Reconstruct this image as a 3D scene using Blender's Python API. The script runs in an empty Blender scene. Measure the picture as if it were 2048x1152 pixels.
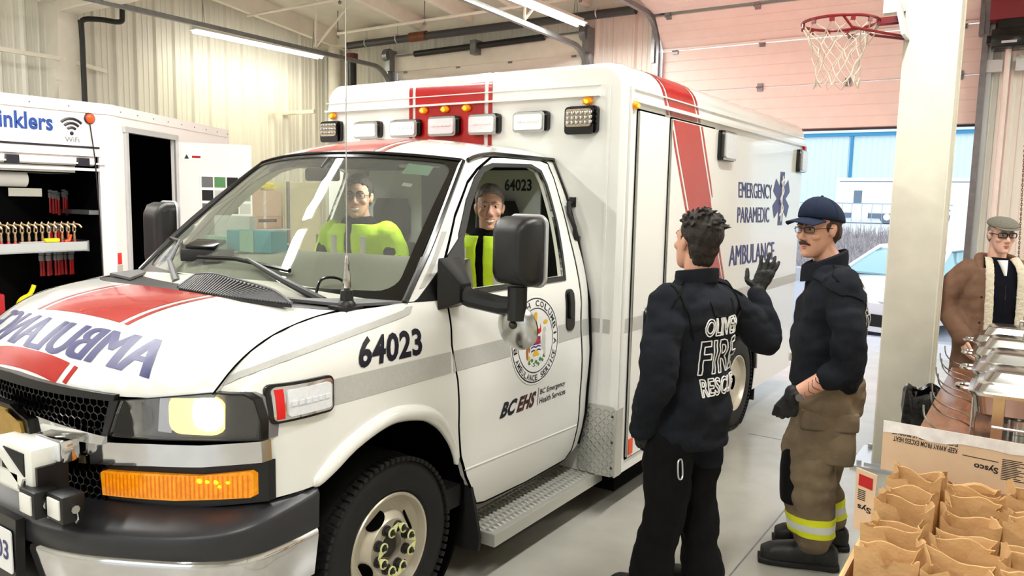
import bpy, bmesh, math, random
import numpy as np
from mathutils import Vector, Matrix, noise
R_ = random.Random(7)
scn = bpy.context.scene
COL = scn.collection
# ------------------------------------------------------------ camera
CAM = Vector((3.055, -2.272, 1.82))
_yaw, _pit, _rol = math.radians(-33.836), math.radians(6.649), math.radians(1.188)
_f = Vector((math.cos(_pit)*math.sin(_yaw), math.cos(_pit)*math.cos(_yaw), -math.sin(_pit)))
_r = Vector((math.cos(_yaw), -math.sin(_yaw), 0)); _u = _r.cross(_f)
_r2 = _r*math.cos(_rol)+_u*math.sin(_rol); _u2 = _u*math.cos(_rol)-_r*math.sin(_rol)
cd = bpy.data.cameras.new('camera'); cam = bpy.data.objects.new('camera', cd); COL.objects.link(cam)
cd.sensor_width = 36; cd.lens = 36*1549.2/2048; cd.clip_end = 300
M = Matrix.Identity(4)
for i in range(3): M[i][0], M[i][1], M[i][2], M[i][3] = _r2[i], _u2[i], -_f[i], CAM[i]
cam.matrix_world = M; scn.camera = cam
# ------------------------------------------------------------ exposure
vs = scn.view_settings
vs.view_transform = 'Standard'; vs.look = 'None'; vs.gamma = 1; vs.use_curve_mapping = False; vs.exposure = 0.32
scn.cycles.max_bounces = 8; scn.cycles.transparent_max_bounces = 16; scn.cycles.caustics_reflective = False; scn.cycles.caustics_refractive = False
scn.cycles.sample_clamp_indirect = 6
# ------------------------------------------------------------ sky: bright overcast day
w = bpy.data.worlds.new('world'); scn.world = w; w.use_nodes = True
bg = w.node_tree.nodes['Background']; bg.inputs[0].default_value = (.86, .93, 1, 1); bg.inputs[1].default_value = 1.6
# ------------------------------------------------------------ lamps (each ceiling fixture carries its own area light)
LAMPS = [(-7.3, 5.95, 4.11), (-2.12, 5.75, 4.08), (-2.12, 1.3, 4.25), (-2.12, -1.25, 4.25), (2.6, 1.6, 4.3), (2.6, -3.0, 4.3), (-6.9, -1.0, 4.3), (-4.6, -6.0, 4.3), (1.0, -6.5, 4.3), (5.6, 5.2, 4.3), (-7.3, 2.2, 4.11)]
LAMPS = LAMPS[:10]
LAMP_W = 95.0

# ============================================================ helpers
def lin(c): return tuple(((x/12.92) if x <= .04045 else ((x+.055)/1.055)**2.4) for x in c)
MAT = {}
def mat(name, col, rough=.5, metal=0, spec=.5, emis=None, es=0, coat=0, noise_amt=0, noise_scale=8, bump=0, bump_scale=60, alpha=1, trans=0, stretch=None):
    m = bpy.data.materials.new(name); m.use_nodes = True; nt = m.node_tree; b = nt.nodes['Principled BSDF']
    c = lin(col)+(1,)
    b.inputs['Base Color'].default_value = c; b.inputs['Roughness'].default_value = rough; b.inputs['Metallic'].default_value = metal
    b.inputs['Specular IOR Level'].default_value = spec; b.inputs['Coat Weight'].default_value = coat; b.inputs['Coat Roughness'].default_value = .05
    b.inputs['Alpha'].default_value = alpha; b.inputs['Transmission Weight'].default_value = trans
    if emis: b.inputs['Emission Color'].default_value = lin(emis)+(1,); b.inputs['Emission Strength'].default_value = es
    if noise_amt or bump:
        tc = nt.nodes.new('ShaderNodeTexCoord'); mp = nt.nodes.new('ShaderNodeMapping'); nt.links.new(tc.outputs['Object'], mp.inputs[0])
        if stretch: mp.inputs['Scale'].default_value = stretch
    if noise_amt:
        n = nt.nodes.new('ShaderNodeTexNoise'); n.inputs['Scale'].default_value = noise_scale; n.inputs['Detail'].default_value = 6
        nt.links.new(mp.outputs[0], n.inputs['Vector'])
        r = nt.nodes.new('ShaderNodeValToRGB'); k = noise_amt
        r.color_ramp.elements[0].position = .3; r.color_ramp.elements[1].position = .7
        r.color_ramp.elements[0].color = tuple(x*(1-k) for x in c[:3])+(1,); r.color_ramp.elements[1].color = tuple(min(1, x*(1+k)) for x in c[:3])+(1,)
        nt.links.new(n.outputs['Fac'], r.inputs[0]); nt.links.new(r.outputs[0], b.inputs['Base Color'])
    if bump:
        n2 = nt.nodes.new('ShaderNodeTexNoise'); n2.inputs['Scale'].default_value = bump_scale; n2.inputs['Detail'].default_value = 4
        nt.links.new(mp.outputs[0], n2.inputs['Vector'])
        bp = nt.nodes.new('ShaderNodeBump'); bp.inputs['Strength'].default_value = bump; bp.inputs['Distance'].default_value = .01
        nt.links.new(n2.outputs['Fac'], bp.inputs['Height']); nt.links.new(bp.outputs[0], b.inputs['Normal'])
    MAT[name] = m; return m
def glass_mat(name, tint, gloss=1.0, haze=0.0):
    m = bpy.data.materials.new(name); m.use_nodes = True; nt = m.node_tree; nt.nodes.clear()
    o = nt.nodes.new('ShaderNodeOutputMaterial'); t = nt.nodes.new('ShaderNodeBsdfTransparent'); g = nt.nodes.new('ShaderNodeBsdfGlossy'); mx = nt.nodes.new('ShaderNodeMixShader'); fr = nt.nodes.new('ShaderNodeFresnel')
    fr.inputs[0].default_value = 1.5; t.inputs[0].default_value = lin(tint)+(1,); g.inputs['Roughness'].default_value = .01; g.inputs[0].default_value = (gloss,)*3+(1,)
    nt.links.new(fr.outputs[0], mx.inputs[0]); nt.links.new(t.outputs[0], mx.inputs[1]); nt.links.new(g.outputs[0], mx.inputs[2]); last = mx
    if haze:
        d = nt.nodes.new('ShaderNodeBsdfDiffuse'); d.inputs[0].default_value = (.6, .62, .58, 1); m2 = nt.nodes.new('ShaderNodeMixShader'); m2.inputs[0].default_value = haze
        nt.links.new(mx.outputs[0], m2.inputs[1]); nt.links.new(d.outputs[0], m2.inputs[2]); last = m2
    nt.links.new(last.outputs[0], o.inputs[0]); MAT[name] = m; return m
def wave_bump(m, scale, axis, strength=.5, dist=.02, kind='BANDS', profile='SIN'):
    nt = m.node_tree; b = nt.nodes['Principled BSDF']; tc = nt.nodes.new('ShaderNodeTexCoord'); wv = nt.nodes.new('ShaderNodeTexWave')
    wv.wave_type = kind; wv.bands_direction = axis; wv.wave_profile = profile; wv.inputs['Scale'].default_value = scale
    bp = nt.nodes.new('ShaderNodeBump'); bp.inputs['Strength'].default_value = strength; bp.inputs['Distance'].default_value = dist
    nt.links.new(tc.outputs['Object'], wv.inputs[0]); nt.links.new(wv.outputs['Fac'], bp.inputs['Height']); nt.links.new(bp.outputs[0], b.inputs['Normal'])
    return m
class MB:
    def __init__(s): s.v = []; s.f = []; s.m = []
    def add(s, vs, fs, m=0):
        o = len(s.v); s.v += [tuple(p) for p in vs]; s.f += [tuple(i+o for i in f) for f in fs]; s.m += [m]*len(fs); return s
    def box(s, c, d, m=0, rot=None, bev=0):
        c = Vector(c); h = Vector(d)/2
        if bev:
            bm = bmesh.new(); bmesh.ops.create_cube(bm, size=1)
            for q in bm.verts: q.co = Vector((q.co.x*d[0], q.co.y*d[1], q.co.z*d[2]))
            bmesh.ops.bevel(bm, geom=bm.edges[:], offset=bev, segments=2, affect='EDGES', profile=.5)
            bm.verts.index_update(); vs = [(rot @ q.co if rot else q.co)+c for q in bm.verts]; fs = [[q.index for q in f.verts] for f in bm.faces]; bm.free()
            return s.add(vs, fs, m)
        vs = [Vector((x*h.x, y*h.y, z*h.z)) for z in (-1, 1) for x, y in ((-1, -1), (1, -1), (1, 1), (-1, 1))]
        vs = [(rot @ q if rot else q)+c for q in vs]
        return s.add(vs, [(3, 2, 1, 0), (4, 5, 6, 7), (0, 1, 5, 4), (1, 2, 6, 5), (2, 3, 7, 6), (3, 0, 4, 7)], m)
    def b2(s, a, b, m=0, bev=0):
        return s.box([(a[i]+b[i])/2 for i in range(3)], [abs(b[i]-a[i]) for i in range(3)], m, None, bev)
    def loft(s, rings, m=0, caps=True, closed=False):
        n = len(rings[0]); vs = [p for r in rings for p in r]; fs = []
        k = len(rings)
        for i in range(k if closed else k-1):
            for j in range(n):
                a, b = i*n+j, i*n+(j+1) % n; c, d = ((i+1) % k)*n+(j+1) % n, ((i+1) % k)*n+j
                fs.append((a, b, c, d))
        if caps and not closed: fs.append(tuple(range(n-1, -1, -1))); fs.append(tuple((k-1)*n+j for j in range(n)))
        return s.add(vs, fs, m)
    def cyl(s, p0, p1, r0, r1=None, n=16, m=0, caps=True):
        r1 = r0 if r1 is None else r1; p0, p1 = Vector(p0), Vector(p1); d = (p1-p0).normalized(); a = d.orthogonal().normalized(); b = d.cross(a)
        rg = lambda p, r: [p+(a*math.cos(2*math.pi*j/n)+b*math.sin(2*math.pi*j/n))*r for j in range(n)]
        return s.loft([rg(p0, r0), rg(p1, r1)], m, caps)
    def tube(s, path, r, n=8, m=0, closed=False, flat=None):
        P = [Vector(p) for p in path]; rings = []; k = len(P); a = None
        rr = r if isinstance(r, (list, tuple)) else [r]*k
        for i in range(k):
            if closed: d = (P[(i+1) % k]-P[i-1]).normalized()
            else: d = (P[min(i+1, k-1)]-P[max(i-1, 0)]).normalized()
            a = (d.orthogonal() if a is None else (a-d*a.dot(d))).normalized(); b = d.cross(a)
            if flat:
                fl = Vector(flat); b = (fl-d*fl.dot(d)).normalized(); a = b.cross(d)
            rings.append([P[i]+(a*math.cos(2*math.pi*j/n)*rr[i]+b*math.sin(2*math.pi*j/n)*rr[i]*(.35 if flat else 1)) for j in range(n)])
        return s.loft(rings, m, True, closed)
    def lathe(s, prof, c, axis, n=32, m=0, closed=False, caps=True):
        c = Vector(c); d = Vector(axis).normalized(); a = d.orthogonal().normalized(); b = d.cross(a)
        rings = [[c+d*h+(a*math.cos(2*math.pi*j/n)+b*math.sin(2*math.pi*j/n))*max(r, .0004) for j in range(n)] for r, h in prof]
        return s.loft(rings, m, caps, closed)
    def sph(s, c, r, m=0, n=12, k=8):
        c = Vector(c); r = Vector(r) if not isinstance(r, (int, float)) else Vector((r, r, r))
        rings = []
        for i in range(k+1):
            t = math.pi*i/k; q = max(math.sin(t), .01)
            rings.append([c+Vector((r.x*q*math.cos(2*math.pi*j/n), r.y*q*math.sin(2*math.pi*j/n), -r.z*math.cos(t))) for j in range(n)])
        return s.loft(rings, m)
    def grid(s, fn, nu, nv, m=0):
        vs = [fn(i/nu, j/nv) for i in range(nu+1) for j in range(nv+1)]; fs = []
        for i in range(nu):
            for j in range(nv): a = i*(nv+1)+j; fs.append((a, a+nv+1, a+nv+2, a+1))
        return s.add(vs, fs, m)
    def build(s, name, mats, parent=None, ang=35, smooth=True, recalc=True):
        me = bpy.data.meshes.new(name); me.from_pydata(s.v, [], s.f); mats = mats if isinstance(mats, (list, tuple)) else [mats]
        for q in mats: me.materials.append(MAT[q] if isinstance(q, str) else q)
        me.polygons.foreach_set('material_index', s.m)
        if recalc:
            bm = bmesh.new(); bm.from_mesh(me); bmesh.ops.recalc_face_normals(bm, faces=bm.faces[:]); bm.to_mesh(me); bm.free()
        if smooth: me.shade_smooth(); me.set_sharp_from_angle(angle=math.radians(ang))
        me.update(); return link(name, me, parent)
def link(name, me, parent=None):
    o = bpy.data.objects.new(name, me); COL.objects.link(o)
    if parent: attach(o, parent)
    return o
def attach(o, parent):
    o.parent = parent; t = parent.location if parent.type == 'EMPTY' else Vector((0, 0, 0))   # meshes carry world coordinates; empties are unrotated here
    o.matrix_parent_inverse = Matrix.Translation(-t)
def tag(o, label=None, cat=None, group=None, kind=None):
    if label: o['label'] = label
    if cat: o['category'] = cat
    if group: o['group'] = group
    if kind: o['kind'] = kind
    return o
def thing(name, label, cat, loc=(0, 0, 0), group=None):
    o = bpy.data.objects.new(name, None); COL.objects.link(o); o.location = loc; o.empty_display_size = .1
    return tag(o, label, cat, group)
def struct(o): o['kind'] = 'structure'; return o
def clone(o, delta, label=None):
    c = o.copy(); COL.objects.link(c); c.location = o.location+Vector(delta)
    if label: c['label'] = label
    for ch in [q for q in bpy.data.objects if q.parent == o]:
        d = ch.copy(); COL.objects.link(d); d.parent = c; d.matrix_parent_inverse = ch.matrix_parent_inverse.copy()
        for g in [q for q in bpy.data.objects if q.parent == ch]:
            e = g.copy(); COL.objects.link(e); e.parent = d; e.matrix_parent_inverse = g.matrix_parent_inverse.copy()
    return c
def grid_cut(bm, du, dv):
    if not bm.verts: return
    us = [v.co.x for v in bm.verts]; vv = [v.co.y for v in bm.verts]
    for lo, hi, st, no in ((min(us), max(us), du, (1, 0, 0)), (min(vv), max(vv), dv, (0, 1, 0))):
        if not st: continue
        q = math.ceil(lo/st+1e-6)*st
        while q < hi-1e-6:
            bmesh.ops.bisect_plane(bm, geom=bm.verts[:]+bm.edges[:]+bm.faces[:], plane_co=Vector(no)*q, plane_no=no, dist=1e-6); q += st
def panel(mb, outline, fmap, thick=.02, holes=(), du=.06, dv=.06, m=0, w=0, inset=0):
    """flat outline (u, v) cut by a grid, bent by fmap(u, v, w) and given thickness"""
    bm = bmesh.new(); edges = []
    for lp in [outline]+list(holes):
        vs = [bm.verts.new((p[0], p[1], 0)) for p in lp]
        edges += [bm.edges.new((vs[i], vs[(i+1) % len(vs)])) for i in range(len(vs))]
    if holes: bmesh.ops.triangle_fill(bm, use_beauty=True, use_dissolve=False, edges=edges, normal=(0, 0, 1))
    else:
        f = bm.faces.new(bm.verts[:]); bmesh.ops.triangulate(bm, faces=[f])
    grid_cut(bm, du, dv)
    bmesh.ops.recalc_face_normals(bm, faces=bm.faces[:])
    bm.verts.index_update(); bm.edges.index_update()
    base = [v.co.copy() for v in bm.verts]; n = len(base); fs = [[v.index for v in f.verts] for f in bm.faces]
    top = [fmap(p.x, p.y, w) for p in base]
    if not thick: mb.add(top, fs, m)
    else:
        bot = [fmap(p.x, p.y, w-thick) for p in base]
        side_f = []
        for e in bm.edges:
            if len(e.link_faces) == 1:
                a, b = e.verts[0].index, e.verts[1].index; side_f.append((a, b, b+n, a+n))
        mb.add(list(top)+list(bot), fs+[[i+n for i in reversed(f)] for f in fs]+side_f, m)
    bm.free(); return mb
_TXT = {}
def text2d(s, bold=0.0, italic=0):
    k = (s, bold, italic)
    if k in _TXT: return _TXT[k]
    cu = bpy.data.curves.new('t', 'FONT'); cu.body = s; cu.offset = bold; cu.shear = italic; cu.resolution_u = 3; cu.space_character = 1.0+bold*1.2
    o = bpy.data.objects.new('t', cu); COL.objects.link(o); dg = bpy.context.evaluated_depsgraph_get()
    me = bpy.data.meshes.new_from_object(o.evaluated_get(dg)); vs = [v.co.copy() for v in me.vertices]; fs = [list(p.vertices) for p in me.polygons]
    bpy.data.objects.remove(o); bpy.data.curves.remove(cu); bpy.data.meshes.remove(me)
    x0, x1 = min(v.x for v in vs), max(v.x for v in vs); y0, y1 = min(v.y for v in vs), max(v.y for v in vs)
    vs = [((v.x-x0)/(x1-x0), (v.y-y0)/(y1-y0)) for v in vs]
    _TXT[k] = (vs, fs, (x1-x0)/(y1-y0)); return _TXT[k]
def text(mb, s, quad, fmap, w=.0015, bold=.02, italic=0, m=0, du=.05, dv=.05, fat=0):
    """lettering laid into quad ((u,v) of lower-left, lower-right, upper-right, upper-left) and bent by fmap"""
    if fat:
        ex = [(quad[1][i]-quad[0][i])*fat for i in range(2)]
        for k, t in enumerate((-1, 0, 1)): text(mb, s, [(p[0]+ex[0]*t, p[1]+ex[1]*t) for p in quad], fmap, w+k*.0004, 0, italic, m, du, dv)
        return mb
    vs, fs, _ = text2d(s, bold, italic)
    bm = bmesh.new(); q = quad
    def uv(a, b): return [(q[0][i]*(1-a)+q[1][i]*a)*(1-b)+(q[3][i]*(1-a)+q[2][i]*a)*b for i in range(2)]
    bv = [bm.verts.new((*uv(a, b), 0)) for a, b in vs]
    for f in fs:
        try: bm.faces.new([bv[i] for i in f])
        except ValueError: pass
    if du: grid_cut(bm, du, dv)
    bm.verts.index_update()
    mb.add([fmap(v.co.x, v.co.y, w) for v in bm.verts], [[v.index for v in f.verts] for f in bm.faces], m); bm.free(); return mb
def rrect(u0, v0, u1, v1, r, n=4):
    o = []
    for cx, cy, a0 in ((u1-r, v1-r, 0), (u0+r, v1-r, 90), (u0+r, v0+r, 180), (u1-r, v0+r, 270)):
        for i in range(n+1): a = math.radians(a0+90*i/n); o.append((cx+r*math.cos(a), cy+r*math.sin(a)))
    return o
def smooth_path(P, n=6):
    P = [Vector(p) for p in P]; o = []
    for i in range(len(P)-1):
        a, b, c, d = P[max(i-1, 0)], P[i], P[i+1], P[min(i+2, len(P)-1)]
        for j in range(n):
            t = j/n; o.append(.5*((2*b)+(c-a)*t+(2*a-5*b+4*c-d)*t*t+(3*b-a-3*c+d)*t**3))
    return o+[P[-1]]
def spath2(P, n=5): return [(p.x, p.y) for p in smooth_path([(a, b, 0) for a, b in P], n)]
# ============================================================ materials
mat('concrete_floor', (.67, .662, .625), .25, noise_amt=.10, noise_scale=3, bump=.05, bump_scale=40, spec=.5)
mat('asphalt', (.62, .64, .68), .8, noise_amt=.08, noise_scale=20)
mat('apron', (.74, .75, .77), .7, noise_amt=.05, noise_scale=8)
mat('wall_metal', (.90, .895, .855), .45, noise_amt=.02, noise_scale=2)
mat('steel_white', (.91, .89, .84), .5, noise_amt=.05, noise_scale=5)
mat('pillar_paint', (.88, .865, .80), .5, noise_amt=.06, noise_scale=6)
mat('insulation', (.86, .85, .80), .6, noise_amt=.05, noise_scale=4, bump=.4, bump_scale=6)
mat('door_panel', (.90, .88, .85), .5, noise_amt=.03, noise_scale=6)
mat('galv', (.50, .51, .52), .38, .7, noise_amt=.12, noise_scale=14)
mat('galv_bright', (.80, .81, .82), .35, .6)
mat('tube_lamp', (1, 1, 1), .4, emis=(1, .985, .92), es=20)
mat('lamp_white', (.93, .93, .9), .4)
mat('black_pipe', (.07, .07, .075), .45)
mat('pipe_grey', (.25, .25, .26), .45, .3)
mat('copper_rust', (.42, .24, .14), .5, .3, noise_amt=.3, noise_scale=30)
mat('red_cap', (.35, .12, .10), .5)
mat('amb_white', (.93, .93, .91), .16, coat=.5)
mat('amb_red', (.68, .055, .065), .22, coat=.4, noise_amt=.04, noise_scale=40)
mat('navy', (.07, .10, .40), .35)
mat('ink', (.045, .045, .12), .4)
mat('retro', (.73, .73, .71), .45, noise_amt=.05, noise_scale=90)
mat('black_plastic', (.05, .05, .055), .42, bump=.06, bump_scale=300)
mat('black_gloss', (.02, .02, .022), .2)
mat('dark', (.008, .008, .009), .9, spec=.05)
mat('grey_plastic', (.38, .38, .39), .5)
mat('bumper_grey', (.15, .15, .165), .36, bump=.05, bump_scale=400)
mat('rubber', (.05, .048, .046), .75, noise_amt=.2, noise_scale=12)
mat('chrome', (.84, .84, .85), .07, 1)
mat('steel', (.78, .78, .77), .2, 1)
mat('rim_steel', (.80, .77, .70), .35, .35, noise_amt=.08, noise_scale=9)
mat('lug', (.25, .24, .23), .45, .5)
mat('yellow_tag', (.90, .91, .66), .45)
mat('diamond_plate', (.80, .80, .77), .32, .55)
mat('amber', (.95, .60, .10), .12, emis=(1, .55, .03), es=.16, noise_amt=.25, noise_scale=45); mat('amber_deep', (.86, .46, .04), .2, emis=(1, .45, .0), es=.10); mat('lamp_warm', (.98, .92, .75), .2, emis=(1, .85, .5), es=1.6)
mat('amber_hot', (1, .75, .15), .15, emis=(1, .55, .04), es=7)
mat('lamp_hot', (1, .93, .7), .2, emis=(1, .92, .68), es=12)
mat('headlight_dark', (.50, .50, .51), .25, .15)
mat('reflector', (.85, .85, .88), .12, .9)
mat('clear_lens', (.90, .91, .93), .12, 0, noise_amt=.05, noise_scale=60)
mat('lens_dark', (.50, .45, .38), .15, .3)
mat('led_white', (.93, .93, .90), .2)
mat('red_lens', (.85, .06, .09), .2); mat('red_hot', (.95, .1, .12), .2, emis=(1, .08, .1), es=6)
mat('orange_refl', (.95, .30, .06), .3)
mat('gold', (.72, .58, .28), .35, .5, noise_amt=.1, noise_scale=30)
mat('dash', (.74, .74, .68), .7)
mat('seat_cloth', (.13, .13, .14), .85)
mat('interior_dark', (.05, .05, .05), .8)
mat('interior_grey', (.80, .82, .84), .7)
mat('teal', (.12, .68, .74), .5); mat('pale_green', (.66, .85, .75), .5); mat('paper', (.93, .93, .92), .6)
mat('skin', (.84, .63, .53), .5, noise_amt=.05, noise_scale=30, spec=.4)
mat('skin_pale', (.89, .70, .62), .5, noise_amt=.05, noise_scale=30, spec=.4)
mat('lip', (.77, .50, .44), .5); mat('teeth', (.92, .9, .86), .3)
mat('eye_white', (.90, .88, .86), .2); mat('iris', (.12, .09, .07), .2)
mat('hair_dark', (.13, .095, .075), .65, noise_amt=.4, noise_scale=160, bump=.5, bump_scale=240); mat('hair_grey', (.55, .53, .52), .65, noise_amt=.25, noise_scale=160); mat('hair_brown', (.25, .17, .12), .65, noise_amt=.3, noise_scale=160)
mat('navy_fleece', (.115, .125, .15), .95, spec=.15, noise_amt=.15, noise_scale=14, bump=.15, bump_scale=350)
mat('navy_cap', (.10, .135, .215), .85, spec=.2, bump=.1, bump_scale=400)
mat('black_trousers', (.045, .045, .05), .9, spec=.2, noise_amt=.2, noise_scale=8)
mat('turnout_tan', (.47, .41, .33), .9, spec=.15, noise_amt=.34, noise_scale=5, bump=.25, bump_scale=120)
mat('hi_vis', (.80, .95, .16), .7); mat('trim_yellow', (.88, .90, .12), .6); mat('reflective_tape', (.83, .84, .83), .35)
mat('glove', (.06, .06, .065), .6, bump=.2, bump_scale=90)
mat('boot', (.045, .043, .042), .5)
mat('coat_brown', (.49, .375, .305), .9, spec=.15, noise_amt=.1, noise_scale=20, bump=.2, bump_scale=200)
mat('sherpa', (.87, .83, .74), .95, bump=.6, bump_scale=130); mat('sweater', (.075, .08, .11), .95, spec=.1); mat('tee_white', (.93, .93, .92), .8)
mat('tweed', (.45, .44, .40), .95, noise_amt=.25, noise_scale=120)
mat('trailer_white', (.93, .90, .89), .3, noise_amt=.02, noise_scale=2)
mat('blue_text', (.07, .25, .55), .4); mat('tool_red', (.65, .06, .09), .35, noise_amt=.2, noise_scale=10); mat('hose_yellow', (.93, .86, .06), .55)
mat('brass', (.74, .64, .50), .32, .7)
mat('cardboard', (.74, .60, .46), .85, noise_amt=.06, noise_scale=14); mat('cardboard_light', (.80, .69, .57), .85, noise_amt=.04, noise_scale=14)
mat('kraft', (.80, .64, .44), .85, noise_amt=.10, noise_scale=9, bump=.8, bump_scale=22)
mat('tape_clear', (.86, .84, .82), .12, noise_amt=.15, noise_scale=22)
mat('table_wood', (.55, .35, .24), .25, noise_amt=.22, noise_scale=5, stretch=(6, 1, 6)); mat('pine', (.88, .74, .50), .5, noise_amt=.1, noise_scale=4, stretch=(8, 1, 8))
mat('bag_black', (.03, .03, .032), .25, bump=.5, bump_scale=30)
mat('hoop_red', (.45, .05, .08), .35); mat('net_cord', (.80, .75, .68), .8)
mat('maroon', (.45, .12, .16), .5); mat('deep_maroon', (.24, .05, .08), .4); mat('lens_amber_clear', (.72, .66, .58), .12, .3, noise_amt=.25, noise_scale=70)
mat('building_white', (.84, .91, .93), .6); mat('blue_trim', (.20, .55, .72), .5)
mat('rv_white', (.95, .95, .95), .4); mat('rv_grey', (.42, .48, .55), .5); mat('car_white', (.93, .94, .95), .15, coat=.6)
mat('car_glass', (.55, .72, .75), .05, .2); mat('truck_red', (.85, .10, .25), .3)
mat('grass_dry', (.69, .67, .68), .9, noise_amt=.25, noise_scale=15); mat('fence_steel', (.60, .70, .75), .5, .3)
mat('beige_cab', (.80, .80, .66), .5)
glass_mat('windshield_glass', (.90, .93, .89), 1.0, .10)  # diffuse share puts a veil of daylight into the glass colour
glass_mat('lens_glass', (.97, .97, .97))
glass_mat('spectacle_glass', (.9, .93, .95))
# ============================================================ the hall
def corrugated(name, p0, p1, z0, z1, out, m='wall_metal', pitch=.305, depth=.038, holes=()):
    """ribbed metal sheet from p0 to p1 (xy), ribs towards out; holes are (s0, s1, top) openings from the floor"""
    a, b = Vector((*p0, 0)), Vector((*p1, 0)); L = (b-a).length; d = (b-a)/L; n = Vector((*out, 0)); mb = MB(); prof = []
    k = int(L/pitch)
    for i in range(k+1):
        s = i*pitch
        for ds, h in ((0, 0), (.03, depth), (.055, depth), (.085, 0), (.135, 0), (.142, .008), (.160, .008), (.167, 0), (.217, 0), (.224, .008), (.242, .008), (.249, 0)):
            if s+ds <= L: prof.append((s+ds, h))
    prof.append((L, 0))
    for lo, hi, za, zb in spans(L, holes, z0, z1):
        pr = [(lo, 0)]+[q for q in prof if lo < q[0] < hi]+[(hi, 0)]
        vs = []; fs = []
        for s, h in pr:
            p = a+d*s+n*h; vs += [(p.x, p.y, za), (p.x, p.y, zb)]
        for i in range(len(pr)-1): fs.append((2*i, 2*i+2, 2*i+3, 2*i+1))
        o = len(vs)                                         # flat back sheet gives the wall its thickness
        for s in (lo, hi):
            p = a+d*s-n*.12; vs += [(p.x, p.y, za), (p.x, p.y, zb)]
        fs += [(o, o+1, o+3, o+2), (0, 1, o+1, o), (o+2, o+3, 2*len(pr)-1, 2*len(pr)-2)]
        mb.add(vs, fs)
    return struct(mb.build(name, m, ang=20, recalc=False))
def spans(L, holes, z0, z1):
    o = []; s = 0
    for a, b, zb, zt in sorted(holes):
        if a > s: o.append((s, a, z0, z1))
        if zt < z1: o.append((a, b, zt, z1))
        if zb > z0: o.append((a, b, z0, zb))
        s = b
    if s < L: o.append((s, L, z0, z1))
    return o
YB, XL, XR, YF = 8.05, -8.0, 6.5, -9.5
struct(MB().b2((XL-.2, YF-.2, -.15), (XR+.2, YB+.15, 0)).build('floor', 'concrete_floor', smooth=False))
m = MB(); GY = [(YB+1.3, -.02), (11.8, -.33), (95, -.33)]
m.add([(x, y, z) for y, z in GY for x in (-60, 60)]+[(x, y, -.6) for y, z in GY for x in (-60, 60)], [(0, 1, 3, 2), (2, 3, 5, 4), (6, 8, 9, 7), (8, 10, 11, 9), (0, 6, 7, 1)])
m.b2((-60, YB+.152, -.3), (60, YB+1.31, -.02)); struct(m.build('ground_outside', 'asphalt', smooth=False))
struct(MB().b2((-2.2, YB+.15, -.16), (3.2, YB+1.35, -.005)).build('floor_apron', 'apron', smooth=False))
j = MB()
for y in (3.75, -1.2): j.b2((1.3, y-.004, 0), (XR, y+.004, .0015))
j.b2((1.95, -2, 0), (1.958, 3.7, .0015))
struct(j.build('floor_joint_lines', 'galv', smooth=False))
corrugated('wall_left', (XL, YF), (XL, YB), 0, 6.5, (1, 0))
corrugated('wall_back', (XL, YB), (XR, YB), 0, 4.72, (0, -1), holes=((1.65, 5.42, 0, 4.0), (6.50, 10.45, 0, 4.3)))
corrugated('wall_right', (XR, YF), (XR, YB), 0, 6.5, (-1, 0))
corrugated('wall_front', (XL, YF), (XR, YF), 0, 6.6, (0, 1), holes=((6.6, 10.4, 0, 3.4),))  # unseen opening added for bluish reflections and daylight from behind the camera
struct(MB().b2((-60, -60, -.17), (60, YF-.12, -.02)).build('ground_front', 'asphalt', smooth=False))
# roof: blanket insulation above purlins, sloping up away from the eave
zr = lambda y: 4.5+.115*(YB-.1-y)
m = MB(); m.grid(lambda a, b: (XL+(XR-XL)*a, YF+(YB-YF)*b, zr(YF+(YB-YF)*b)+.20-.06*abs(math.sin(math.pi*((XR-XL)*a-.4)/1.045))), 120, 24)
m.grid(lambda a, b: (XL+(XR-XL)*a, YF+(YB-YF)*b, zr(YF+(YB-YF)*b)+.45), 4, 1)
struct(m.build('ceiling', 'insulation', recalc=False))
m = MB(); rs = Matrix.Rotation(math.atan(-.115), 3, 'X'); LY = (YB-YF)/math.cos(math.atan(.115)); yc = (YB+YF)/2
for i in range(14):
    x = XL+1.42+i*1.045 if i else XL+.5
    hgt = .3 if i == 0 else .2
    m.box((x, yc, zr(yc)+.2-hgt/2), (.012, LY, hgt), rot=rs); m.box((x-.04, yc, zr(yc)+.2-hgt), (.09, LY, .012), rot=rs)
struct(m.build('ceiling_purlins', 'steel_white', smooth=False))
m = MB(); m.b2((XL, 7.72, 4.44), (XR, 7.78, 4.66)); m.b2((XL, 7.70, 4.43), (XR, 7.86, 4.45))
struct(m.build('trim_1', 'steel_white', smooth=False))
for y in (3.0, -3.4):
    m = MB()
    z0f = 4.05
    def plate(pts, yy, t): m.add([(x, yy-t/2, z) for x, z in pts]+[(x, yy+t/2, z) for x, z in pts], [tuple(range(len(pts))), tuple(range(2*len(pts)-1, len(pts)-1, -1))]+[(i, (i+1) % len(pts), (i+1) % len(pts)+len(pts), i+len(pts)) for i in range(len(pts))])
    web = [(XL+.05, 0), (XL+.38, 0), (XL+.60, z0f), (XR-.7, z0f+.02), (XR-.45, 0), (XR-.05, 0), (XR-.05, zr(y)+.1), (XL+.05, zr(y)+.1)]
    plate(web, y, .012)
    for a, b in zip(web[1:4], web[2:5]):
        d = Vector((b[0]-a[0], 0, b[1]-a[1])); L = d.length; an = math.atan2(d.z, d.x)
        m.box(((a[0]+b[0])/2, y, (a[1]+b[1])/2), (L, .22, .018), rot=Matrix.Rotation(-an, 3, 'Y'))
    m.box((XL+.35, y, z0f+.18), (.62, .22, .018))
    struct(m.build('beam_frame', 'steel_white', ang=20))
m = MB()   # flange braces and girts near the column
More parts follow.
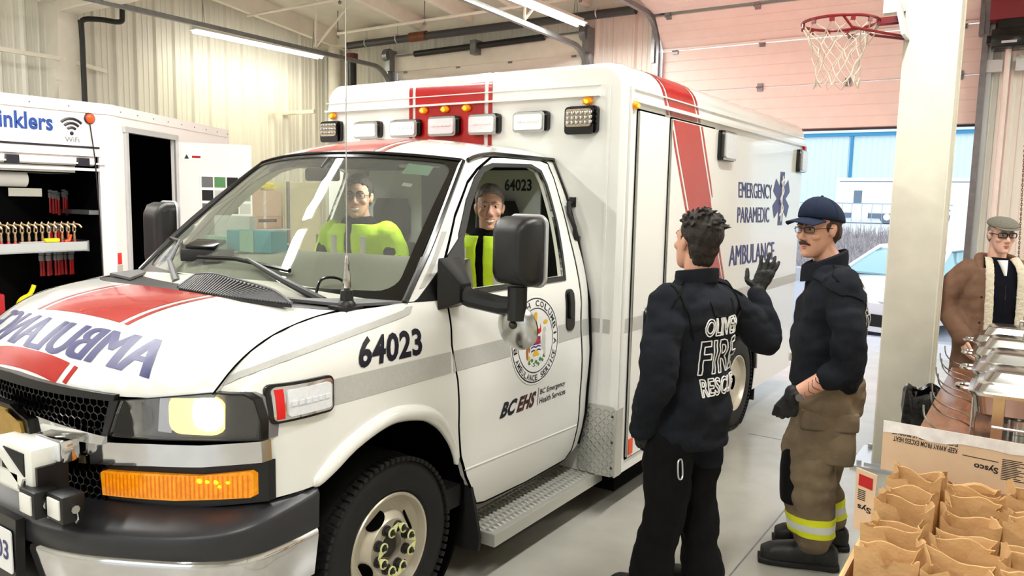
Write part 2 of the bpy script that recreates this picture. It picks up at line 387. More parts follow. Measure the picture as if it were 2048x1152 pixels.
m.b2((-8.0, 1.0, 3.44), (-7.42, 1.04, 3.52)); m.tube([(-7.40, -1.0, 3.50), (-7.42, 2.9, 3.46)], .035, 4); m.tube([(-7.42, 2.95, 3.46), (-7.9, 3.75, 3.46)], .035, 4)
m.tube([(-7.55, 7.0, 3.2), (-7.95, 6.6, 3.2)], .03, 4); m.b2((-7.98, 6.9, 3.17), (-7.2, 6.97, 3.23))
struct(m.build('beam_braces', 'steel_white', smooth=False))
# ---------- sectional overhead doors
def sect_door(name, x0, x1, secs, y, mname='door_panel'):
    """secs: list of ((y, z) lower, (y, z) upper) of each hinged section"""
    root = bpy.data.objects.new(name, None); COL.objects.link(root); struct(root); root.location = ((x0+x1)/2, y, secs[0][0][1])
    for (ya, za), (yb, zb) in secs:
        d = Vector((0, yb-ya, zb-za)); L = d.length; d /= L; n = Vector((0, -d.z, d.y)); m = MB(); k = 4
        prof = [(.004, 0)]
        for i in range(k):
            a, b = .004+(L-.008)*i/k, .004+(L-.008)*(i+1)/k
            prof += [(a+.008, .006), (b-.008, .006), (b, .0)]
        vs = []; fs = []
        for s, h in prof:
            for xx in (x0, x1): p = Vector((xx, ya, za))+d*s+n*h; vs.append(p)
        for i in range(len(prof)-1): fs.append((2*i, 2*i+1, 2*i+3, 2*i+2))
        o = len(vs); e = len(prof)*2-2
        for s in (.004, L-.004):
            for xx in (x0, x1): vs.append(Vector((xx, ya, za))+d*s-n*.045)
        fs += [(o, o+2, o+3, o+1), (0, o, o+1, 1), (e, e+1, o+3, o+2)]+[(0, *[2*i for i in range(1, len(prof))], o+2, o), (1, *[2*i+1 for i in range(1, len(prof))], o+3, o+1)]
        m.add(vs, fs); s_ = m.build('door_section', mname, root, ang=15)
        h = MB()
        for fr in (.05, .36, .64, .95):
            xx = x0+(x1-x0)*fr; p = Vector((xx, ya, za))+d*L+n*.015
            rot = Matrix((Vector((1, 0, 0)), d, n)).transposed(); h.box(p, (.07, .10, .02), rot=rot); h.cyl(p+Vector((-.045, 0, 0))+n*.012, p+Vector((.045, 0, 0))+n*.012, .012, n=8)
        if fr: h.build('hinge', 'galv', s_)
    return root
sect_door('door_2', -1.40, 2.40, [((8.0, 2.75), (8.0, 3.30)), ((8.0, 3.301), (8.0, 3.86)), ((7.99, 3.885), (7.70, 4.27)), ((7.66, 4.30), (7.12, 4.40)), ((7.08, 4.41), (6.5, 4.47))], 8.0)
d2 = sect_door('door_1', -6.30, -2.62, [((8.0, z), (8.0, z+.564)) for z in (0, .565, 1.13, 1.695, 2.26, 2.825, 3.39)], 8.0)
m = MB(); m.b2((-1.42, 7.985, 2.725), (2.42, 8.02, 2.75)); struct(m.build('door_2_bottom_seal', 'black_plastic', smooth=False))
m = MB(); m.b2((-1.38, 7.95, 3.86), (2.38, 7.985, 3.885)); struct(m.build('trim_2', 'lamp_white', smooth=False))
m = MB(); m.b2((-6.45, 7.93, 3.93), (-2.5, 8.03, 4.22)); m.b2((-1.55, 7.97, 4.26), (2.6, 8.03, 4.42)); struct(m.build('trim_3', 'steel_white', smooth=False))
m = MB()   # jamb angles around the door openings
for x in (-6.38, -2.56, -1.48, 2.47): m.b2((x-.05, 7.95, 0), (x+.05, 8.04, 4.2))
struct(m.build('trim_4', 'galv_bright', smooth=False))
def track(name, x, ztop, y_end, lab, x_in=0.0):
    t = thing(name, lab, 'door track', (x, 7.9, 0))
    P = [(x, 7.9, .05), (x, 7.9, ztop-.45)]+[(x, 7.9-.45*(1-math.cos(a)), ztop-.45+.45*math.sin(a)) for a in [math.pi/2*i/8 for i in range(1, 9)]]+[(x, y_end, ztop+.08)]
    m = MB(); ring = []
    for i, p in enumerate(P):
        a, b = Vector(P[max(i-1, 0)]), Vector(P[min(i+1, len(P)-1)]); d = (b-a).normalized(); n = Vector((0, -d.z, d.y))
        p = Vector(p); X = Vector((1, 0, 0)); ring.append([p+X*.03+n*.03, p+X*.03-n*.03, p-X*.03-n*.03, p-X*.03+n*.03])
    m.loft(ring); m.build('rail', 'galv', t, ang=30)
    m = MB(); m.b2((x-.07, 7.84, ztop-.6), (x-.02, 8.0, ztop+.15)); m.cyl((x-.08, 7.85, ztop+.22), (x+.02, 7.85, ztop+.22), .11, n=20); m.b2((x-.05, 7.8, ztop-.05), (x+.05, 7.98, ztop+.3)); m.build('bracket', 'galv', t)
    for yy in (6.2, 3.2):
        if yy > y_end: m = MB(); m.tube([(x, yy, ztop+.08), (x+.02, yy, zr(yy)+.05)], .018, 4); m.tube([(x, yy, ztop+.08), (x+.35, yy+.35, zr(yy+.35)+.05)], .018, 4); m.build('hanger', 'steel_white', t)
    return t
track('door_track', -6.36, 3.98, 1.0, 'long grey door track curving down beside the closed door under the strip lamp')
track('door_track', -2.52, 3.98, 4.6, 'grey door track curving down at the end of the torsion spring behind the ambulance roof')
track('door_track', -1.44, 4.30, 3.5, 'grey door track at the open door, beside the ambulance box')
track('door_track', 2.44, 4.30, 3.9, 'bright grey door track on the far side of the open door, beside the chain hoist')
# torsion shaft and spring of the closed door
t = thing('torsion_spring', 'long black torsion spring on a steel shaft above the closed door', 'spring', (-4.5, 7.85, 4.2))
MB().cyl((-6.24, 7.85, 4.17), (-2.62, 7.85, 4.22), .016, n=10).build('shaft', 'galv', t)
m = MB(); m.cyl((-5.78, 7.85, 4.175), (-4.6, 7.85, 4.19), .05, n=16); m.cyl((-4.45, 7.85, 4.19), (-3.25, 7.85, 4.21), .05, n=16)
sp_ = m.build('coil', 'black_plastic', t); MB().b2((-4.58, 7.78, 4.06), (-4.47, 7.98, 4.28)).build('anchor_bracket', 'galv', t)
# ---------- pipes
t = thing('sprinkler_main', 'thick grey sprinkler pipe with a brass coupling running along the back wall', 'pipe', (-4.5, 7.55, 4.4))
MB().tube([(-7.05, 7.55, 4.37), (-1.62, 7.55, 4.36)], .06, 14).build('pipe', 'pipe_grey', t)
m = MB(); m.cyl((-5.62, 7.55, 4.375), (-5.28, 7.55, 4.375), .075, n=16); m.build('coupling', 'copper_rust', t)
for x in (-6.6, -5.9, -3.4, -2.2):
    m = MB(); m.cyl((x, 7.55, 4.32), (x, 7.55, 4.7), .009, n=6); m.tube([(x, 7.55+.068*math.cos(q), 4.38+.068*math.sin(q)) for q in [k*math.pi/8 for k in range(17)]], .01, 6); m.build('clevis_hanger', 'galv_bright', t)
t = thing('standpipe', 'black vertical pipe with rusty red cap in the far corner', 'pipe', (-7.0, 7.6, 2.9))
MB().cyl((-7.0, 7.6, 0), (-7.0, 7.6, 4.15), .075, n=16).build('pipe', 'black_pipe', t); MB().cyl((-7.0, 7.6, 4.12), (-7.0, 7.6, 4.24), .1, n=16).build('cap', 'red_cap', t)
t = thing('vent_duct', 'white round vent duct bending in the corner beside the standpipe', 'duct', (-7.6, 7.75, 3.3))
MB().tube(smooth_path([(-7.65, 7.8, 4.7), (-7.65, 7.8, 3.75), (-7.6, 7.78, 3.45), (-7.2, 7.75, 3.25)]), .11, 14).build('duct', 'steel_white', t)
t = thing('branch_line', 'thin white sprinkler branch pipes hung under the ceiling purlins', 'pipe', (-4.0, 5.0, 4.9))
m = MB()
for y, z, x0, x1 in ((6.7, 4.36, -6.4, 1.0), (5.6, 4.5, -7.2, 1.0), (4.7, 4.62, -7.0, 1.0)): m.tube([(x0, y, z), (x1, y+.05, z+.06)], .022, 8)
m.build('pipe', 'steel_white', t)
for y, z, x in ((6.7, 4.36, -6.4), (6.7, 4.4, -2.0), (6.7, 4.38, -4.6), (5.6, 4.52, -5.2)): m = MB(); m.cyl((x, y, z-.03), (x, y, z+.35), .008, n=6); m.sph((x, y, z-.06), .025); m.build('sprinkler_head', 'galv', t)
t = thing('downpipe', 'black downpipe with a double elbow fixed to the white frame column', 'pipe', (-7.3, 3.1, 2.4))
MB().tube(smooth_path([(-7.28, 3.12, 1.4), (-7.28, 3.12, 3.7), (-7.28, 3.12, 3.95), (-7.2, 3.3, 4.0), (-7.1, 3.52, 4.0), (-7.08, 3.55, 4.1), (-7.08, 3.55, 4.5)], 4), .034, 10).build('pipe', 'black_pipe', t)
# ---------- strip lamps
LN = ['long strip lamp hung close to the ribbed wall above the trailer', 'long strip lamp hanging in front of the grey torsion spring and ceiling purlins']
for i, (x, y, z) in enumerate(LAMPS):
    t = thing('strip_lamp', LN[i] if i < 2 else 'long ceiling strip lamp further inside the hall, row number %s' % ('three four five six seven eight nine ten'.split()[i-2]), 'lamp', (x, y, z))
    m = MB(); m.b2((x-.09, y-1.22, z+.035), (x+.09, y+1.22, z+.05)); m.b2((x-.035, y-1.22, z+.05), (x+.035, y+1.22, z+.10)); m.build('housing', 'lamp_white', t, smooth=False)
    for dx in (-.05, .05):
        for s in (-1, 1): MB().cyl((x+dx, y+s*.02, z+.015), (x+dx, y+s*1.19, z+.015), .018, n=10).build('tube', 'tube_lamp', t)
    m = MB()
    for s in (-1.05, 1.05): m.tube([(x-.03, y+s, z+.1), (x, y+s, z+.45)], .004, 4); m.tube([(x+.03, y+s, z+.1), (x, y+s, z+.45)], .004, 4); m.tube([(x, y+s, z+.45), (x, y+s, zr(y+s)+.1)], .004, 4)
    m.build('hanging_wire', 'galv', t)
    ld = bpy.data.lights.new('strip_light', 'AREA'); ld.shape = 'RECTANGLE'; ld.size = .22; ld.size_y = 2.4; ld.energy = LAMP_W*(.2 if i == 0 else 1); ld.spread = math.radians(150 if i == 0 else 180); ld.color = (1, .99, .965) if i else (1, .94, .62)
    lo = bpy.data.objects.new('strip_light', ld); COL.objects.link(lo); lo.location = (x, y, z-.03); attach(lo, t)
# ---------- pillar
m = MB(); a = math.radians(0)
m.b2((2.245, 3.5, 0), (2.555, 3.82, 5.2), bev=.014); m.b2((2.24, 3.505, 0), (2.252, 3.53, 5.2)); m.b2((2.548, 3.505, 0), (2.56, 3.53, 5.2)); m.b2((2.548, 3.79, 0), (2.562, 3.815, 5.2))
p_ = m.build('pillar', 'pillar_paint', ang=30); struct(p_)
m = MB(); m.b2((2.12, 3.4, 0), (2.68, 3.95, .02)); m.b2((2.2, 3.46, .02), (2.6, 3.9, .035))
for q in ((2.17, 3.45), (2.63, 3.45), (2.17, 3.9)): m.cyl((*q, .02), (*q, .05), .018, n=6)
struct(m.build('pillar_base_plate', 'galv_bright', smooth=False))
# ============================================================ the ambulance (drives towards -Y, its own left flank at +X)
def yf(x): return -.975+.305*(min(abs(x), 1.0)/.96)**2.2
def Hd(x, y):
    d = max(y-yf(x), 0); x2 = (x/.83)**2
    z0 = 1.13+.025*x2; zt = 1.408-.018*x2
    return z0+(zt-z0)*(1-math.exp(-d/.2))
def sst(a, b, x): t = min(max((x-a)/(b-a), 0), 1); return t*t*(3-2*t)
def xs(y, z):
    x = 1.0
    if y < -.45: x -= .045*((-.45-y)/.22)**2
    if y < .33:
        zt = Hd(.85, max(y, -.74)) if y < .06 else 1.39
        t = min(max((z-(zt-.2))/.2, 0), 1); r = .15-.13*sst(-.3, .06, y); r *= 1-sst(.06, .32, y)
        x -= r*(1-math.sqrt(max(0, 1-t*t)))
    if z > 1.25: t = (z-1.25)/.75; x -= (.04*t+.22*t**1.5)*sst(-.15, .06, y)
    if z < .65: x -= .05*((.65-z)/.3)**2
    x += .012*math.exp(-((z-.93)/.16)**2)*sst(-.5, -.2, y)
    return x
def SD(s): return lambda u, v, w: Vector((s*(xs(u, v)+w), u, v))
def FR(u, v, w): return Vector((u, yf(u)-w, v))
def HO(u, v, w): return Vector((u, v, Hd(u, v)+w))
def WS(u, v, w):
    a = Vector((.945*u, .08-.20*(1-u*u), 1.378+.010*u*u)); b = Vector((.742*u, .595+.135*u*u, 2.03-.04*u*u))
    return a+(b-a)*v+Vector((0, -.65, .76))*(.05*v*(1-v)+w)
def zc(y): return 2.14-.11*(max(1.15-y, 0)/.55)**2
def ze(y): return 2.045-.055*(max(1.05-y, 0)/.32)**2
def RF(u, v, w):
    xe = xs(v, ze(v))
    return Vector((u*xe, v, zc(v)-(zc(v)-ze(v))*(.75*u*u+.25*u**6)+w))
A = thing('ambulance', 'white ambulance with red stripes, blue lettering and a boxy rear module, parked in the hall', 'ambulance', (0, 1.8, 0))
def sub(mb, name, m, parent=None, **k): return mb.build(name, m, parent or A, **k)
# ---- hood
m = MB(); xsn = [-.85+1.7*i/24 for i in range(25)]
panel(m, [(x, yf(x)+.004) for x in xsn]+[(x, -.335+.14*abs(x/.85)**4) for x in reversed(xsn)], HO, .02, du=.06, dv=.04)
hood = sub(m, 'hood', 'amb_white', ang=50)
for s in (1, -1): m = MB(); m.tube([HO(s*.852, y, -.001) for y in [-.745+.6*i/20 for i in range(21)]], .0035, 5); sub(m, 'hood_gap', 'dark', hood)
m = MB()
def hs(x0, x1, y0, y1, w=.0015, mm=0): panel(m, [(x0, y0), (x1, y0), (x1, y1), (x0, y1)], HO, 0, du=.06, dv=.03, w=w, m=mm)
for y0, y1 in ((-.715, -.338), (-1.0, -.90)):
    hs(-.32, .25, max(y0, yf(.24)+.006), y1)
    for x0, x1 in ((-.385, -.355), (.28, .305)): hs(x0, x1, max(y0, yf(x1)+.006), y1)
sub(m, 'red_hood_stripe', 'amb_red', hood)
m = MB(); text(m, 'AMBULANCE', [(.605, -.90), (-.64, -.90), (-.64, -.77), (.58, -.77)], lambda u, v, w: HO(u, v+.055*(u/.53)**2, w), du=.05, dv=.03, fat=.008)
m.v = [(x, y, z) for x, y, z in m.v]; sub(m, 'mirrored_hood_lettering', 'navy', hood)
# ---- front fenders, both sides
zt = lambda y: Hd(.85, y)-.002
ARCH = [(.385, .627), (.347, .729), (.258, .841), (.158, .908), (.004, .943), (-.111, .939), (-.272, .89), (-.419, .798), (-.45, .785)]
for s in (1, -1):
    m = MB()
    ol = [(-.635, .785), (-.635, 1.15), (-.755, 1.158)]+[(y, zt(y)) for y in (-.74, -.71, -.66, -.6, -.5, -.4, -.3, -.2, -.1, 0)]+[(.06, 1.385), (.316, 1.378), (.327, 1.18), (.362, 1.02), (.377, .81), (.40, .66)]+[ARCH[0]]+spath2(ARCH, 3)[1:]
    panel(m, ol, SD(s), .02, du=.05, dv=.025)
    P = [SD(s)(a, b+.008, -.004) for a, b in spath2(ARCH, 4)]
    m.tube(P, [.010+.024*min(1, i/10, (len(P)-1-i)/6) for i in range(len(P))], 10)
    fn = sub(m, 'front_fender', 'amb_white', ang=40)
    m = MB(); panel(m, [(-.375, 1.06), (.325, 1.06), (.325, 1.152), (-.375, 1.156)], SD(s), 0, w=.0016); sub(m, 'reflective_stripe', 'retro', fn); m = MB()
    SU = [(-.7, 1.196), (-.654, 1.222), (-.598, 1.244), (-.533, 1.264), (-.454, 1.281), (-.362, 1.296), (-.261, 1.311), (-.16, 1.328), (-.055, 1.346), (.05, 1.362)]; SL = [(-.708, 1.176), (-.667, 1.201), (-.613, 1.222), (-.549, 1.242), (-.474, 1.258), (-.385, 1.272), (-.287, 1.286), (-.186, 1.301), (-.082, 1.318), (.035, 1.334)]
    panel(m, SL+[(.085, 1.345), (.11, 1.372), (.07, 1.372)]+SU[::-1], SD(s), 0, du=.02, dv=.006, w=.0030)
    sub(m, 'reflective_stripe', 'retro', fn)
    if s > 0:
        m = MB(); text(m, '64023', [(-.235, 1.172), (.138, 1.17), (.128, 1.285), (-.205, 1.287)], SD(1), bold=.032, w=.002); sub(m, 'unit_number', 'ink', fn)
    # flank warning light
    m = MB(); panel(m, rrect(-.625, 1.045, -.362, 1.178, .025), SD(s), .02, w=.012); wl = sub(m, 'flank_light', 'black_gloss')
    m = MB(); panel(m, rrect(-.612, 1.055, -.372, 1.17, .018), SD(s), .012, w=.018); sub(m, 'chrome_bezel', 'chrome', wl)
    m = MB(); panel(m, rrect(-.565, 1.066, -.385, 1.158, .012), SD(s), .012, w=.026); sub(m, 'lens', 'clear_lens', wl)
    m = MB()
    for k in range(6): m.box(SD(s)(-.545+k*.028, 1.11, .027), (.004, .02, .016))
    sub(m, 'led_row', 'clear_lens', wl)
    m = MB(); panel(m, [(-.603, 1.062), (-.576, 1.062), (-.576, 1.162), (-.603, 1.162)], SD(s), .012, w=.0225); sub(m, 'red_reflector', 'red_lens' if s > 0 else 'red_hot', wl)
    if s < 0:
        ld = bpy.data.lights.new('red_flasher', 'POINT'); ld.energy = 7; ld.color = (1, .05, .12); ld.shadow_soft_size = .08; lo = bpy.data.objects.new('red_flasher', ld); COL.objects.link(lo); lo.location = SD(s)(-.59, 1.11, .15); attach(lo, A)
# wheel wells
for s in (1, -1):
    m = MB(); m.lathe([(.49, .96), (.50, .955), (.50, .36), (.02, .36), (.02, .35), (.51, .35), (.51, .96)], (0, -.02, .46), (s, 0, 0), 40, closed=True); m.b2((s*.30, -.55, .3), (s*.34, .55, 1.1)); sub(m, 'wheel_well', 'dark')
# ---- front end: backing, grille, crossbar, lamps
m = MB(); panel(m, [(-.965, .70), (.965, .70), (.965, 1.14), (.6, 1.148), (0, 1.146), (-.6, 1.148), (-.965, 1.14)], FR, .03, w=-.045); sub(m, 'front_backing', 'dark')
def honey(x0, x1, z0, z1, cell, wd, w):
    mb = MB(); seen = set(); rr = cell/math.sqrt(3)
    nx, nz = int((x1-x0)/cell)+2, int((z1-z0)/(1.5*rr))+2
    for j in range(nz):
        for i in range(nx):
            cx, cz = x0+i*cell+(j % 2)*cell/2, z0+j*1.5*rr
            for k in range(6):
                a, b = math.pi/6+k*math.pi/3, math.pi/6+(k+1)*math.pi/3
                p, q = (cx+rr*math.cos(a), cz+rr*math.sin(a)), (cx+rr*math.cos(b), cz+rr*math.sin(b))
                key = (round((p[0]+q[0])*500), round((p[1]+q[1])*500))
                if key in seen or not all(x0 <= t[0] <= x1 and z0 <= t[1] <= z1 for t in (p, q)): continue
                seen.add(key); P, Q = FR(*p, w), FR(*q, w); d = (Q-P).normalized(); n = Vector((0, 1, 0)); sx = d.cross(n)*wd
                mb.add([P+sx, Q+sx, Q-sx, P-sx, P+sx+n*.012, Q+sx+n*.012, Q-sx+n*.012, P-sx+n*.012], [(0, 1, 2, 3), (0, 4, 5, 1), (2, 6, 7, 3), (1, 5, 6, 2), (3, 7, 4, 0)])
    return mb
gr = MB(); panel(gr, [(-.535, 1.112), (.535, 1.112), (.54, 1.134), (0, 1.150), (-.54, 1.134)], FR, .05, w=.014)
for s in (-1, 1): panel(gr, [(s*.478, .985), (s*.50, .985), (s*.548, 1.115), (s*.515, 1.115)], FR, .05, w=.01)
panel(gr, [(-.49, .982), (.49, .982), (.49, .996), (-.49, .996)], FR, .05, w=.01)
grille = sub(gr, 'grille', 'black_plastic', ang=30)
sub(honey(-.505, .505, .99, 1.115, .030, .0022, -.01), 'upper_mesh', 'black_gloss', grille, smooth=False, recalc=False)
sub(honey(-.46, .46, .70, .91, .030, .0022, -.01), 'lower_mesh', 'black_gloss', grille, smooth=False, recalc=False)
m = MB(); panel(m, [(-.50, .962), (.50, .962), (.515, .992), (.2, 1.022), (-.2, 1.022), (-.515, .992)], FR, .04, w=.03); panel(m, [(-.38, .895), (.38, .895), (.38, .965), (-.38, .965)], FR, .04, w=.015); sub(m, 'chrome_crossbar', 'chrome', grille)
m = MB(); bw = [(-.15, -.03), (-.055, -.03), (-.055, -.062), (.075, -.062), (.075, -.03), (.165, -.03), (.145, .03), (.05, .03), (.05, .062), (-.08, .062), (-.08, .03), (-.17, .03)]
panel(m, [(x*1.2, .968+z*1.28) for x, z in bw], FR, .03, w=.05); em = sub(m, 'emblem', 'black_gloss', grille)
m = MB(); panel(m, [(x, .968+z) for x, z in bw], FR, .02, w=.06); sub(m, 'gold_bowtie', 'gold', em)
for s in (1, -1):
    q = lambda pts: [(s*x, z) for x, z in pts][::s]
    HLO = [(.49, .985), (.548, 1.116), (.846, 1.161), (.94, 1.158), (.967, 1.14), (.984, 1.07), (.982, 1.0), (.80, .994), (.65, .988)]
    cxh, czh = .76, 1.07
    HLP = [(cxh+(x-cxh)*.982, czh+(z-czh)*.945) for x, z in HLO]
    m = MB(); panel(m, q(HLO), FR, .045, w=-.03); hl = sub(m, 'headlamp', 'headlight_dark')
    m = MB(); panel(m, q(HLO), FR, .03, holes=[q(HLP)], w=.004); sub(m, 'lamp_frame', 'black_gloss', hl)
    m = MB(); panel(m, q([(.872, 1.012), (.876, 1.148), (.938, 1.148), (.958, 1.12), (.966, 1.06), (.958, 1.010)]), FR, .01, w=-.012, du=.012); sub(m, 'ribbed_corner', 'grey_plastic', hl)
    for cx, rw, rh, lit in ((.592, .048, .052, 0),):
        c = FR(s*cx, 1.055 if not lit else 1.075, -.028); m = MB(); m.lathe([(1, .0), (.92, -.012), (.6, -.03), (.2, -.038), (.0, -.038)], (0, 0, 0), (0, -1, 0), 28)
        m.v = [(c.x+v[0]*rw, c.y+v[1]*1.0+.002-s*v[0]*rw*.0, c.z+v[2]*rh) for v in m.v]; rf = sub(m, 'reflector_bowl', 'reflector', hl)
    m = MB(); panel(m, q([(.655, 1.012), (.665, 1.128), (.70, 1.138), (.70, 1.008)]), FR, .008, w=-.022); sub(m, 'diffusing_reflector', 'reflector', hl)
    m = MB(); panel(m, q(rrect(.695, 1.008, .865, 1.142, .04)), FR, .008, w=-.02); sub(m, 'low_beam_reflector', 'lamp_warm' if s > 0 else 'reflector', hl)
    m = MB(); panel(m, q(rrect(.775, 1.025, .862, 1.14, .04)), FR, .008, w=-.016); sub(m, 'lit_lamp', 'lamp_hot' if s > 0 else 'reflector', hl)
    m = MB(); panel(m, q(HLP), FR, .004, w=.006); sub(m, 'lens', 'lens_glass', hl)
    # chrome band, black panel, amber lamp
    m = MB(); panel(m, q([(.376, .877), (.376, .958), (.66, .976), (.815, .981), (.988, 1.0), (.99, .928), (.815, .906), (.656, .899)]), FR, .04, w=.012, dv=.02); sub(m, 'chrome_band', 'chrome', ang=40)
    m = MB(); panel(m, q([(.44, .725), (.44, .89), (.656, .897), (.815, .904), (.985, .925), (.985, .785), (.72, .745)]), FR, .03, w=-.02); sub(m, 'lamp_surround', 'black_plastic')
    AMB = [(.46, .771), (.455, .85), (.465, .858), (.644, .868), (.804, .872), (.945, .894), (.957, .884), (.957, .81), (.948, .802), (.724, .78)]
    m = MB(); panel(m, q(AMB), FR, .02, w=.0); al = sub(m, 'turn_signal', 'amber')
    m = MB()
    for k in range(34): x = .475+k*.0141; z0, z1 = .775+.03*((x-.46)/.5)**1.2, .852+.03*((x-.46)/.5)**1.2; panel(m, q([(x, z0), (x+.004, z0), (x+.004, z1), (x, z1)]), FR, 0, w=.002, du=0, dv=0)
    sub(m, 'ribs', 'amber_deep', al)
    m = MB()
    for x, z, r in ((.80, .855, .012), (.825, .853, .008), (.85, .853, .01), (.86, .838, .007), (.885, .853, .007)): m.sph(FR(s*x, z, .0), (r*1.5, .004, r*.7), n=10, k=6)
    sub(m, 'lit_leds', 'amber_hot' if s > 0 else 'amber', al)
# ---- bumper
PB = smooth_path([(0, -1.085, 0), (.4, -1.05, 0), (.74, -.91, 0), (.92, -.80, 0), (1.0, -.70, 0), (1.02, -.58, 0), (1.02, -.44, 0)], 8)
def bump_loft(prof_fn):
    mb = MB(); rings = []
    pts = [(-p.x, p.y, i) for i, p in reversed(list(enumerate(PB)))][:-1]+[(p.x, p.y, i) for i, p in enumerate(PB)]
    for k, (x, y, i) in enumerate(pts):
        a, b = pts[max(k-1, 0)], pts[min(k+1, len(pts)-1)]; d = Vector((b[0]-a[0], b[1]-a[1], 0)).normalized(); n = Vector((d.y, -d.x, 0))
        t = i/(len(PB)-1); rings.append([Vector((x, y, 0))+n*o+Vector((0, 0, z)) for o, z in prof_fn(t)])
    return mb.loft(rings)
ztf = lambda t: .672+.10*t**1.6
sub(bump_loft(lambda t: [(-.17*(1-t)-.05, .735+.045*t), (-.10*(1-t)-.03, .736+.045*t), (-.035, ztf(t)+.022-.012*t), (-.008, ztf(t)+.004), (.0, ztf(t)-.012), (-.004, .60+.035*t), (-.02, .588+.035*t), (-.12, .585+.035*t), (-.22*(1-t)-.06, .60)]), 'front_bumper', 'bumper_grey', ang=50)
sub(bump_loft(lambda t: [(-.02, .60+.035*t), (-.008, .587+.035*t), (-.006, .57+.035*t), (-.03, .42+.03*t), (-.06, .395+.03*t), (-.1, .40+.03*t), (-.1, .60)]), 'chrome_bumper', 'chrome', ang=40)
m = MB(); panel(m, [(-.22, .36), (.22, .36), (.25, .69), (-.25, .69)], lambda u, v, w: Vector((u, -1.095-w+.02*(u*u), v)), .03, w=.01); cb = sub(m, 'bumper_center', 'black_plastic')
m = MB(); panel(m, rrect(-.075, .49, .228, .645, .012), lambda u, v, w: Vector((u, -1.112-w, v)), .004); lp = sub(m, 'licence_plate', 'paper', cb)
m = MB(); text(m, '03', [(.115, .535), (.205, .535), (.205, .605), (.115, .605)], lambda u, v, w: Vector((u, -1.112-w, v)), bold=.02); sub(m, 'plate_characters', 'navy', lp)
# siren speaker and small work lamps on the bumper
m = MB(); m.b2((.10, -1.10, .79), (.375, -.985, .96), bev=.012); sp = sub(m, 'siren_speaker', 'lamp_white')
m = MB(); m.b2((.12, -1.104, .81), (.33, -1.096, .94)); sub(m, 'horn_mouth', 'rubber', sp)
m = MB(); m.box((.23, -1.106, .895), (.22, .012, .035), rot=Matrix.Rotation(.5, 3, 'Y')); m.box((.22, -1.107, .84), (.16, .01, .05)); m.box((.16, -1.107, .88), (.03, .012, .13)); sub(m, 'horn_vane', 'lamp_white', sp)
m = MB(); m.b2((.378, -1.09, .75), (.392, -.99, .90)); sub(m, 'bracket', 'black_plastic', sp)
for x, y in ((.385, -1.125), (.495, -1.09)):
    m = MB(); m.b2((x-.052, y, .742), (x+.052, y+.075, .835), bev=.008); wk = sub(m, 'work_lamp', 'black_plastic')
    m = MB(); m.b2((x-.038, y-.006, .757), (x+.038, y+.002, .822), bev=.003); sub(m, 'lens', 'led_white', wk)
    m = MB(); m.tube([(x+.056, y+.04, .79), (x+.066, y+.04, .76), (x+.03, y+.05, .735)], .008, 6, flat=(0, 1, 0)); m.cyl((x+.05, y+.035, .79), (x+.066, y+.035, .79), .014, n=8); sub(m, 'bracket', 'steel', wk)
m = MB(); m.b2((.238, -1.02, .897), (.41, -.955, .978), bev=.012); gl = sub(m, 'grille_light', 'chrome'); m = MB(); m.b2((.246, -1.026, .905), (.402, -1.016, .970), bev=.006); sub(m, 'lens', 'clear_lens', gl)
# ---- cowl, windscreen
m = MB(); panel(m, [(x, -.33+.14*abs(x/.85)**4) for x in xsn]+[(x*1.09, .09-.20*(1-(x/.85)**2)) for x in reversed(xsn)], lambda u, v, w: Vector((u, v, 1.388-.012*(abs(u)/.85)**2+w)), .02, du=.1, dv=.05); cowl = sub(m, 'cowl', 'black_plastic')
VZ = lambda u, v, w: Vector((u, v, 1.399+.16*(v+.32)+w))
up_ = spath2([(-.15, -.13), (-.07, -.088), (.15, -.125), (.45, -.19), (.60, -.25), (.72, -.31)], 6); lo_ = [(.74, -.318), (.46, -.338), (.01, -.315)]
m = MB(); panel(m, lo_+up_, VZ, .012, du=.1, dv=.05); vent = sub(m, 'cowl_vent', 'black_gloss', cowl)
m = MB(); m.tube([VZ(a, b, .008) for a, b in [(.0, -.312)]+up_+[(.74, -.318)]], .0055, 6); sub(m, 'vent_rim', 'grey_plastic', vent)
m = MB()
for k in range(44):
    x0 = -.0+k*.0168; ya = -.318-.012*math.sin(math.pi*min(max(x0/.74, 0), 1)); t = k/43
    i = t*(len(up_)-1); j = min(int(i), len(up_)-2); p = Vector(up_[j]).lerp(Vector(up_[j+1]), i-j); m.tube([VZ(x0, ya, .004), VZ(p.x, p.y, .004)], .0035, 4)
sub(m, 'vent_slats', 'grey_plastic', vent)
for s in (1, -1):
    m = MB(); panel(m, [(s*.55, -.21), (s*.86, -.14), (s*.95, .07), (s*.80, .02)][::s], lambda u, v, w: Vector((u, v, 1.395-.012*abs(u)+w)), .012, w=.01); sub(m, 'cowl_end', 'grey_plastic', cowl)
m = MB(); n = 24
ring = [(-.985+1.97*i/n, .0) for i in range(n+1)]
ws_o = [(-1, 0)]+[(-1+2*i/16, -.0) for i in range(1, 16)]+[(1, 0), (1, .35), (1, .7), (1, 1)]+[(1-2*i/16, 1) for i in range(1, 16)]+[(-1, 1), (-1, .7), (-1, .35)]
ws_i = [(a, b) for a, b in rrect(-.955, .055, .955, .965, .09, 5)]
panel(m, ws_o, WS, .006, holes=[ws_i], du=.08, dv=.08, w=.004); sub(m, 'windscreen_border', 'black_gloss', ang=40)
m = MB(); panel(m, ws_o, WS, .0, du=.06, dv=.06, w=-.002); wsn = sub(m, 'windscreen', 'windshield_glass')
m = MB(); panel(m, [(.655, .86), (.83, .86), (.835, .935), (.66, .945)], WS, .001, w=-.005); sub(m, 'green_sticker', 'pale_green', wsn)
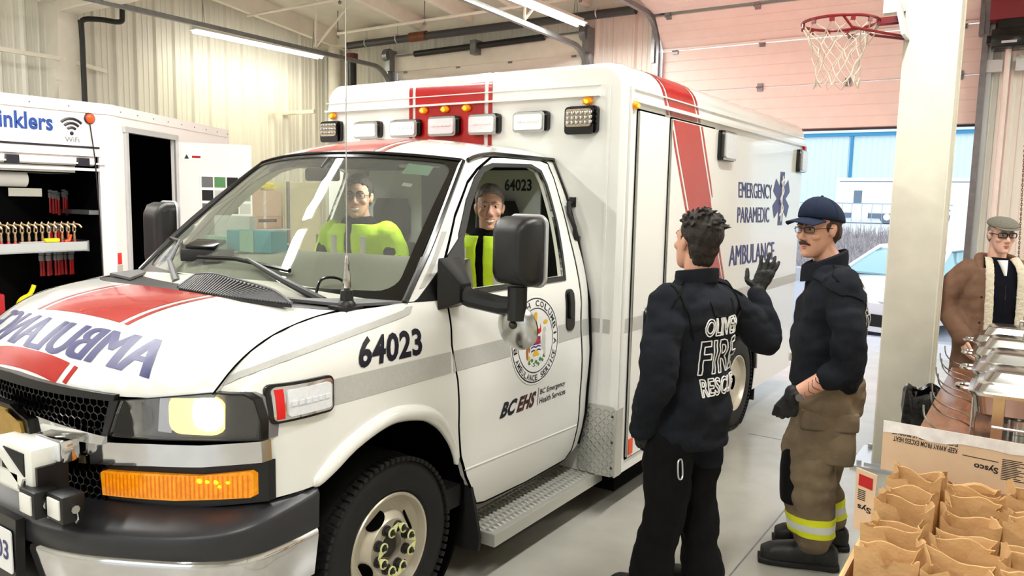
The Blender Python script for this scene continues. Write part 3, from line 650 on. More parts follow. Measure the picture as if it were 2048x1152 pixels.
m = MB(); panel(m, [(.705, .765), (.765, .76), (.765, .785), (.705, .79)], WS, .001, w=-.005); sub(m, 'white_sticker', 'paper', wsn)
# wipers
for pts, pv in (([(.80, -.04), (.42, -.21), (.02, -.12)], 1), ([(-.55, -.18), (-.70, -.1), (-.84, .08)], 2)):
    m = MB()
    if pv == 1:
        m.tube([WS(.68, -.04, .03), WS(.42, .05, .055), WS(.12, .16, .04)], [.02, .014, .009], 8); wp = sub(m, 'wiper', 'black_plastic')
        m = MB(); m.tube([WS(-.33, .155, .022), WS(.0, .17, .024), WS(.40, .13, .02)], .011, 6); sub(m, 'blade', 'black_gloss', wp)
        m = MB(); m.tube(smooth_path([WS(.62, -.03, .01), WS(.63, .06, .05), WS(.72, .07, .05), WS(.78, .01, .03), WS(.76, -.03, .01)]), .006, 6); sub(m, 'washer_hose', 'black_gloss', wp)
    else:
        m.tube([WS(-.33, -.01, .02), WS(-.55, .09, .04), WS(-.72, .24, .03)], [.02, .013, .008], 8); wp = sub(m, 'wiper', 'grey_plastic')
        m = MB(); m.tube([WS(-.97, .25, .02), WS(-.72, .24, .024), WS(-.5, .14, .02)], .011, 6); sub(m, 'blade', 'black_gloss', wp)
# ---- pillars, roof
for s in (1, -1):
    m = MB(); wsl = [tuple(WS(1, t, 0))[1:] for t in (0, .15, .3, .45, .6, .75, .9, 1)]
    front = [(y+.012, z) for y, z in wsl]
    panel(m, front+[(.80, 2.005), (.92, 2.022), (.985, 2.03), (.82, 1.962), (.70, 1.895), (.52, 1.74), (.36, 1.55), (.28, 1.44), (.13, 1.388)], SD(s), .03, du=.05, dv=.03); ap = sub(m, 'windscreen_pillar', 'amb_white', ang=40)
    m = MB(); panel(m, [(.17, 1.435), (.205, 1.44), (.43, 1.665), (.395, 1.665)], SD(s), 0, w=.002); sub(m, 'reflective_stripe', 'retro', ap)
    m = MB(); m.tube([SD(s)(y-.0, z, -.004) for y, z in wsl], .014, 6); sub(m, 'screen_seal', 'black_gloss', ap)
    m = MB(); panel(m, [(.14, 1.387), (.316, 1.379), (.385, 1.56)], SD(s), .02, w=.004); sub(m, 'black_corner_trim', 'black_plastic', ap)
m = MB(); us = [-1+2*i/20 for i in range(21)]
panel(m, [(u, .595+.135*u*u) for u in us]+[(u, 1.60) for u in reversed(us)], RF, .02, du=.08, dv=.06); roof = sub(m, 'cab_roof', 'amb_white', ang=50)
m = MB()
for u0, u1 in ((-.40, .31), (-.49, -.45), (.36, .40)): panel(m, [(u0, .605+.135*u0*u0), (u1, .605+.135*u1*u1), (u1, 1.59), (u0, 1.59)], RF, 0, w=.002)
sub(m, 'red_roof_stripe', 'amb_red', roof)
m = MB()
for s in (1, -1): m.tube([SD(s)(y, ze(y)-.004, .008) for y in [.76+.84*i/14 for i in range(15)]], .012, 6)
m.tube([WS(-1+2*i/20, 1.0, .008) for i in range(21)], .007, 6); sub(m, 'roof_gutter', 'black_gloss', roof)
# ---- doors
DOOR = [(.324, 1.376), (.334, 1.18), (.369, 1.02), (.384, .81), (.410, .66), (.46, .55), (.59, .372), (.66, .356), (1.04, .34), (1.44, .35), (1.49, .40), (1.50, .55), (1.50, .81), (1.483, 1.12), (1.492, 1.592), (1.518, 1.81), (1.535, 1.93), (1.53, 2.015), (1.45, 2.032), (1.1, 2.028), (.985, 2.022), (.82, 1.952), (.70, 1.885), (.52, 1.728), (.36, 1.535)]
WIN = [(.445, 1.405), (.535, 1.63), (.66, 1.775), (.78, 1.885), (.86, 1.94), (.97, 1.972), (1.33, 1.985), (1.40, 1.96), (1.412, 1.90), (1.385, 1.68), (1.33, 1.405)]
WINo = [(.40, 1.383), (.505, 1.65), (.64, 1.805), (.77, 1.915), (.86, 1.968), (.97, 1.993), (1.34, 2.005), (1.425, 1.975), (1.435, 1.90), (1.405, 1.68), (1.345, 1.383)]
def letter_arc(mb, s, cy, cz, ry, rz, a0, a1, h, flip=1):
    n = len(s)
    for i, ch in enumerate(s):
        if ch == ' ': continue
        a = math.radians(a0+(a1-a0)*(i+.5)/n); wd = abs(math.radians(a1-a0))/n*.78*ry/2
        c = (cy+ry*math.cos(a), cz+rz*math.sin(a)); up = (math.cos(a)*flip, math.sin(a)*flip); rt = (up[1], -up[0])
        if ch == 'I': wd *= .3
        P = lambda x, y: (c[0]+rt[0]*x+up[0]*y, c[1]+rt[1]*x+up[1]*y)
        text(mb, ch, [P(-wd, -h/2), P(wd, -h/2), P(wd, h/2), P(-wd, h/2)], SD(1), w=.003, bold=.012, du=0)
for s in (1, -1):
    m = MB(); panel(m, DOOR, SD(s), .035, holes=[WIN], du=.05, dv=.04); dr = sub(m, 'cab_door', 'amb_white', ang=40)
    m = MB(); panel(m, WINo, SD(s), .02, holes=[WIN], du=.05, dv=.05, w=.006); sub(m, 'window_seal', 'black_plastic', dr)
    m = MB(); panel(m, [(.326, 1.377), (.42, 1.385), (.525, 1.65), (.385, 1.56)], SD(s), .02, w=.008); sub(m, 'mirror_sail', 'black_plastic', dr)
    m = MB(); DD = [tuple(Vector(DOOR[i]).lerp(Vector(DOOR[(i+1) % len(DOOR)]), j/6)) for i in range(len(DOOR)) for j in range(6)]; m.tube([SD(s)(y, z, -.004) for y, z in DD], .007, 5, closed=True); sub(m, 'door_gap', 'dark', dr)
    m = MB(); panel(m, rrect(1.318, 1.11, 1.405, 1.335, .035), SD(s), .012, w=.008, du=.02); hd = sub(m, 'door_handle', 'black_gloss', dr)
    m = MB(); panel(m, rrect(1.338, 1.175, 1.385, 1.325, .018), SD(s), .012, w=.02, du=.02); sub(m, 'pull', 'black_plastic', hd)
    m = MB(); panel(m, [(.395, .535), (.42, .575), (1.50, .555), (1.50, .545)], SD(s), .0, w=.0025); m = MB(); m.tube([SD(s)(y, .588-.04*(y-.42)/1.08, -.003) for y in [.44+1.05*i/16 for i in range(17)]], .006, 6); sub(m, 'lower_crease', 'amb_white', dr)
    for a, b in ((.34, .79), (1.235, 1.478)): m = MB(); panel(m, [(a, 1.06), (b, 1.06), (b, 1.152), (a, 1.152)], SD(s), 0, w=.0016); sub(m, 'reflective_stripe', 'retro', dr)
    m = MB(); panel(m, [(1.515, 2.0), (1.53, 1.84), (1.505, 1.6), (1.497, 1.12), (1.513, .81), (1.513, .56), (1.50, .38), (1.555, .42), (1.575, .6), (1.59, .97), (1.575, 1.25), (1.58, 1.6), (1.60, 1.84), (1.60, 2.03), (1.54, 2.035)][::-1], SD(s), .03, du=.05, dv=.04); bp_ = sub(m, 'cab_corner', 'amb_white', ang=40)
    m = MB(); panel(m, [(1.505, 1.06), (1.575, 1.06), (1.575, 1.152), (1.50, 1.152)], SD(s), 0, w=.0016); sub(m, 'reflective_stripe', 'retro', bp_)
    m = MB(); m.tube([SD(s)(y, z, .0) for y, z in ((1.555, .42), (1.578, .6), (1.593, .97), (1.578, 1.25), (1.583, 1.6), (1.603, 1.84), (1.603, 2.03))], .012, 6); sub(m, 'edge_seal', 'black_gloss', bp_)
    if s > 0: door = dr
# lettering and crest on the driver's door
m = MB(); B_ = [(.700, .765), (.872, .763), (.889, .842), (.717, .842)]
text(m, 'BC', [(.700, .765), (.838, .763), (.852, .842), (.716, .842)], SD(1), bold=.05, italic=.25); sub(m, 'lettering', 'ink', door)
m = MB(); text(m, 'EHS', [(.845, .763), (1.012, .762), (1.026, .842), (.86, .842)], SD(1), bold=.05, italic=.25); sub(m, 'maroon_lettering', 'deep_maroon', door)
m = MB(); panel(m, [(1.040, .762), (1.044, .762), (1.046, .855), (1.042, .855)], SD(1), 0, w=.002, du=0)
text(m, 'BC Emergency', [(1.062, .806), (1.318, .806), (1.318, .843), (1.062, .843)], SD(1), bold=.01); text(m, 'Health Services', [(1.062, .764), (1.328, .764), (1.328, .796), (1.062, .796)], SD(1), bold=.01); sub(m, 'small_lettering', 'ink', door)
cy_, cz_ = 1.01, 1.105
ell = lambda ry, rz, n=48: [(cy_+ry*math.cos(2*math.pi*i/n), cz_+rz*math.sin(2*math.pi*i/n)) for i in range(n)]
m = MB(); panel(m, ell(.228, .225), SD(1), 0, w=.0018); crest = sub(m, 'crest_disc', 'paper', door)
m = MB()
for a, b in ((.219, .213), (.168, .163)): panel(m, ell(a, a*.985), SD(1), 0, holes=[ell(b, b*.985)], w=.0026)
letter_arc(m, 'BRITISH COLUMBIA', cy_, cz_, .190, .188, 195, -15, .03); letter_arc(m, 'AMBULANCE SERVICE', cy_, cz_, .192, .19, 202, 338, .03, -1); sub(m, 'ring_lettering', 'ink', crest)
mat('coat_red', (.80, .12, .10), .4); mat('coat_gold', (.90, .72, .18), .4); mat('coat_brown_', (.66, .38, .16), .4); mat('coat_green', (.30, .50, .30), .4); mat('coat_blue', (.14, .18, .5), .4); mat('coat_grey', (.80, .80, .78), .4)
def crest_part(name, mm, polys, w):
    m = MB()
    for p in polys: panel(m, [(cy_+a*.0125, cz_-.008+b*.0116) for a, b in p], SD(1), 0, w=w, du=0, dv=0)
    sub(m, name, mm, crest)
blob = lambda x, y, a, b, n=10: [(x+a*math.cos(2*math.pi*i/n), y+b*math.sin(2*math.pi*i/n)) for i in range(n)]
crest_part('shield', 'paper', [[(-3.6, 2.2), (-3.6, -4), (-2, -6.8), (0, -8), (2, -6.8), (3.6, -4), (3.6, 2.2)]], .0026)
crest_part('shield_blue', 'coat_blue', [[(-3.6, 2.2), (-3.6, -1.3), (3.6, -1.3), (3.6, 2.2)]]+[[(-3.6, z), (-1.8, z+.5), (0, z), (1.8, z+.5), (3.6, z), (3.6, z-.7), (1.8, z-.2), (0, z-.7), (-1.8, z-.2), (-3.6, z-.7)] for z in (-2.0, -3.6)], .003)
crest_part('shield_cross', 'coat_red', [[(-.5, 2.2), (-.5, -1.3), (.5, -1.3), (.5, 2.2)], [(-3.6, .9), (-3.6, 0), (3.6, 0), (3.6, .9)], [(-3.6, 2.2), (-3.0, 2.2), (3.6, -1.0), (3.6, -1.3), (3.0, -1.3), (-3.6, 1.9)], [(3.6, 2.2), (3.0, 2.2), (-3.6, -1.0), (-3.6, -1.3), (-3.0, -1.3), (3.6, 1.9)]], .0034)
crest_part('sun', 'coat_gold', [[(1.9*math.cos(a)*(1.5 if i % 2 else .9), -6.2+1.9*math.sin(a)*(1.5 if i % 2 else .9)) for i, a in enumerate([math.pi*k/12 for k in range(13)])]], .0034)
crest_part('stag', 'coat_brown_', [blob(-6.4, .5, 1.5, 3.0), blob(-7.2, 4.6, 1.2, 1.6), blob(-6.6, -4.2, .8, 3.0), blob(-5.0, -1.6, .8, 2.6), [(-8.2, 5.6), (-9.6, 9.5), (-8.6, 7.4), (-8.0, 9.8), (-7.4, 5.8)], [(-6.4, 5.6), (-5.4, 9.0), (-6.2, 6.6)]], .0026)
crest_part('ram', 'coat_grey', [blob(6.2, .4, 1.6, 3.0), blob(6.8, 4.4, 1.3, 1.5), blob(6.6, -4.2, .8, 3.0), blob(5.0, -1.6, .8, 2.6)], .0026)
crest_part('mantling', 'coat_red', [blob(-2.4, 4.4, 1.8, 1.2), blob(2.4, 4.4, 1.8, 1.2), blob(0, 6.4, 1.5, 1.2), [(-4.4, 4), (-3.8, 8), (-3, 4)], [(4.4, 4), (3.8, 8), (3, 4)]], .0026)
crest_part('crown', 'coat_gold', [[(-1.6, 2.6), (-1.9, 5.2), (-.9, 4.0), (0, 5.8), (.9, 4.0), (1.9, 5.2), (1.6, 2.6)], [(-.9, 7.2), (-1.2, 12.5), (0, 13.4), (1.2, 12.5), (.9, 7.2)], blob(7.6, 8.0, 1.8, 1.0), blob(-5.2, -6.5, .7, 1.2)], .003)
crest_part('flowers', 'coat_green', [blob(x, -9.2-.9*math.cos(x*.5)+((i % 2)*1.3), 1.1, .9, 7) for i, x in enumerate((-5, -3.4, -1.8, -.2, 1.4, 3, 4.6, 6))], .0026)
crest_part('blossoms', 'paper', [blob(x, -8.8-.9*math.cos(x*.5)-((i % 2)*.8), .55, .5, 6) for i, x in enumerate((-4.3, -2.6, -1, .6, 2.2, 3.8, 5.4))], .0034)
# ---- mirrors
for s in (1, -1):
    m = MB(); prof = []
    ux = Vector((.93*s, .30 if s > 0 else .30, 0)).normalized()
    C0 = Vector((s*1.285, .42, 1.60 if s > 0 else 1.545)); k_ = .70 if s > 0 else 1.0; rz_ = Matrix.Rotation(-.12 if s > 0 else -.22, 3, 'Z') @ Matrix.Diagonal((1, 1 if s > 0 else .6, 1)); nf = Vector((0, -1, 0))
    rings = []
    for d, sc in ((.0, .90), (.02, 1.0), (.09, 1.0), (.15, .93), (.19, .75), (.2, .55)):
        rings.append([C0+rz_ @ (Vector((s*a*sc, .07-d, b*sc))*k_) for a, b in rrect(-.142, -.205, .142, .205, .05, 5)])
    m.loft(rings); mr = sub(m, 'door_mirror', 'black_plastic', ang=50)
    m = MB(); m.tube([C0+rz_ @ (Vector((s*a, .072, b))*k_) for a, b in rrect(-.142, -.205, .142, .205, .05, 5)], .010, 6, closed=True); sub(m, 'rim_edge', 'galv_bright', mr)
    m = MB(); panel(m, rrect(-.125, -.2, .125, .2, .04, 4), lambda u, v, w: C0+rz_ @ (Vector((u, .078+w, v))*k_), .004); sub(m, 'mirror_glass', 'chrome', mr)
    m = MB(); m.tube([(s*.97, .36, 1.43), (s*1.06, .385, 1.385), (s*1.20, .41, 1.365), (s*1.29, .42, 1.37)], [.05, .042, .04, .035], 10); m.cyl((s*1.285, .41, 1.31), (s*1.285, .41, 1.45), .042, n=14); m.loft([[Vector((s*.985, .33+a*.16, 1.40+b)) for a, b in rrect(-.5, -.06, .5, .16, .05)], [Vector((s*1.05, .36+a*.08, 1.40+b*.5)) for a, b in rrect(-.5, -.06, .5, .1, .03)]]); sub(m, 'arm', 'black_plastic', mr)
    m = MB(); m.lathe([(0, -.03), (.05, -.028), (.085, -.015), (.1, 0), (.1, .008), (0, .008)], (s*1.275, .43, 1.275), (0, 1, .15), 28); cv = sub(m, 'convex_mirror', 'steel', mr); m = MB(); m.sph((s*1.275, .395, 1.29), .018); m.tube([(s*1.275, .40, 1.29), (s*1.28, .41, 1.33)], .01, 6); sub(m, 'mount', 'lug', cv)
# ---- wheels
def wheel(x, y, z, s, dish, name):
    m = MB(); wd = .225
    prof = [(.215, -wd), (.24, -wd-.005), (.31, -wd-.012), (.352, -wd), (.372, -wd+.025), (.378, -wd/2), (.372, -.025), (.352, -.0), (.31, .012), (.24, .006), (.222, -.012)]
    m.lathe(prof, (x, y, z), (s, 0, 0), 72, closed=True)
    for k in range(72):
        a = 2*math.pi*k/72
        for o in (-.012, -.21): m.box(Vector((x+s*o, y+.366*math.cos(a), z+.366*math.sin(a))), (.05, .016, .02), rot=Matrix.Rotation(a, 3, 'X'))
    ty = sub(m, name, 'rubber', ang=40)
    m = MB()
    if dish > 0: pr = [(.218, -.03), (.226, .0), (.222, .006), (.214, .004), (.207, -.02), (.20, -.055), (.186, -.066), (.172, -.062), (.16, -.045), (.132, -.012), (.122, -.004), (.118, .002), (.062, .002), (.06, -.05), (.0, -.05)]
    else: pr = [(.218, -.03), (.226, .0), (.222, .006), (.214, .004), (.207, -.02), (.20, -.03), (.185, -.055), (.17, -.06), (.13, -.05), (.12, -.035), (.06, -.03), (0, -.03)]
    m.lathe(pr, (x, y, z), (s, 0, 0), 48); rm = sub(m, 'rim', 'rim_steel', ty, ang=30)
    if dish > 0:
        for k in range(4):
            a = math.radians(118+90*k); m = MB(); tx = Vector((0, -math.sin(a), math.cos(a))); rd = Vector((0, math.cos(a), math.sin(a)))
            sl = Vector((-s*.033, 0, 0))+rd*.030; sl.normalize(); c = Vector((x+s*(-.024), y, z))+rd*.146
            n_ = sl.cross(tx).normalized()*(1 if sl.cross(tx).x*s > 0 else -1)
            m.loft([[c+n_*h+tx*math.cos(q)*.050+sl*math.sin(q)*.033 for q in [2*math.pi*i/20 for i in range(20)]] for h in (-.004, .004)]); sub(m, 'hole_shade_plate', 'dark', rm)  # near-black oval plate on the disc, coloured as the shade of a hole
        for k in range(8):
            a = math.radians(22+45*k); c = Vector((x, y+.088*math.cos(a), z+.088*math.sin(a)))
            m = MB(); m.cyl(c, c+Vector((s*.012, 0, 0)), .023, n=16); m.cyl(c+Vector((s*.01, 0, 0)), c+Vector((s*.038, 0, 0)), .017, .015, n=6); m.cyl(c+Vector((s*.03, 0, 0)), c+Vector((s*.052, 0, 0)), .008, n=8); sub(m, 'lug_nut', 'lug', rm)
            if s > 0:
                b = a+(1 if k % 2 else -1)*1.25; tg = Vector((0, math.cos(b), math.sin(b))); c2 = c+Vector((s*.036, 0, 0)); nn = Vector((0, -tg.z, tg.y)); m = MB()
                m.lathe([(.0165, 0), (.021, 0), (.021, .006), (.0165, .006)], c2, (s, 0, 0), 14, closed=True)
                m.add([c2+tg*.019+nn*.013, c2+tg*.05, c2+tg*.019-nn*.013, c2+tg*.019+nn*.013+Vector((s*.005, 0, 0)), c2+tg*.05+Vector((s*.005, 0, 0)), c2+tg*.019-nn*.013+Vector((s*.005, 0, 0))], [(0, 1, 2), (3, 5, 4), (0, 3, 4, 1), (1, 4, 5, 2), (2, 5, 3, 0)]); sub(m, 'nut_indicator', 'yellow_tag', rm)
        m = MB(); m.cyl((x-s*.045, y, z), (x-s*.01, y, z), .055, .045, n=20); sub(m, 'hub', 'lug', rm)
for s in (1, -1):
    wheel(s*.955, 0, .376, s, 1, 'front_wheel'); wheel(s*1.165, 3.82, .376, s, 0, 'rear_wheel')
    m = MB(); panel(m, [(.70, .69), (.84, .71), (.925, .66), (.99, .46), (1.03, .24), (1.02, .175), (.92, .165), (.80, .19), (.72, .26)][::s], lambda u, v, w: Vector((s*u, .52-.05*(v-.2)-w, v)), .018, du=.05); sub(m, 'mud_flap', 'rubber')
m = MB(); m.b2((-.8, .0, .25), (-.7, 5.2, .42)); m.b2((.7, .0, .25), (.8, 5.2, .42)); m.b2((-.75, -.06, .3), (.75, .06, .42)); m.b2((-.9, 3.75, .3), (.9, 3.9, .44)); m.b2((-.7, -.9, .38), (.7, .5, .55)); m.b2((-.9, .5, .40), (.9, 1.6, .45)); sub(m, 'chassis', 'dark')
# ---- running boards
for s in (1, -1):
    m = MB(); m.b2((s*.78, .60, .175), (s*1.06, 1.70, .235)); rb = sub(m, 'running_board', 'diamond_plate', ang=30)
    m = MB()
    for i in range(5):
        for j in range(30):
            c = Vector((s*(.81+i*.05), .63+j*.0355, .236)); k = [(-.02, -.006), (0, -.010), (.02, -.006), (.02, .004), (0, .001), (-.02, .004)]
            o = [(c.x+a, c.y+b, c.z+(.011 if abs(a) < .01 else .003)) for a, b in k]+[(c.x+a, c.y+b, c.z-.002) for a, b in k]
            m.add(o, [(0, 1, 4, 5), (1, 2, 3, 4)]+[(q, (q+1) % 6, (q+1) % 6+6, q+6) for q in range(6)])
    m.b2((s*.785, .605, .232), (s*1.055, 1.695, .2365)); sub(m, 'tread_pattern', 'diamond_plate', rb, smooth=False)
    m = MB(); m.b2((s*.80, .56, .24), (s*.82, 1.62, .38)); sub(m, 'kick_plate', 'diamond_plate', rb)
# antenna on the hood edge
m = MB(); m.lathe([(.036, 0), (.034, .01), (.026, .02), (.024, .06), (.012, .065)], (.85, -.14, 1.388), (0, 0, 1), 16); an = sub(m, 'antenna', 'black_plastic')
m = MB(); m.lathe([(.012, .065), (.017, .075), (.015, .12), (.010, .16), (.012, .165), (.006, .19), (.0025, .2), (.002, 1.45), (.0, 1.45)], (.85, -.14, 1.388), (0, .0, 1), 10); sub(m, 'whip', 'steel', an); m = MB(); m.b2((.80, -.19, 1.37), (.90, -.10, 1.388)); sub(m, 'mount', 'black_plastic', an)
# ---- cab interior
def dash_z(u, b): return 1.374+.16*(1-(1-b)**1.7)+.02*math.exp(-((u-.42)/.25)**2)*math.exp(-((b-.6)/.3)**2)
m = MB(); m.grid(lambda a, b: (lambda u: Vector((.94*u*(1-.06*b), .05-.24*(1-u*u)+b*.56, dash_z(u, b))))(-1+2*a), 28, 12)
m.grid(lambda a, b: (lambda u: Vector((.885*u, .61-.24*(1-u*u)+.05*math.sin(math.pi*b), dash_z(u, 1)-b*.75)))(-1+2*a), 28, 8); sub(m, 'dashboard', 'dash', ang=40)
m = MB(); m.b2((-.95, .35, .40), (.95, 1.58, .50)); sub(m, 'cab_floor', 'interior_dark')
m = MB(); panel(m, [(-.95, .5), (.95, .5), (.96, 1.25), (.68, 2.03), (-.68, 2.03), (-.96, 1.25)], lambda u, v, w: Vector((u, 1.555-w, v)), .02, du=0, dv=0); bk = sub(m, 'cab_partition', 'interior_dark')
m = MB(); m.b2((.22, 1.545, 1.62), (.68, 1.556, 1.98)); nb = sub(m, 'white_panel', 'interior_grey', bk); m = MB(); m.b2((-.68, 1.545, 1.50), (-.22, 1.556, 1.98)); sub(m, 'white_panel', 'interior_grey', bk)
m = MB(); text(m, '64023', [(.43, 1.86), (.62, 1.86), (.62, 1.93), (.43, 1.93)], lambda u, v, w: Vector((u, 1.544-w, v)), bold=.03); sub(m, 'unit_number', 'ink', nb)
m = MB(); m.b2((-.12, 1.22, 1.985), (.12, 1.32, 2.01), bev=.008); dl_ = sub(m, 'added_dome_lamp', 'lamp_white'); ld = bpy.data.lights.new('crew_fill_light', 'AREA'); ld.size = .2; ld.energy = 3.2; ld.color = (1, .96, .88); lo = bpy.data.objects.new('crew_fill_light', ld); COL.objects.link(lo); lo.location = (0, 1.15, 1.975); lo.rotation_euler = (math.radians(-25), 0, 0); attach(lo, A)  # unseen lamp added under the roof to brighten the crew and dashboard
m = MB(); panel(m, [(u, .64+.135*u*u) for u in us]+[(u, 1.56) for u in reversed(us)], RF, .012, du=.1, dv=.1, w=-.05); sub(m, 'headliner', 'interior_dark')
for s in (1, -1):
    m = MB(); cx = s*.42
    m.loft([[Vector((cx+a*k, y, z+b*.6)) for a, b in rrect(-.25, -.10, .25, .10, .06)] for y, z, k in ((.90, .93, .9), (.94, .95, 1), (1.36, .93, 1), (1.42, .93, .95))])
    m.loft([[Vector((cx+a*k, 1.45+.06*(z-.9)+b, z)) for a, b in rrect(-.25, -.06, .25, .06, .05)] for z, k in ((.88, .9), (.95, 1), (1.2, 1), (1.45, .85), (1.52, .7))])
    m.loft([[Vector((cx+a*k, 1.49+b, z)) for a, b in rrect(-.14, -.05, .14, .05, .04)] for z, k in ((1.52, .7), (1.58, 1), (1.74, 1), (1.80, .75))]); m.b2((cx-.22, .95, .5), (cx+.22, 1.42, .87)); sub(m, 'seat', 'seat_cloth', ang=50)
m = MB(); c = Vector((.42, .74, 1.34)); ax = Vector((0, .86, .5)).normalized(); u_ = Vector((1, 0, 0)); v_ = ax.cross(u_)
m.tube([c+(u_*math.cos(a)+v_*math.sin(a))*.19 for a in [2*math.pi*i/32 for i in range(32)]], .016, 8, closed=True); m.tube([c-u_*.18, c, c+u_*.18], .014, 6); m.cyl(c-ax*.05, c+ax*.02, .06, n=16); m.tube([c, c-ax*.3], .03, 8); sub(m, 'steering_wheel', 'black_plastic')
m = MB(); m.b2((-.12, .50, 1.885), (.12, .53, 1.95), bev=.012); m.tube([(0, .515, 1.95), (0, .56, 2.0)], .012, 6); sub(m, 'rear_view_mirror', 'black_plastic')
# ---- rear module
XM, YM, YE = 1.172, 1.61, 5.50
m = MB(); rings = []
for y, k in ((YM, .0), (YM+.002, .035), (YM+.03, .062), (YM+.09, .07), (YM+.16, .07), (YE-.05, .07), (YE, .04)):
    inset = .07-k; x1 = XM-inset; z1 = 2.575-inset*1.0; rr = .13
    o = [(x1, .24)]+[(x1-rr+rr*math.cos(a), z1-rr+rr*math.sin(a)) for a in [math.pi/2*i/8 for i in range(9)]]
    o += [(-a, b) for a, b in reversed(o)]
    rings.append([Vector((a, y, b)) for a, b in o])
m.loft(rings); mod = sub(m, 'patient_module', 'amb_white', ang=30)
for s in (1, -1):                                       # wheel arches cut out of the box
    c = MB(); c.cyl((s*.72, 3.82, .42), (s*1.4, 3.82, .42), .46, n=48); co_ = c.build('cutter', 'dark', None, smooth=False); bo = mod.modifiers.new('b', 'BOOLEAN'); bo.operation = 'DIFFERENCE'; bo.object = co_; bo.solver = 'EXACT'
    dg = bpy.context.evaluated_depsgraph_get(); nm_ = bpy.data.meshes.new_from_object(mod.evaluated_get(dg)); mod.modifiers.clear(); mod.data = nm_; bpy.data.objects.remove(co_)
    while len(nm_.materials) > 1: nm_.materials.pop()
    nm_.polygons.foreach_set('material_index', [0]*len(nm_.polygons)); nm_.shade_smooth(); nm_.set_sharp_from_angle(angle=math.radians(30)); mod.data.name = 'patient_module'
MS = lambda u, v, w: Vector((XM+w, u, v))
MSn = lambda u, v, w: Vector((-XM-w, u, v))
MF = lambda u, v, w: Vector((u, YM-w, v))
def MR(x, v, w):
    """front face rolling over the roof edge: v is height up to 2.44, then arc length"""
    r = .09
    if v <= 2.485: return Vector((x, YM-w, v))
    a = min((v-2.485)/r, math.pi/2); e = max(v-2.485-r*math.pi/2, 0)
    return Vector((x, YM+r-(r+w)*math.cos(a)+e, 2.485+(r+w)*math.sin(a)))
m = MB()
for x0, x1 in ((-.325, .225), (-.378, -.350), (.255, .283)): panel(m, [(x0, 1.95), (x1, 1.95), (x1, 2.75), (x0, 2.75)], MR, 0, du=.2, dv=.02, w=.004)
sub(m, 'red_front_stripe', 'amb_red', mod)
def MSR(u, v, w):
    r = .13; z0 = 2.575-r
    if v <= z0: return Vector((XM+w, u, v))
    a = min((v-z0)/r, math.pi/2); e = max(v-z0-r*math.pi/2, 0)
    return Vector((XM-r+(r+w)*math.cos(a)-e, u, z0+(r+w)*math.sin(a)))
m = MB()
def slant(a, b):
    lo = lambda z: 2.28+(2.15-z)*.60 if z < 2.2 else 2.255-(z-2.2)*.62
    za = (2.332, 2.36, 2.42, 2.75); panel(m, [(lo(z)+a, z) for z in za]+[(lo(z)+b, z) for z in reversed(za)], MSR, 0, du=.3, dv=.03, w=.003)
    za = [.95+.1*i for i in range(14)]+[2.31]; P = [(max(lo(z)+a, 2.23), z) for z in za]+[(min(lo(z)+b, 2.995), z) for z in reversed(za)]
    P = [p for i, p in enumerate(P) if i == 0 or (Vector(p)-Vector(P[i-1])).length > .002]
    ok = [(max(lo(z)+a, 2.23), min(lo(z)+b, 2.995), z) for z in za]; ok = [q for q in ok if q[1]-q[0] > .004]
    ob = [(max(lo(z)+a, 3.015), lo(z)+b, z) for z in za]; ob = [q for q in ob if q[1]-q[0] > .004]
    if len(ob) > 1: panel(m, [(q[0], q[2]) for q in ob]+[(q[1], q[2]) for q in reversed(ob)], MSR, 0, du=.3, dv=.1, w=.003)
    if len(ok) > 1: panel(m, [(q[0], q[2]) for q in ok]+[(q[1], q[2]) for q in reversed(ok)], MSR, 0, du=.3, dv=.1, w=.0135)
for a, b in ((.05, .49), (-.01, .022), (.52, .55)): slant(a, b)
sub(m, 'red_side_stripe', 'amb_red', mod)
# drip rails
m = MB()
for z, h, d in ((2.385, .012, .03), (2.445, .006, .010)): m.b2((-XM+.03, YM-d, z), (1.015, YM+.01, z+h))
m.b2((XM-.01, 1.69, 2.355), (XM+.028, YE-.05, 2.375)); m.b2((XM-.01, 1.70, 2.425), (XM+.012, YE-.05, 2.432)); m.b2((XM-.004, 1.66, .24), (XM+.008, 1.675, 2.44)); m.b2((1.06, YM-.006, .24), (1.075, YM+.01, 2.44))
sub(m, 'drip_rail', 'amb_white', mod, smooth=False)
# warning lights across the front
for i, (x0, x1, z0, z1) in enumerate(((-1.165, -.985, 2.185, 2.325), (-.835, -.61, 2.2, 2.31), (-.505, -.265, 2.2, 2.31), (-.18, .05, 2.2, 2.32), (.14, .355, 2.2, 2.32), (.47, .695, 2.205, 2.32), (.82, 1.012, 2.185, 2.335))):
    big = i in (0, 6)
    m = MB(); panel(m, rrect(x0, z0, x1, z1, .022), MF, .04, w=.028, du=0, dv=0); wl = sub(m, 'warning_light', 'black_gloss', ang=30)
    m = MB(); panel(m, rrect(x0-.008, z0-.006, x1-.016, z1-.004, .022), MF, .02, w=.042, du=0, dv=0)
    sub(m, 'bezel', 'black_gloss' if big else 'steel', wl, ang=30)
    m = MB(); panel(m, rrect(x0+.004, z0+.008 if not big else z0+.035, x1-.03, z1-.018, .014), MF, .02, w=.052, du=0, dv=0); sub(m, 'lens', 'lens_amber_clear' if big else 'clear_lens', wl)
    m = MB()
    if big:
        for a in range(6):
            for b in range(3): m.sph(MF(x0+.022+a*(x1-x0-.05)/5, z0+.058+b*.026, .056), (.011, .006, .010), n=8, k=5)
        sub(m, 'led_cluster', 'steel', wl)
    else:
        for a in range(5): m.box(MF(x0+.04+a*(x1-x0-.1)/4, (z0+z1)/2, .053), (.02, .006, .012))
        sub(m, 'led_row', 'led_white', wl)
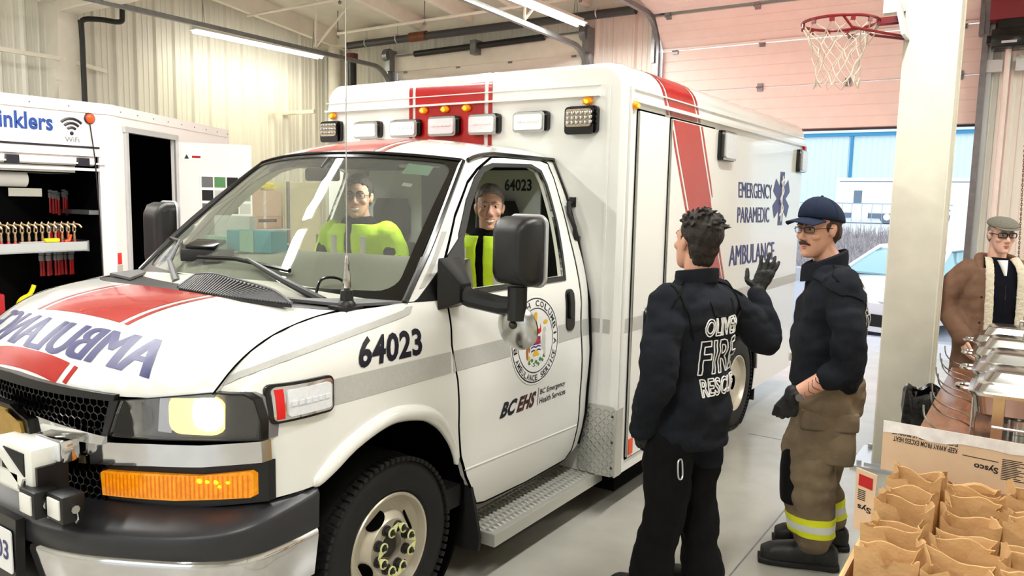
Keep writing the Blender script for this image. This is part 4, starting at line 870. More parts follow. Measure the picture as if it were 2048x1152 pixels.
for x in (-1.08, -.25, -.075, .095, .94):
    m = MB(); m.sph(MF(x, 2.362, .012), (.035, .02, .022), n=14, k=8); ml = sub(m, 'marker_lamp', 'amber'); m = MB(); m.sph(MF(x, 2.358, .028), (.013, .01, .010), n=10, k=6); sub(m, 'lit_led', 'amber_hot', ml)
m = MB(); m.sph((XM+.012, 1.70, 2.338), (.02, .035, .022), n=14, k=8); ml = sub(m, 'marker_lamp', 'amber'); m = MB(); m.sph((XM+.028, 1.70, 2.336), (.01, .014, .01), n=10, k=6); sub(m, 'lit_led', 'amber_hot', ml)
m = MB(); m.b2((XM-.01, YE-.07, 2.31), (XM+.02, YE+.02, 2.37), bev=.008); sub(m, 'rear_marker_lamp', 'red_lens', mod)
for x in (-.95, 0, .95):
    m = MB(); m.b2((x-.10, YE-.02, 2.36), (x+.10, YE+.04, 2.44), bev=.01); sub(m, 'rear_beacon', 'red_hot', mod)
    ld = bpy.data.lights.new('rear_beacon', 'POINT'); ld.energy = 20; ld.color = (1, .10, .10); ld.shadow_soft_size = .08; lo = bpy.data.objects.new('rear_beacon', ld); COL.objects.link(lo); lo.location = (x, YE+.12, 2.42); attach(lo, A)
# compartment doors on the flank
def cdoor(y0, y1, z0, z1, name):
    m = MB(); panel(m, rrect(y0-.012, z0-.012, y1+.012, z1+.012, .012, 2), MS, .0, w=.002, du=0, dv=0); g = sub(m, name+'_frame', 'dark', mod)
    m = MB(); panel(m, rrect(y0, z0, y1, z1, .015, 2), MS, .012, w=.012, du=0, dv=0); d = sub(m, name, 'amb_white', ang=30); return d
d1 = cdoor(1.755, 2.13, .32, 2.315, 'compartment_door')
m = MB(); m.cyl((XM+.012, 1.752, .33), (XM+.012, 1.752, 2.31), .008, n=8); sub(m, 'piano_hinge', 'steel', d1)
d2_ = cdoor(2.225, 3.0, .32, 2.315, 'side_entry_door'); m = MB(); m.cyl((XM+.012, 2.222, .33), (XM+.012, 2.222, 2.31), .008, n=8); sub(m, 'piano_hinge', 'steel', d2_)
m = MB(); panel(m, rrect(2.275, .9, 2.95, 2.29, .02, 2), MS, .004, w=.0135, du=0, dv=0)
for a, b in ((1.685, 1.745), (1.765, 1.90), (2.03, 2.12), (2.24, 2.98), (3.02, YE-.02)): m = MB(); panel(m, [(a, 1.07), (b, 1.07), (b, 1.15), (a, 1.15)], MS, 0, w=.0128 if a > 1.75 and b < 3 else .0015, du=0); sub(m, 'reflective_stripe', 'retro', mod)
m = MB(); panel(m, [(1.12, 1.07), (1.0, 1.07), (1.0, 1.15), (1.12, 1.15)], MF, 0, w=.0015, du=0); sub(m, 'reflective_stripe', 'retro', mod)
m = MB(); panel(m, rrect(1.915, 1.0, 2.03, 1.19, .04), MS, .02, w=.024, du=0); ph = sub(m, 'paddle_latch', 'black_gloss', d1); m = MB(); panel(m, rrect(1.925, 1.01, 2.02, 1.18, .035), MS, .01, w=.03, du=0); m.box(MS(1.975, 1.09, .034), (.016, .05, .12), bev=.005); sub(m, 'chrome_paddle', 'chrome', ph)
m = MB(); panel(m, rrect(1.775, .335, 1.825, .43, .006), MS, .006, w=.018, du=0); sub(m, 'orange_reflector', 'orange_refl', d1)
# flank warning lights
for y0, y1 in ((3.08, 3.37), (5.22, 5.47)):
    m = MB(); panel(m, rrect(y0, 2.11, y1, 2.32, .025), MS, .04, w=.03, du=0); wl = sub(m, 'warning_light', 'black_gloss'); m = MB(); panel(m, rrect(y0+.025, 2.115, y1+.0, 2.312, .02), MS, .02, w=.042, du=0); sub(m, 'bezel', 'steel', wl)
    m = MB(); panel(m, rrect(y0+.045, 2.13, y1-.015, 2.30, .015), MS, .02, w=.05, du=0); sub(m, 'lens', 'clear_lens', wl)
# lettering
for s_, q_ in (('EMERGENCY', [(3.60, 1.855), (4.50, 1.855), (4.47, 1.975), (3.58, 1.975)]), ('PARAMEDIC', [(3.60, 1.665), (4.45, 1.655), (4.43, 1.785), (3.59, 1.785)]), ('AMBULANCE', [(3.455, 1.34), (4.68, 1.325), (4.64, 1.485), (3.45, 1.495)])):
    m = MB(); text(m, s_, q_, MS, du=0, fat=.0055); sub(m, s_.lower()+'_lettering', 'navy', mod)
m = MB(); c = (4.79, 1.86); st = []
for k in range(6):
    a = math.radians(90-60*k); d = (math.cos(a), math.sin(a)); n_ = (-d[1], d[0]); L, wv = .235, .062
    panel(m, [(c[0]+d[0]*t*1.15+n_[0]*q*1.15, c[1]+d[1]*t+n_[1]*q) for t, q in ((0, -wv), (L, -wv), (L, wv), (0, wv))], MS, 0, w=.0015+.0002*k, du=0)
star = sub(m, 'star_of_life', 'navy', mod)
m = MB(); m.tube([MS(c[0], c[1]-.2, .006), MS(c[0], c[1]+.2, .006)], .008, 6); m.tube(smooth_path([MS(c[0]-.05, c[1]-.15, .007), MS(c[0]+.04, c[1]-.09, .007), MS(c[0]-.04, c[1]-.01, .007), MS(c[0]+.04, c[1]+.07, .007), MS(c[0]-.03, c[1]+.14, .007), MS(c[0]+.05, c[1]+.17, .007)]), .009, 6); sub(m, 'serpent_staff', 'paper', star)
# rear wheel cut, rub rail, step, corner guards
for s in (1, -1):
    m = MB(); P_ = [(3.82+.47*math.cos(a), .42+.47*math.sin(a)) for a in [math.pi*i/24 for i in range(25)]]+[(3.35, .22), (4.29, .22)][0:0]
    m.lathe([(.452, 1.166), (.458, 1.166), (.458, .735), (.02, .735), (.02, .73), (.452, .74)], (0, 3.82, .42), (s, 0, 0), 48, closed=True); sub(m, 'wheel_opening', 'dark', mod)
    m = MB(); m.tube([(s*(XM+.004), a, b) for a, b in P_], .014, 6); sub(m, 'wheel_arch_trim', 'steel', mod)
    m = MB(); o = rrect(.94, .245, XM+.012, .655, .03)
    panel(m, o if s > 0 else [(-a, b) for a, b in reversed(o)], MF, .006, w=.010, du=0); m.b2((s*(XM+.004), YM-.008, .245), (s*(XM+.012), YM+.08, .64)); cg = sub(m, 'corner_guard', 'diamond_plate', mod)
    m = MB(); rng = random.Random(3)
    for i in range(9):
        for j in range(16):
            q = 1 if (i+j) % 2 else -1; x, z = .955+i*.026, .26+j*.0245; d = Vector((math.cos(.78*q), 0, math.sin(.78*q)))
            p = Vector((s*x, YM-.0105, z)); m.tube([p-d*.012, p+d*.012], [.003, .003], 4)
    sub(m, 'tread_pattern', 'steel', cg)
    m = MB()
    for x, z in ((.955, .60), (XM-.01, .60), (XM-.008, .45), (XM-.008, .30)): m.sph((s*x, YM-.012, z), .008, n=8, k=5)
    sub(m, 'rivets', 'lug', cg)
for s in (1, -1): m = MB(); m.b2((s*.7, YM+.1, .12), (s*(XM-.04), 3.3, .235)); sub(m, 'skirt', 'dark', mod)
m = MB(); m.b2((-1.05, YE, .28), (1.20, YE+.30, .36)); sub(m, 'rear_step', 'diamond_plate')
m = MB(); m.b2((XM-.35, 4.36, .12), (XM-.02, 4.38, .5)); sub(m, 'rear_mud_flap', 'rubber')
# grab handle on the module face beside the driver's door
m = MB(); m.tube([(.86, YM-.008, 1.80), (.865, YM-.06, 1.795), (.875, YM-.07, 1.74), (.915, YM-.07, 1.66), (.915, YM-.06, 1.60), (.895, YM-.008, 1.585)], .013, 8); m.b2((.84, YM-.012, 1.775), (.88, YM+.002, 1.83)); m.b2((.875, YM-.012, 1.555), (.915, YM+.002, 1.61)); sub(m, 'grab_handle', 'black_plastic', mod)
m = MB(); m.b2((-.7, 1.585, .5), (.7, YM+.01, 1.85)); sub(m, 'cab_gasket', 'dark', mod)
# ============================================================ people
from mathutils.bvhtree import BVHTree
VW = Vector((-.557, .830, 0)); RW = Vector((.830, .557, 0))
def facing(deg):
    a = math.radians(deg); f = VW*math.cos(a)-RW*math.sin(a); return f, Vector((-f.y, f.x, 0))
def solid(mb, voxel, it=3, folds=0, ff=9, seed=0, stretch=(1, 1, 1)):
    """all closed pieces of mb fused into one continuous skin"""
    me = bpy.data.meshes.new('s'); me.from_pydata(mb.v, [], mb.f)
    bm = bmesh.new(); bm.from_mesh(me); bmesh.ops.recalc_face_normals(bm, faces=bm.faces[:]); bm.to_mesh(me); bm.free()
    o = bpy.data.objects.new('s', me); COL.objects.link(o)
    r = o.modifiers.new('r', 'REMESH'); r.mode = 'VOXEL'; r.voxel_size = voxel
    if it: sm = o.modifiers.new('m', 'SMOOTH'); sm.iterations = it; sm.factor = .5
    dg = bpy.context.evaluated_depsgraph_get(); out = bpy.data.meshes.new_from_object(o.evaluated_get(dg))
    bpy.data.objects.remove(o); bpy.data.meshes.remove(me)
    if folds:
        n = len(out.vertices); co = np.empty(n*3); out.vertices.foreach_get('co', co); co = co.reshape(-1, 3); nm = np.array([v.normal for v in out.vertices]); st = np.array(stretch)
        d = np.array([noise.noise(Vector(p*st*ff)+Vector((seed, 0, 0)))+.5*noise.noise(Vector(p*st*ff*2.3)+Vector((seed, 9, 0))) for p in co])
        rd = np.array([(1-abs(noise.noise(Vector(p*st*ff*.9)+Vector((seed+5, 3, 0)))))**5 for p in co]); d = np.where(d > 0, d, d*1.3)-.32*rd; co += nm*(d*folds)[:, None]; out.vertices.foreach_set('co', co.ravel())
    out.shade_smooth(); return out
def put(me, name, mats, parent):
    me.name = name
    for q in (mats if isinstance(mats, (list, tuple)) else [mats]): me.materials.append(MAT[q])
    return link(name, me, parent)
def sect(mb, secs, n=24, e=2.4):
    """secs: (center, side vector, depth vector) of each rounded section"""
    rings = []
    for c, a, b in secs:
        rg = []
        for i in range(n):
            t = 2*math.pi*i/n; ct, st = math.cos(t), math.sin(t); k = (abs(ct)**e+abs(st)**e)**(-1/e); rg.append(Vector(c)+Vector(a)*ct*k+Vector(b)*st*k)
        rings.append(rg)
    mb.loft(rings)
def limb(mb, P, R, n=14, k=5):
    Q = smooth_path(P, k); m = len(Q); rr = []
    for i in range(m):
        t = i/(m-1)*(len(R)-1); j = min(int(t), len(R)-2); rr.append(R[j]+(R[j+1]-R[j])*(t-j))
    mb.tube(Q, rr, n); mb.sph(Q[0], rr[0]*.99, n=12, k=8); mb.sph(Q[-1], rr[-1]*.99, n=12, k=8)
def hand(mb, w, d, n, t, curl=(.3, .3, .3), r=1.0, thumb=.8, spread=.07, tc=.3, th=1.0, le=1.0):
    """w wrist, d finger direction, n the way the palm faces, t thumb side"""
    w, d, n, t = Vector(w), Vector(d).normalized(), Vector(n).normalized(), Vector(t).normalized()
    sect(mb, [(w-d*.02, t*.027*r*th, n*.021*r*th), (w+d*.01, t*.031*r*th, n*.022*r*th), (w+d*.05, t*.041*r*th**.5, n*.018*r*th), (w+d*.09, t*.042*r*th**.5, n*.0145*r*th), (w+d*.1, t*.038*r*th**.5, n*.012*r*th)], 14, 2.6)
    for k, (off, ln) in enumerate(((.031, .076), (.0105, .085), (-.0105, .079), (-.030, .062))):
        p = w+d*(.094-.006*abs(k-1))+t*off*r; a = 0; dd = (d+t*(spread*(1.5-k))).normalized(); P = [p-dd*.02, p]
        for c, fr in zip(curl, (.45, .31, .24)):
            a += c; v = dd*math.cos(a)+n*math.sin(a); p = p+v*ln*fr*le; P.append(p)
        limb(mb, P, [q*r*th for q in (.0098, .0098, .0092, .0085, .007)], 10, 3)
    p = w+d*.022+t*.026*r; v = (d*(1-thumb*.55)+t*thumb+n*tc*.4).normalized(); v2 = (d*(1.0)+t*.35*thumb+n*tc).normalized()
    limb(mb, [p-v*.012, p, p+v*.040, p+v*.040+v2*.030, p+v*.040+v2*.052], [q*r*th for q in (.015, .0145, .0118, .0102, .008)], 10, 3)
class Fig:
    def __init__(s, label, pos, yaw, hyaw=None, hpitch=0, hc=1.64, hoff=(0, 0), scale=1.0, hroll=0, group=None):
        s.o = Vector(pos); s.F, s.L = facing(yaw); s.t = thing('person', label, 'person', pos, group); s.Z = Vector((0, 0, 1))
        hf, hl = facing(yaw if hyaw is None else hyaw); p = math.radians(hpitch); s.hf = hf*math.cos(p)+s.Z*math.sin(p); s.hz = s.Z*math.cos(p)-hf*math.sin(p); s.hl = hl
        if hroll: q = math.radians(hroll); s.hl, s.hz = s.hl*math.cos(q)+s.hz*math.sin(q), s.hz*math.cos(q)-s.hl*math.sin(q)
        s.hc = s.P(hoff[0], hoff[1], hc); s.k = scale; s.body = MB()
    def P(s, f, l, z): return s.o+s.F*f+s.L*l+Vector((0, 0, z))
    def H(s, f, l, z): return s.hc+(s.hf*f+s.hl*l+s.hz*z)*s.k
    def ell(s, mb, c, r, n=20, k=14):
        """ellipsoid in head axes"""
        m = MB(); m.sph((0, 0, 0), r, n=n, k=k); mb.add([s.H(c[0]+v[0], c[1]+v[1], c[2]+v[2]) for v in m.v], m.f)
    def torso(s, mb, secs, e=2.4): sect(mb, [(s.P(cf, 0, z), s.L*wl, s.F*df) for z, wl, df, cf in secs], 28, e)
    def head(s, smile=0, jaw=1.0):
        b = s.body; e = s.ell
        e(b, (-.012, 0, .045), (.097, .077, .086))
        sect(b, [(s.H(f, 0, z), s.hl*rl*jaw*s.k, s.hf*rf*s.k) for z, f, rf, rl in ((-.122, .058, .020, .022), (-.112, .052, .036, .036), (-.09, .040, .053, .049), (-.06, .028, .066, .058), (-.02, .018, .076, .066), (.02, .010, .083, .071), (.06, .0, .087, .073))], 24, 2.2)
        for q in (1, -1):
            e(b, (.083, q*.030, .030), (.014, .026, .008)); e(b, (.066, q*.042, -.022), (.024, .022, .020 if not smile else .022))
            e(b, (-.004, q*.076, .0), (.019, .009, .031)); e(b, (-.010, q*.083, .010), (.014, .006, .020)); e(b, (.101, q*.0115, -.034), (.012, .009, .008))
            e(b, (.075, q*.031, .012), (.0155, .017, .0115))
        limb(b, [s.H(.084, 0, .026), s.H(.100, 0, -.004), s.H(.113, 0, -.027)], [.010, .0095, .0125])
        e(b, (.082, 0, -.104), (.017, .022, .016)); e(b, (.084, 0, -.066), (.014, .028, .014))
        limb(b, [s.H(-.022, 0, -.03), s.H(-.028, 0, -.09), s.P(-.01, 0, s.hc.z-s.o.z-.22)], [.058*s.k, .057*s.k, .066*s.k])
    def face(s, hair='hair_brown', smile=0, eyes_open=1.0, brow=1):
        for q in (1, -1):
            m = MB(); s.ell(m, (.0795, q*.031, .0115), (.0125, .0145, .0068*eyes_open), 14, 10); ey = m.build('eye', 'eye_white', s.t)
            m = MB(); s.ell(m, (.0885, q*.0305, .0115), (.0045, .0062, .0058*eyes_open), 12, 8); m.build('iris', 'iris', ey)
            m = MB(); limb(m, [s.H(.085, q*.030, .0195*1.0), s.H(.091, q*.031, .0185), s.H(.084, q*.044, .0165)], [.003, .004, .003]); m.build('eyelid', 'skin', s.t)
            if brow: m = MB(); limb(m, [s.H(.096, q*.012, .030), s.H(.095, q*.030, .0365), s.H(.082, q*.050, .031)], [.0042, .0052, .003]); m.build('eyebrow', hair, s.t)
        m = MB()
        w = .027 if smile else .022; up = .007*smile
        uz = .003*smile; limb(m, [s.H(.085, -w, -.066+up), s.H(.0975, -.010, -.0635+uz), s.H(.0985, 0, -.065+uz), s.H(.0975, .010, -.0635+uz), s.H(.085, w, -.066+up)], [.003, .0045, .0040, .0045, .003])
        lo = -.0745-.011*smile
        limb(m, [s.H(.084, -w*.9, -.068+up), s.H(.095, 0, lo), s.H(.084, w*.9, -.068+up)], [.003, .0062, .003]); lp = m.build('lips', 'lip', s.t)
        if smile: m = MB(); limb(m, [s.H(.088, -.021, -.066+up*.5), s.H(.0985, -.008, -.0715), s.H(.0985, .008, -.0715), s.H(.088, .021, -.066+up*.5)], [.003, .0068, .0068, .003]); m.build('teeth', 'teeth', lp)
    def hair(s, m_, top=(-.024, 0, .052), r=(.099, .083, .090), nape=True, tuft=0, seed=1, name='hair', line=.082):
        mb = MB(); e0 = MB(); e0.sph((0, 0, 0), r, n=36, k=26); vv = []
        for v in e0.v:
            x, y, z = top[0]+v[0], v[1], top[2]+v[2]; hl = line-.020*max(0, abs(y)-.030)/.04
            if x > .035 and z < hl: x = .035+(x-.035)*.45; y *= .92
            vv.append(s.H(x, y, z))
        mb.add(vv, e0.f)
        if nape: s.ell(mb, (-.052, 0, -.005), (.057, .073, .070))
        if nape == 2: s.ell(mb, (-.050, 0, -.042), (.050, .058, .066))
        for q in (1, -1): s.ell(mb, (.012, q*.062, .022), (.022, .014, .032))
        if tuft:
            rg = random.Random(seed)
            for i in range(tuft):
                a = rg.uniform(0, 6.283); z = rg.uniform(.15, 1)**.7; rr = math.sqrt(max(0, 1-z*z)); c = Vector((top[0]+r[0]*rr*math.cos(a)*.95, r[1]*rr*math.sin(a)*.95, top[2]+r[2]*z*.95)); d = Vector((rr*math.cos(a)-.35, rr*math.sin(a)+rg.uniform(-.5, .5), z*.8)).normalized()
                limb(mb, [s.H(*c), s.H(*(c+d*.014)), s.H(*(c+d*.026+Vector((-.010, rg.uniform(-.012, .012), 0))))], [.0105, .008, .0035], 6, 2)
        return put(solid(mb, .004, 1, .004, 55, seed, (1, 1, .45)), name, m_, s.t)
    def done(s, m_='skin', vox=.0048): return put(solid(s.body, vox, 3), 'body', m_, s.t)
    def garment(s, mb, name, m_, vox=.009, folds=.008, ff=7, seed=0, it=4, stretch=(1, 1, 1)): return put(solid(mb, vox, it, folds, ff, seed, stretch), name, m_, s.t)
    def specs(s, m_='black_gloss', dz=.0, rim=.0022, wd=.024, ht=.015):
        fr = MB()
        for q in (1, -1):
            c = (.103, q*.033, .008+dz); P = [s.H(c[0]-.012*max(0, (q*(c[1]+a)-.033)/.024), c[1]+a, c[2]+b) for a, b in rrect(-wd, -ht, wd, ht, .010, 4)]
            fr.tube(P, rim, 6, closed=True); fr.tube([s.H(.095, q*(.033+wd), .012+dz), s.H(.06, q*.074, .014+dz), s.H(-.005, q*.084, .014+dz), s.H(-.02, q*.084, -.002+dz)], rim, 6)
        fr.tube([s.H(.103, -.010, .012+dz), s.H(.107, 0, .015+dz), s.H(.103, .010, .012+dz)], rim, 6); g = fr.build('spectacles', m_, s.t)
        for q in (1, -1):
            m = MB(); c = (.1025, q*.033, .008+dz); P = [s.H(c[0]-.012*max(0, (q*(c[1]+a)-.033)/.024), c[1]+a, c[2]+b) for a, b in rrect(-wd, -ht, wd, ht, .010, 4)]; m.add(P, [tuple(range(len(P)))]); m.build('lens', 'spectacle_glass', g)
def cast_text(fig_obj, lines, origin, right, up, direction, m_, parent, name, bevel=.0022, off=.002):
    """outlined lettering pressed onto a garment: lines are (text, u0, v0, u1, v1) in metres"""
    me0 = fig_obj.data; bvh = BVHTree.FromPolygons([v.co for v in me0.vertices], [p.vertices for p in me0.polygons]); mb = MB()
    for s_, u0, v0, u1, v1 in lines:
        cu = bpy.data.curves.new('t', 'FONT'); cu.body = s_; cu.offset = .015; cu.resolution_u = 3; cu.space_character = 1.06
        o = bpy.data.objects.new('t', cu); COL.objects.link(o); dg = bpy.context.evaluated_depsgraph_get(); me = bpy.data.meshes.new_from_object(o.evaluated_get(dg))
        vs = [v.co.copy() for v in me.vertices]; ek = {}
        for p in me.polygons:
            for k in p.edge_keys: ek[k] = ek.get(k, 0)+1
        edges = [k for k, c in ek.items() if c == 1]
        x0, x1 = min(v.x for v in vs), max(v.x for v in vs); y0, y1 = min(v.y for v in vs), max(v.y for v in vs)
        for a, b in edges:
            pts = []
            A_, B_ = vs[a], vs[b]; nseg = max(1, int((A_-B_).length*(u1-u0)/(x1-x0)/.015))
            for j in range(nseg+1):
                p = A_.lerp(B_, j/nseg); u = u0+(u1-u0)*(p.x-x0)/(x1-x0); v = v0+(v1-v0)*(p.y-y0)/(y1-y0)
                q = origin+right*u+up*v; h = bvh.ray_cast(q, direction)
                if h[0] is None: pts = []; break
                pts.append(h[0]+h[1]*off*(1 if h[1].dot(direction) < 0 else -1))
            if len(pts) > 1: mb.tube(pts, bevel, 4)
        bpy.data.objects.remove(o); bpy.data.meshes.remove(me); bpy.data.curves.remove(cu)
    return mb.build(name, m_, parent, smooth=False, recalc=False)
Z = Vector((0, 0, 1))
def cast_line(base, pts, r, m_, parent, name):
    bvh = BVHTree.FromPolygons([v.co for v in base.data.vertices], [p.vertices for p in base.data.polygons]); mb = MB()
    for pl in pts:
        q = [bvh.find_nearest(p) for p in smooth_path(pl, 8)]; mb.tube([a+b*r*.4 for a, b, _, _ in q], r, 6)
    return mb.build(name, m_, parent)
def cast_patch(base, polyline, origin, right, up, direction, m_, parent, name, lift=.006, thick=.006, du=.02):
    bvh = BVHTree.FromPolygons([v.co for v in base.data.vertices], [p.vertices for p in base.data.polygons])
    def fm(u, v, w):
        h = bvh.ray_cast(origin+right*u+up*v, direction); p = h[0] if h[0] is not None else origin+right*u+up*v-direction*-.4
        return p-direction*(lift+w)
    mb = MB(); panel(mb, polyline, fm, thick, du=du, dv=du); return mb.build(name, m_, parent, ang=50)
# ------------------------------------------------ firefighter seen from behind, waving
g = Fig('dark haired person seen from behind in a black FIRE fleece, raising a black gloved hand', (1.835, .99, 0), 42, 26, 8, 1.638, (.0, .0), 1.0)
P = g.P; g.head(); b = g.body
g.torso(b, [(.80, .15, .10, 0), (.92, .165, .11, 0), (1.05, .15, .10, 0), (1.25, .17, .11, 0), (1.40, .16, .09, 0), (1.46, .09, .07, 0)])
shR, elR, wrR = P(0, -.205, 1.39), P(-.12, -.43, 1.18), P(-.06, -.425, 1.40)
shL, elL, wrL = P(0, .205, 1.39), P(-.05, .30, 1.07), P(.075, .225, .835)
limb(b, [shR, elR, wrR], [.052, .042, .030]); limb(b, [shL, elL, wrL], [.052, .042, .030])
for q, ft, kn in ((1, P(.07, .15, .09), P(.02, .115, .48)), (-1, P(-.04, -.12, .09), P(.01, -.105, .48))):
    limb(b, [P(0, q*.09, .88), kn, ft], [.085, .058, .042]); limb(b, [ft-Z*.03, ft-Z*.05+g.F*.14], [.042, .035])
hd_d = (Z*.95+RW*.38).normalized(); hand(b, wrR+Z*.012, hd_d, VW, -RW, (.10, .1, .08), 1.08, .85, .12, .3, .72, .94); hand(b, wrL, (g.F*.35-Z-g.L*.45), -g.L, g.F, (.3, .3, .3), 1.05, .8, .07, .3, .72, .94)
g.done('skin')
mb = MB(); g.torso(mb, [(.735, .17, .125, 0), (.745, .198, .15, 0), (.80, .208, .155, -.005), (.90, .212, .155, -.005), (1.02, .205, .148, 0), (1.18, .212, .145, -.005), (1.30, .228, .142, -.015), (1.385, .222, .125, -.02), (1.435, .175, .105, -.02), (1.47, .10, .088, -.015), (1.50, .082, .080, -.01)])
limb(mb, [shR+g.L*.04, shR.lerp(elR, .5), elR, elR.lerp(wrR, .5), wrR-Z*.015], [.090, .082, .076, .062, .050]); limb(mb, [shL-g.L*.03, P(-.03, .262, 1.22), elL, P(.02, .275, .95), wrL], [.090, .084, .078, .070, .06])
jk = g.garment(mb, 'fleece', 'navy_fleece', .0085, .013, 6.5, 3, 4, (1, 1, 1.6))
mb = MB(); nb_ = g.P(-.015, 0, 1.505); mb.loft([[nb_+g.F*(math.cos(t)*r_+.005)+g.L*math.sin(t)*r_*1.0+Z*(z_+.012*math.cos(t+math.pi)) for t in [2*math.pi*i/28 for i in range(28)]] for r_, z_ in ((.092, -.04), (.096, -.01), (.093, .018), (.082, .022), (.080, .0), (.080, -.04))], closed=True); mb.build('collar', 'navy_fleece', jk)
for q in (1, -1): cast_line(jk, [[P(0, q*.09, 1.50), P(-.04, q*.17, 1.44), P(-.06, q*.24, 1.38)], [P(-.02, q*.20, 1.46), P(-.12, q*.20, 1.36), P(-.16, q*.19, 1.24)]], .0045, 'black_trousers', jk, 'shoulder_seam')
cast_line(jk, [[P(-.2, .09, 1.44), P(-.2, .07, 1.36), P(-.2, 0, 1.335), P(-.2, -.07, 1.36), P(-.2, -.09, 1.44)]], .0035, 'black_trousers', jk, 'yoke_seam')
cast_text(jk, [('OLIVER', -.125, .225, .125, .30), ('FIRE', -.135, .06, .135, .205), ('RESCUE', -.125, -.035, .125, .04)], P(-.5, -.01, 1.03), -g.L, Z, g.F, 'paper', jk, 'back_lettering', .003)
mb = MB(); g.torso(mb, [(.74, .17, .125, 0), (.80, .185, .14, 0), (.93, .18, .135, 0)])
for q, ft, kn in ((1, P(.07, .15, .05), P(.02, .115, .50)), (-1, P(-.04, -.12, .05), P(.01, -.105, .50))): limb(mb, [P(0, q*.095, .86), kn+Z*.14, kn-Z*.05, kn.lerp(ft, .6), ft+Z*.02], [.120, .112, .098, .092, .110])
tr = g.garment(mb, 'trousers', 'black_trousers', .009, .013, 8, 5)
cast_patch(tr, [(-.03, .78), (.185, .78), (.19, .69), (.165, .632), (.02, .632), (-.025, .67)], P(-.5, -.01, 0), -g.L, Z, g.F, 'navy_fleece', tr, 'pocket_flap')
mb = MB(); mb.tube(smooth_path([P(-.155, .135, .70), P(-.16, .155, .69), P(-.165, .155, .63), P(-.165, .135, .615), P(-.16, .118, .63), P(-.155, .12, .69), P(-.155, .135, .70)]), .0035, 6); mb.v = [tuple(Vector(v)+g.L*.055+g.F*.055+Z*.03) for v in mb.v]; mb.build('carabiner', 'galv_bright', tr)
for ft in (P(.07, .15, 0), P(-.04, -.12, 0)):
    mb = MB(); sect(mb, [(ft+g.F*f+Z*z, g.L*w, Z*h) for f, z, w, h in ((-.10, .05, .035, .045), (-.08, .06, .045, .058), (.0, .065, .046, .062), (.10, .05, .05, .048), (.18, .04, .045, .036), (.205, .035, .028, .025))], 16, 2.6); limb(mb, [ft+Z*.06, ft+Z*.2], [.052, .056]); g.garment(mb, 'boot', 'boot', .008, .0)
gm = MB(); hand(gm, wrR+Z*.012, hd_d, VW, -RW, (.10, .10, .08), 1.08, .85, .12, .3, 1.08, 1.06); limb(gm, [wrR-Z*.055, wrR+Z*.01], [.041, .037]); g.garment(gm, 'glove', 'glove', .0042, .0022, 40, 2, 2)
gm = MB(); hand(gm, wrL, (g.F*.35-Z-g.L*.45), -g.L, g.F, (.3, .3, .3), 1.05, .8, .07, .3, 1.1, 1.04); g.garment(gm, 'glove', 'glove', .005, .002, 40, 2, 2)
g.face('hair_dark'); g.hair('hair_dark', (-.026, 0, .056), (.104, .086, .093), 2, 70, 4)
# ------------------------------------------------ firefighter with a cap, arms hanging
g = Fig('moustached person in a dark cap, black fleece and tan turnout trousers by the pillar', (2.245, 1.80, 0), 76, 116, -3, 1.690, (.080, .0), 1.07)
P = g.P; g.head(); b = g.body
g.torso(b, [(.86, .16, .11, 0), (.98, .17, .12, 0), (1.12, .16, .12, 0), (1.3, .18, .12, 0), (1.45, .17, .10, 0), (1.51, .10, .08, .01)])
shL, elL, wrL = P(-.02, .215, 1.435), P(-.05, .285, 1.065), P(.19, .27, .905)
shR, elR, wrR = P(-.02, -.215, 1.435), P(-.05, -.275, 1.08), P(.02, -.26, .84)
limb(b, [shL, elL, elL.lerp(wrL, .4), wrL], [.055, .046, .046, .031]); limb(b, [shR, elR, wrR], [.055, .046, .031])
hl_ = (g.F*.18-Z).normalized(); hand(b, wrL, hl_, -g.L, g.F, (1.0, 1.1, .7), 1.1, .5, .07, .3, .72, .94); hand(b, wrR, hl_, g.L, g.F, (1.0, 1.1, .7), 1.1, .5, .07, .3, .72, .94)
FT = ((1, P(.03, .11, .09), P(.06, .12, .50)), (-1, P(-.06, -.15, .09), P(.0, -.12, .50)))
for q, ft, kn in FT: limb(b, [P(0, q*.095, .92), kn, ft], [.09, .06, .045]); limb(b, [ft-Z*.03, ft-Z*.045+g.F*.15], [.042, .035])
bd = g.done('skin')
mb = MB()   # tattoo lines on the forearm
fd = (wrL-elL).normalized(); sd = g.L
for k in range(5):
    c = elL.lerp(wrL, .50+.09*k); r_ = .0445-.003*k; mb.tube(smooth_path([c+(sd*math.cos(a)+fd.cross(sd)*math.sin(a))*r_+fd*.010*math.sin(a*3+k) for a in [-.9+.3*i for i in range(7)]], 3), .0016, 5)
mb.build('tattoo', 'ink', bd)
mb = MB(); g.torso(mb, [(.905, .19, .15, 0), (.92, .205, .165, 0), (.99, .21, .17, .0), (1.12, .215, .175, .01), (1.28, .228, .168, .0), (1.38, .228, .150, -.01), (1.445, .20, .125, .0), (1.49, .13, .112, .02), (1.53, .100, .102, .035)])
limb(mb, [shL-g.L*.03, P(-.035, .265, 1.26), elL, elL.lerp(wrL, .30)], [.090, .086, .080, .072]); mb.tube([elL.lerp(wrL, .27), elL.lerp(wrL, .34)], [.072, .066], 16)
limb(mb, [shR+g.L*.03, P(-.02, -.26, 1.26), elR, elR.lerp(wrR, .3)], [.090, .086, .080, .072])
jk = g.garment(mb, 'fleece', 'navy_fleece', .0085, .013, 6, 11, 4, (1, 1, 1.5))
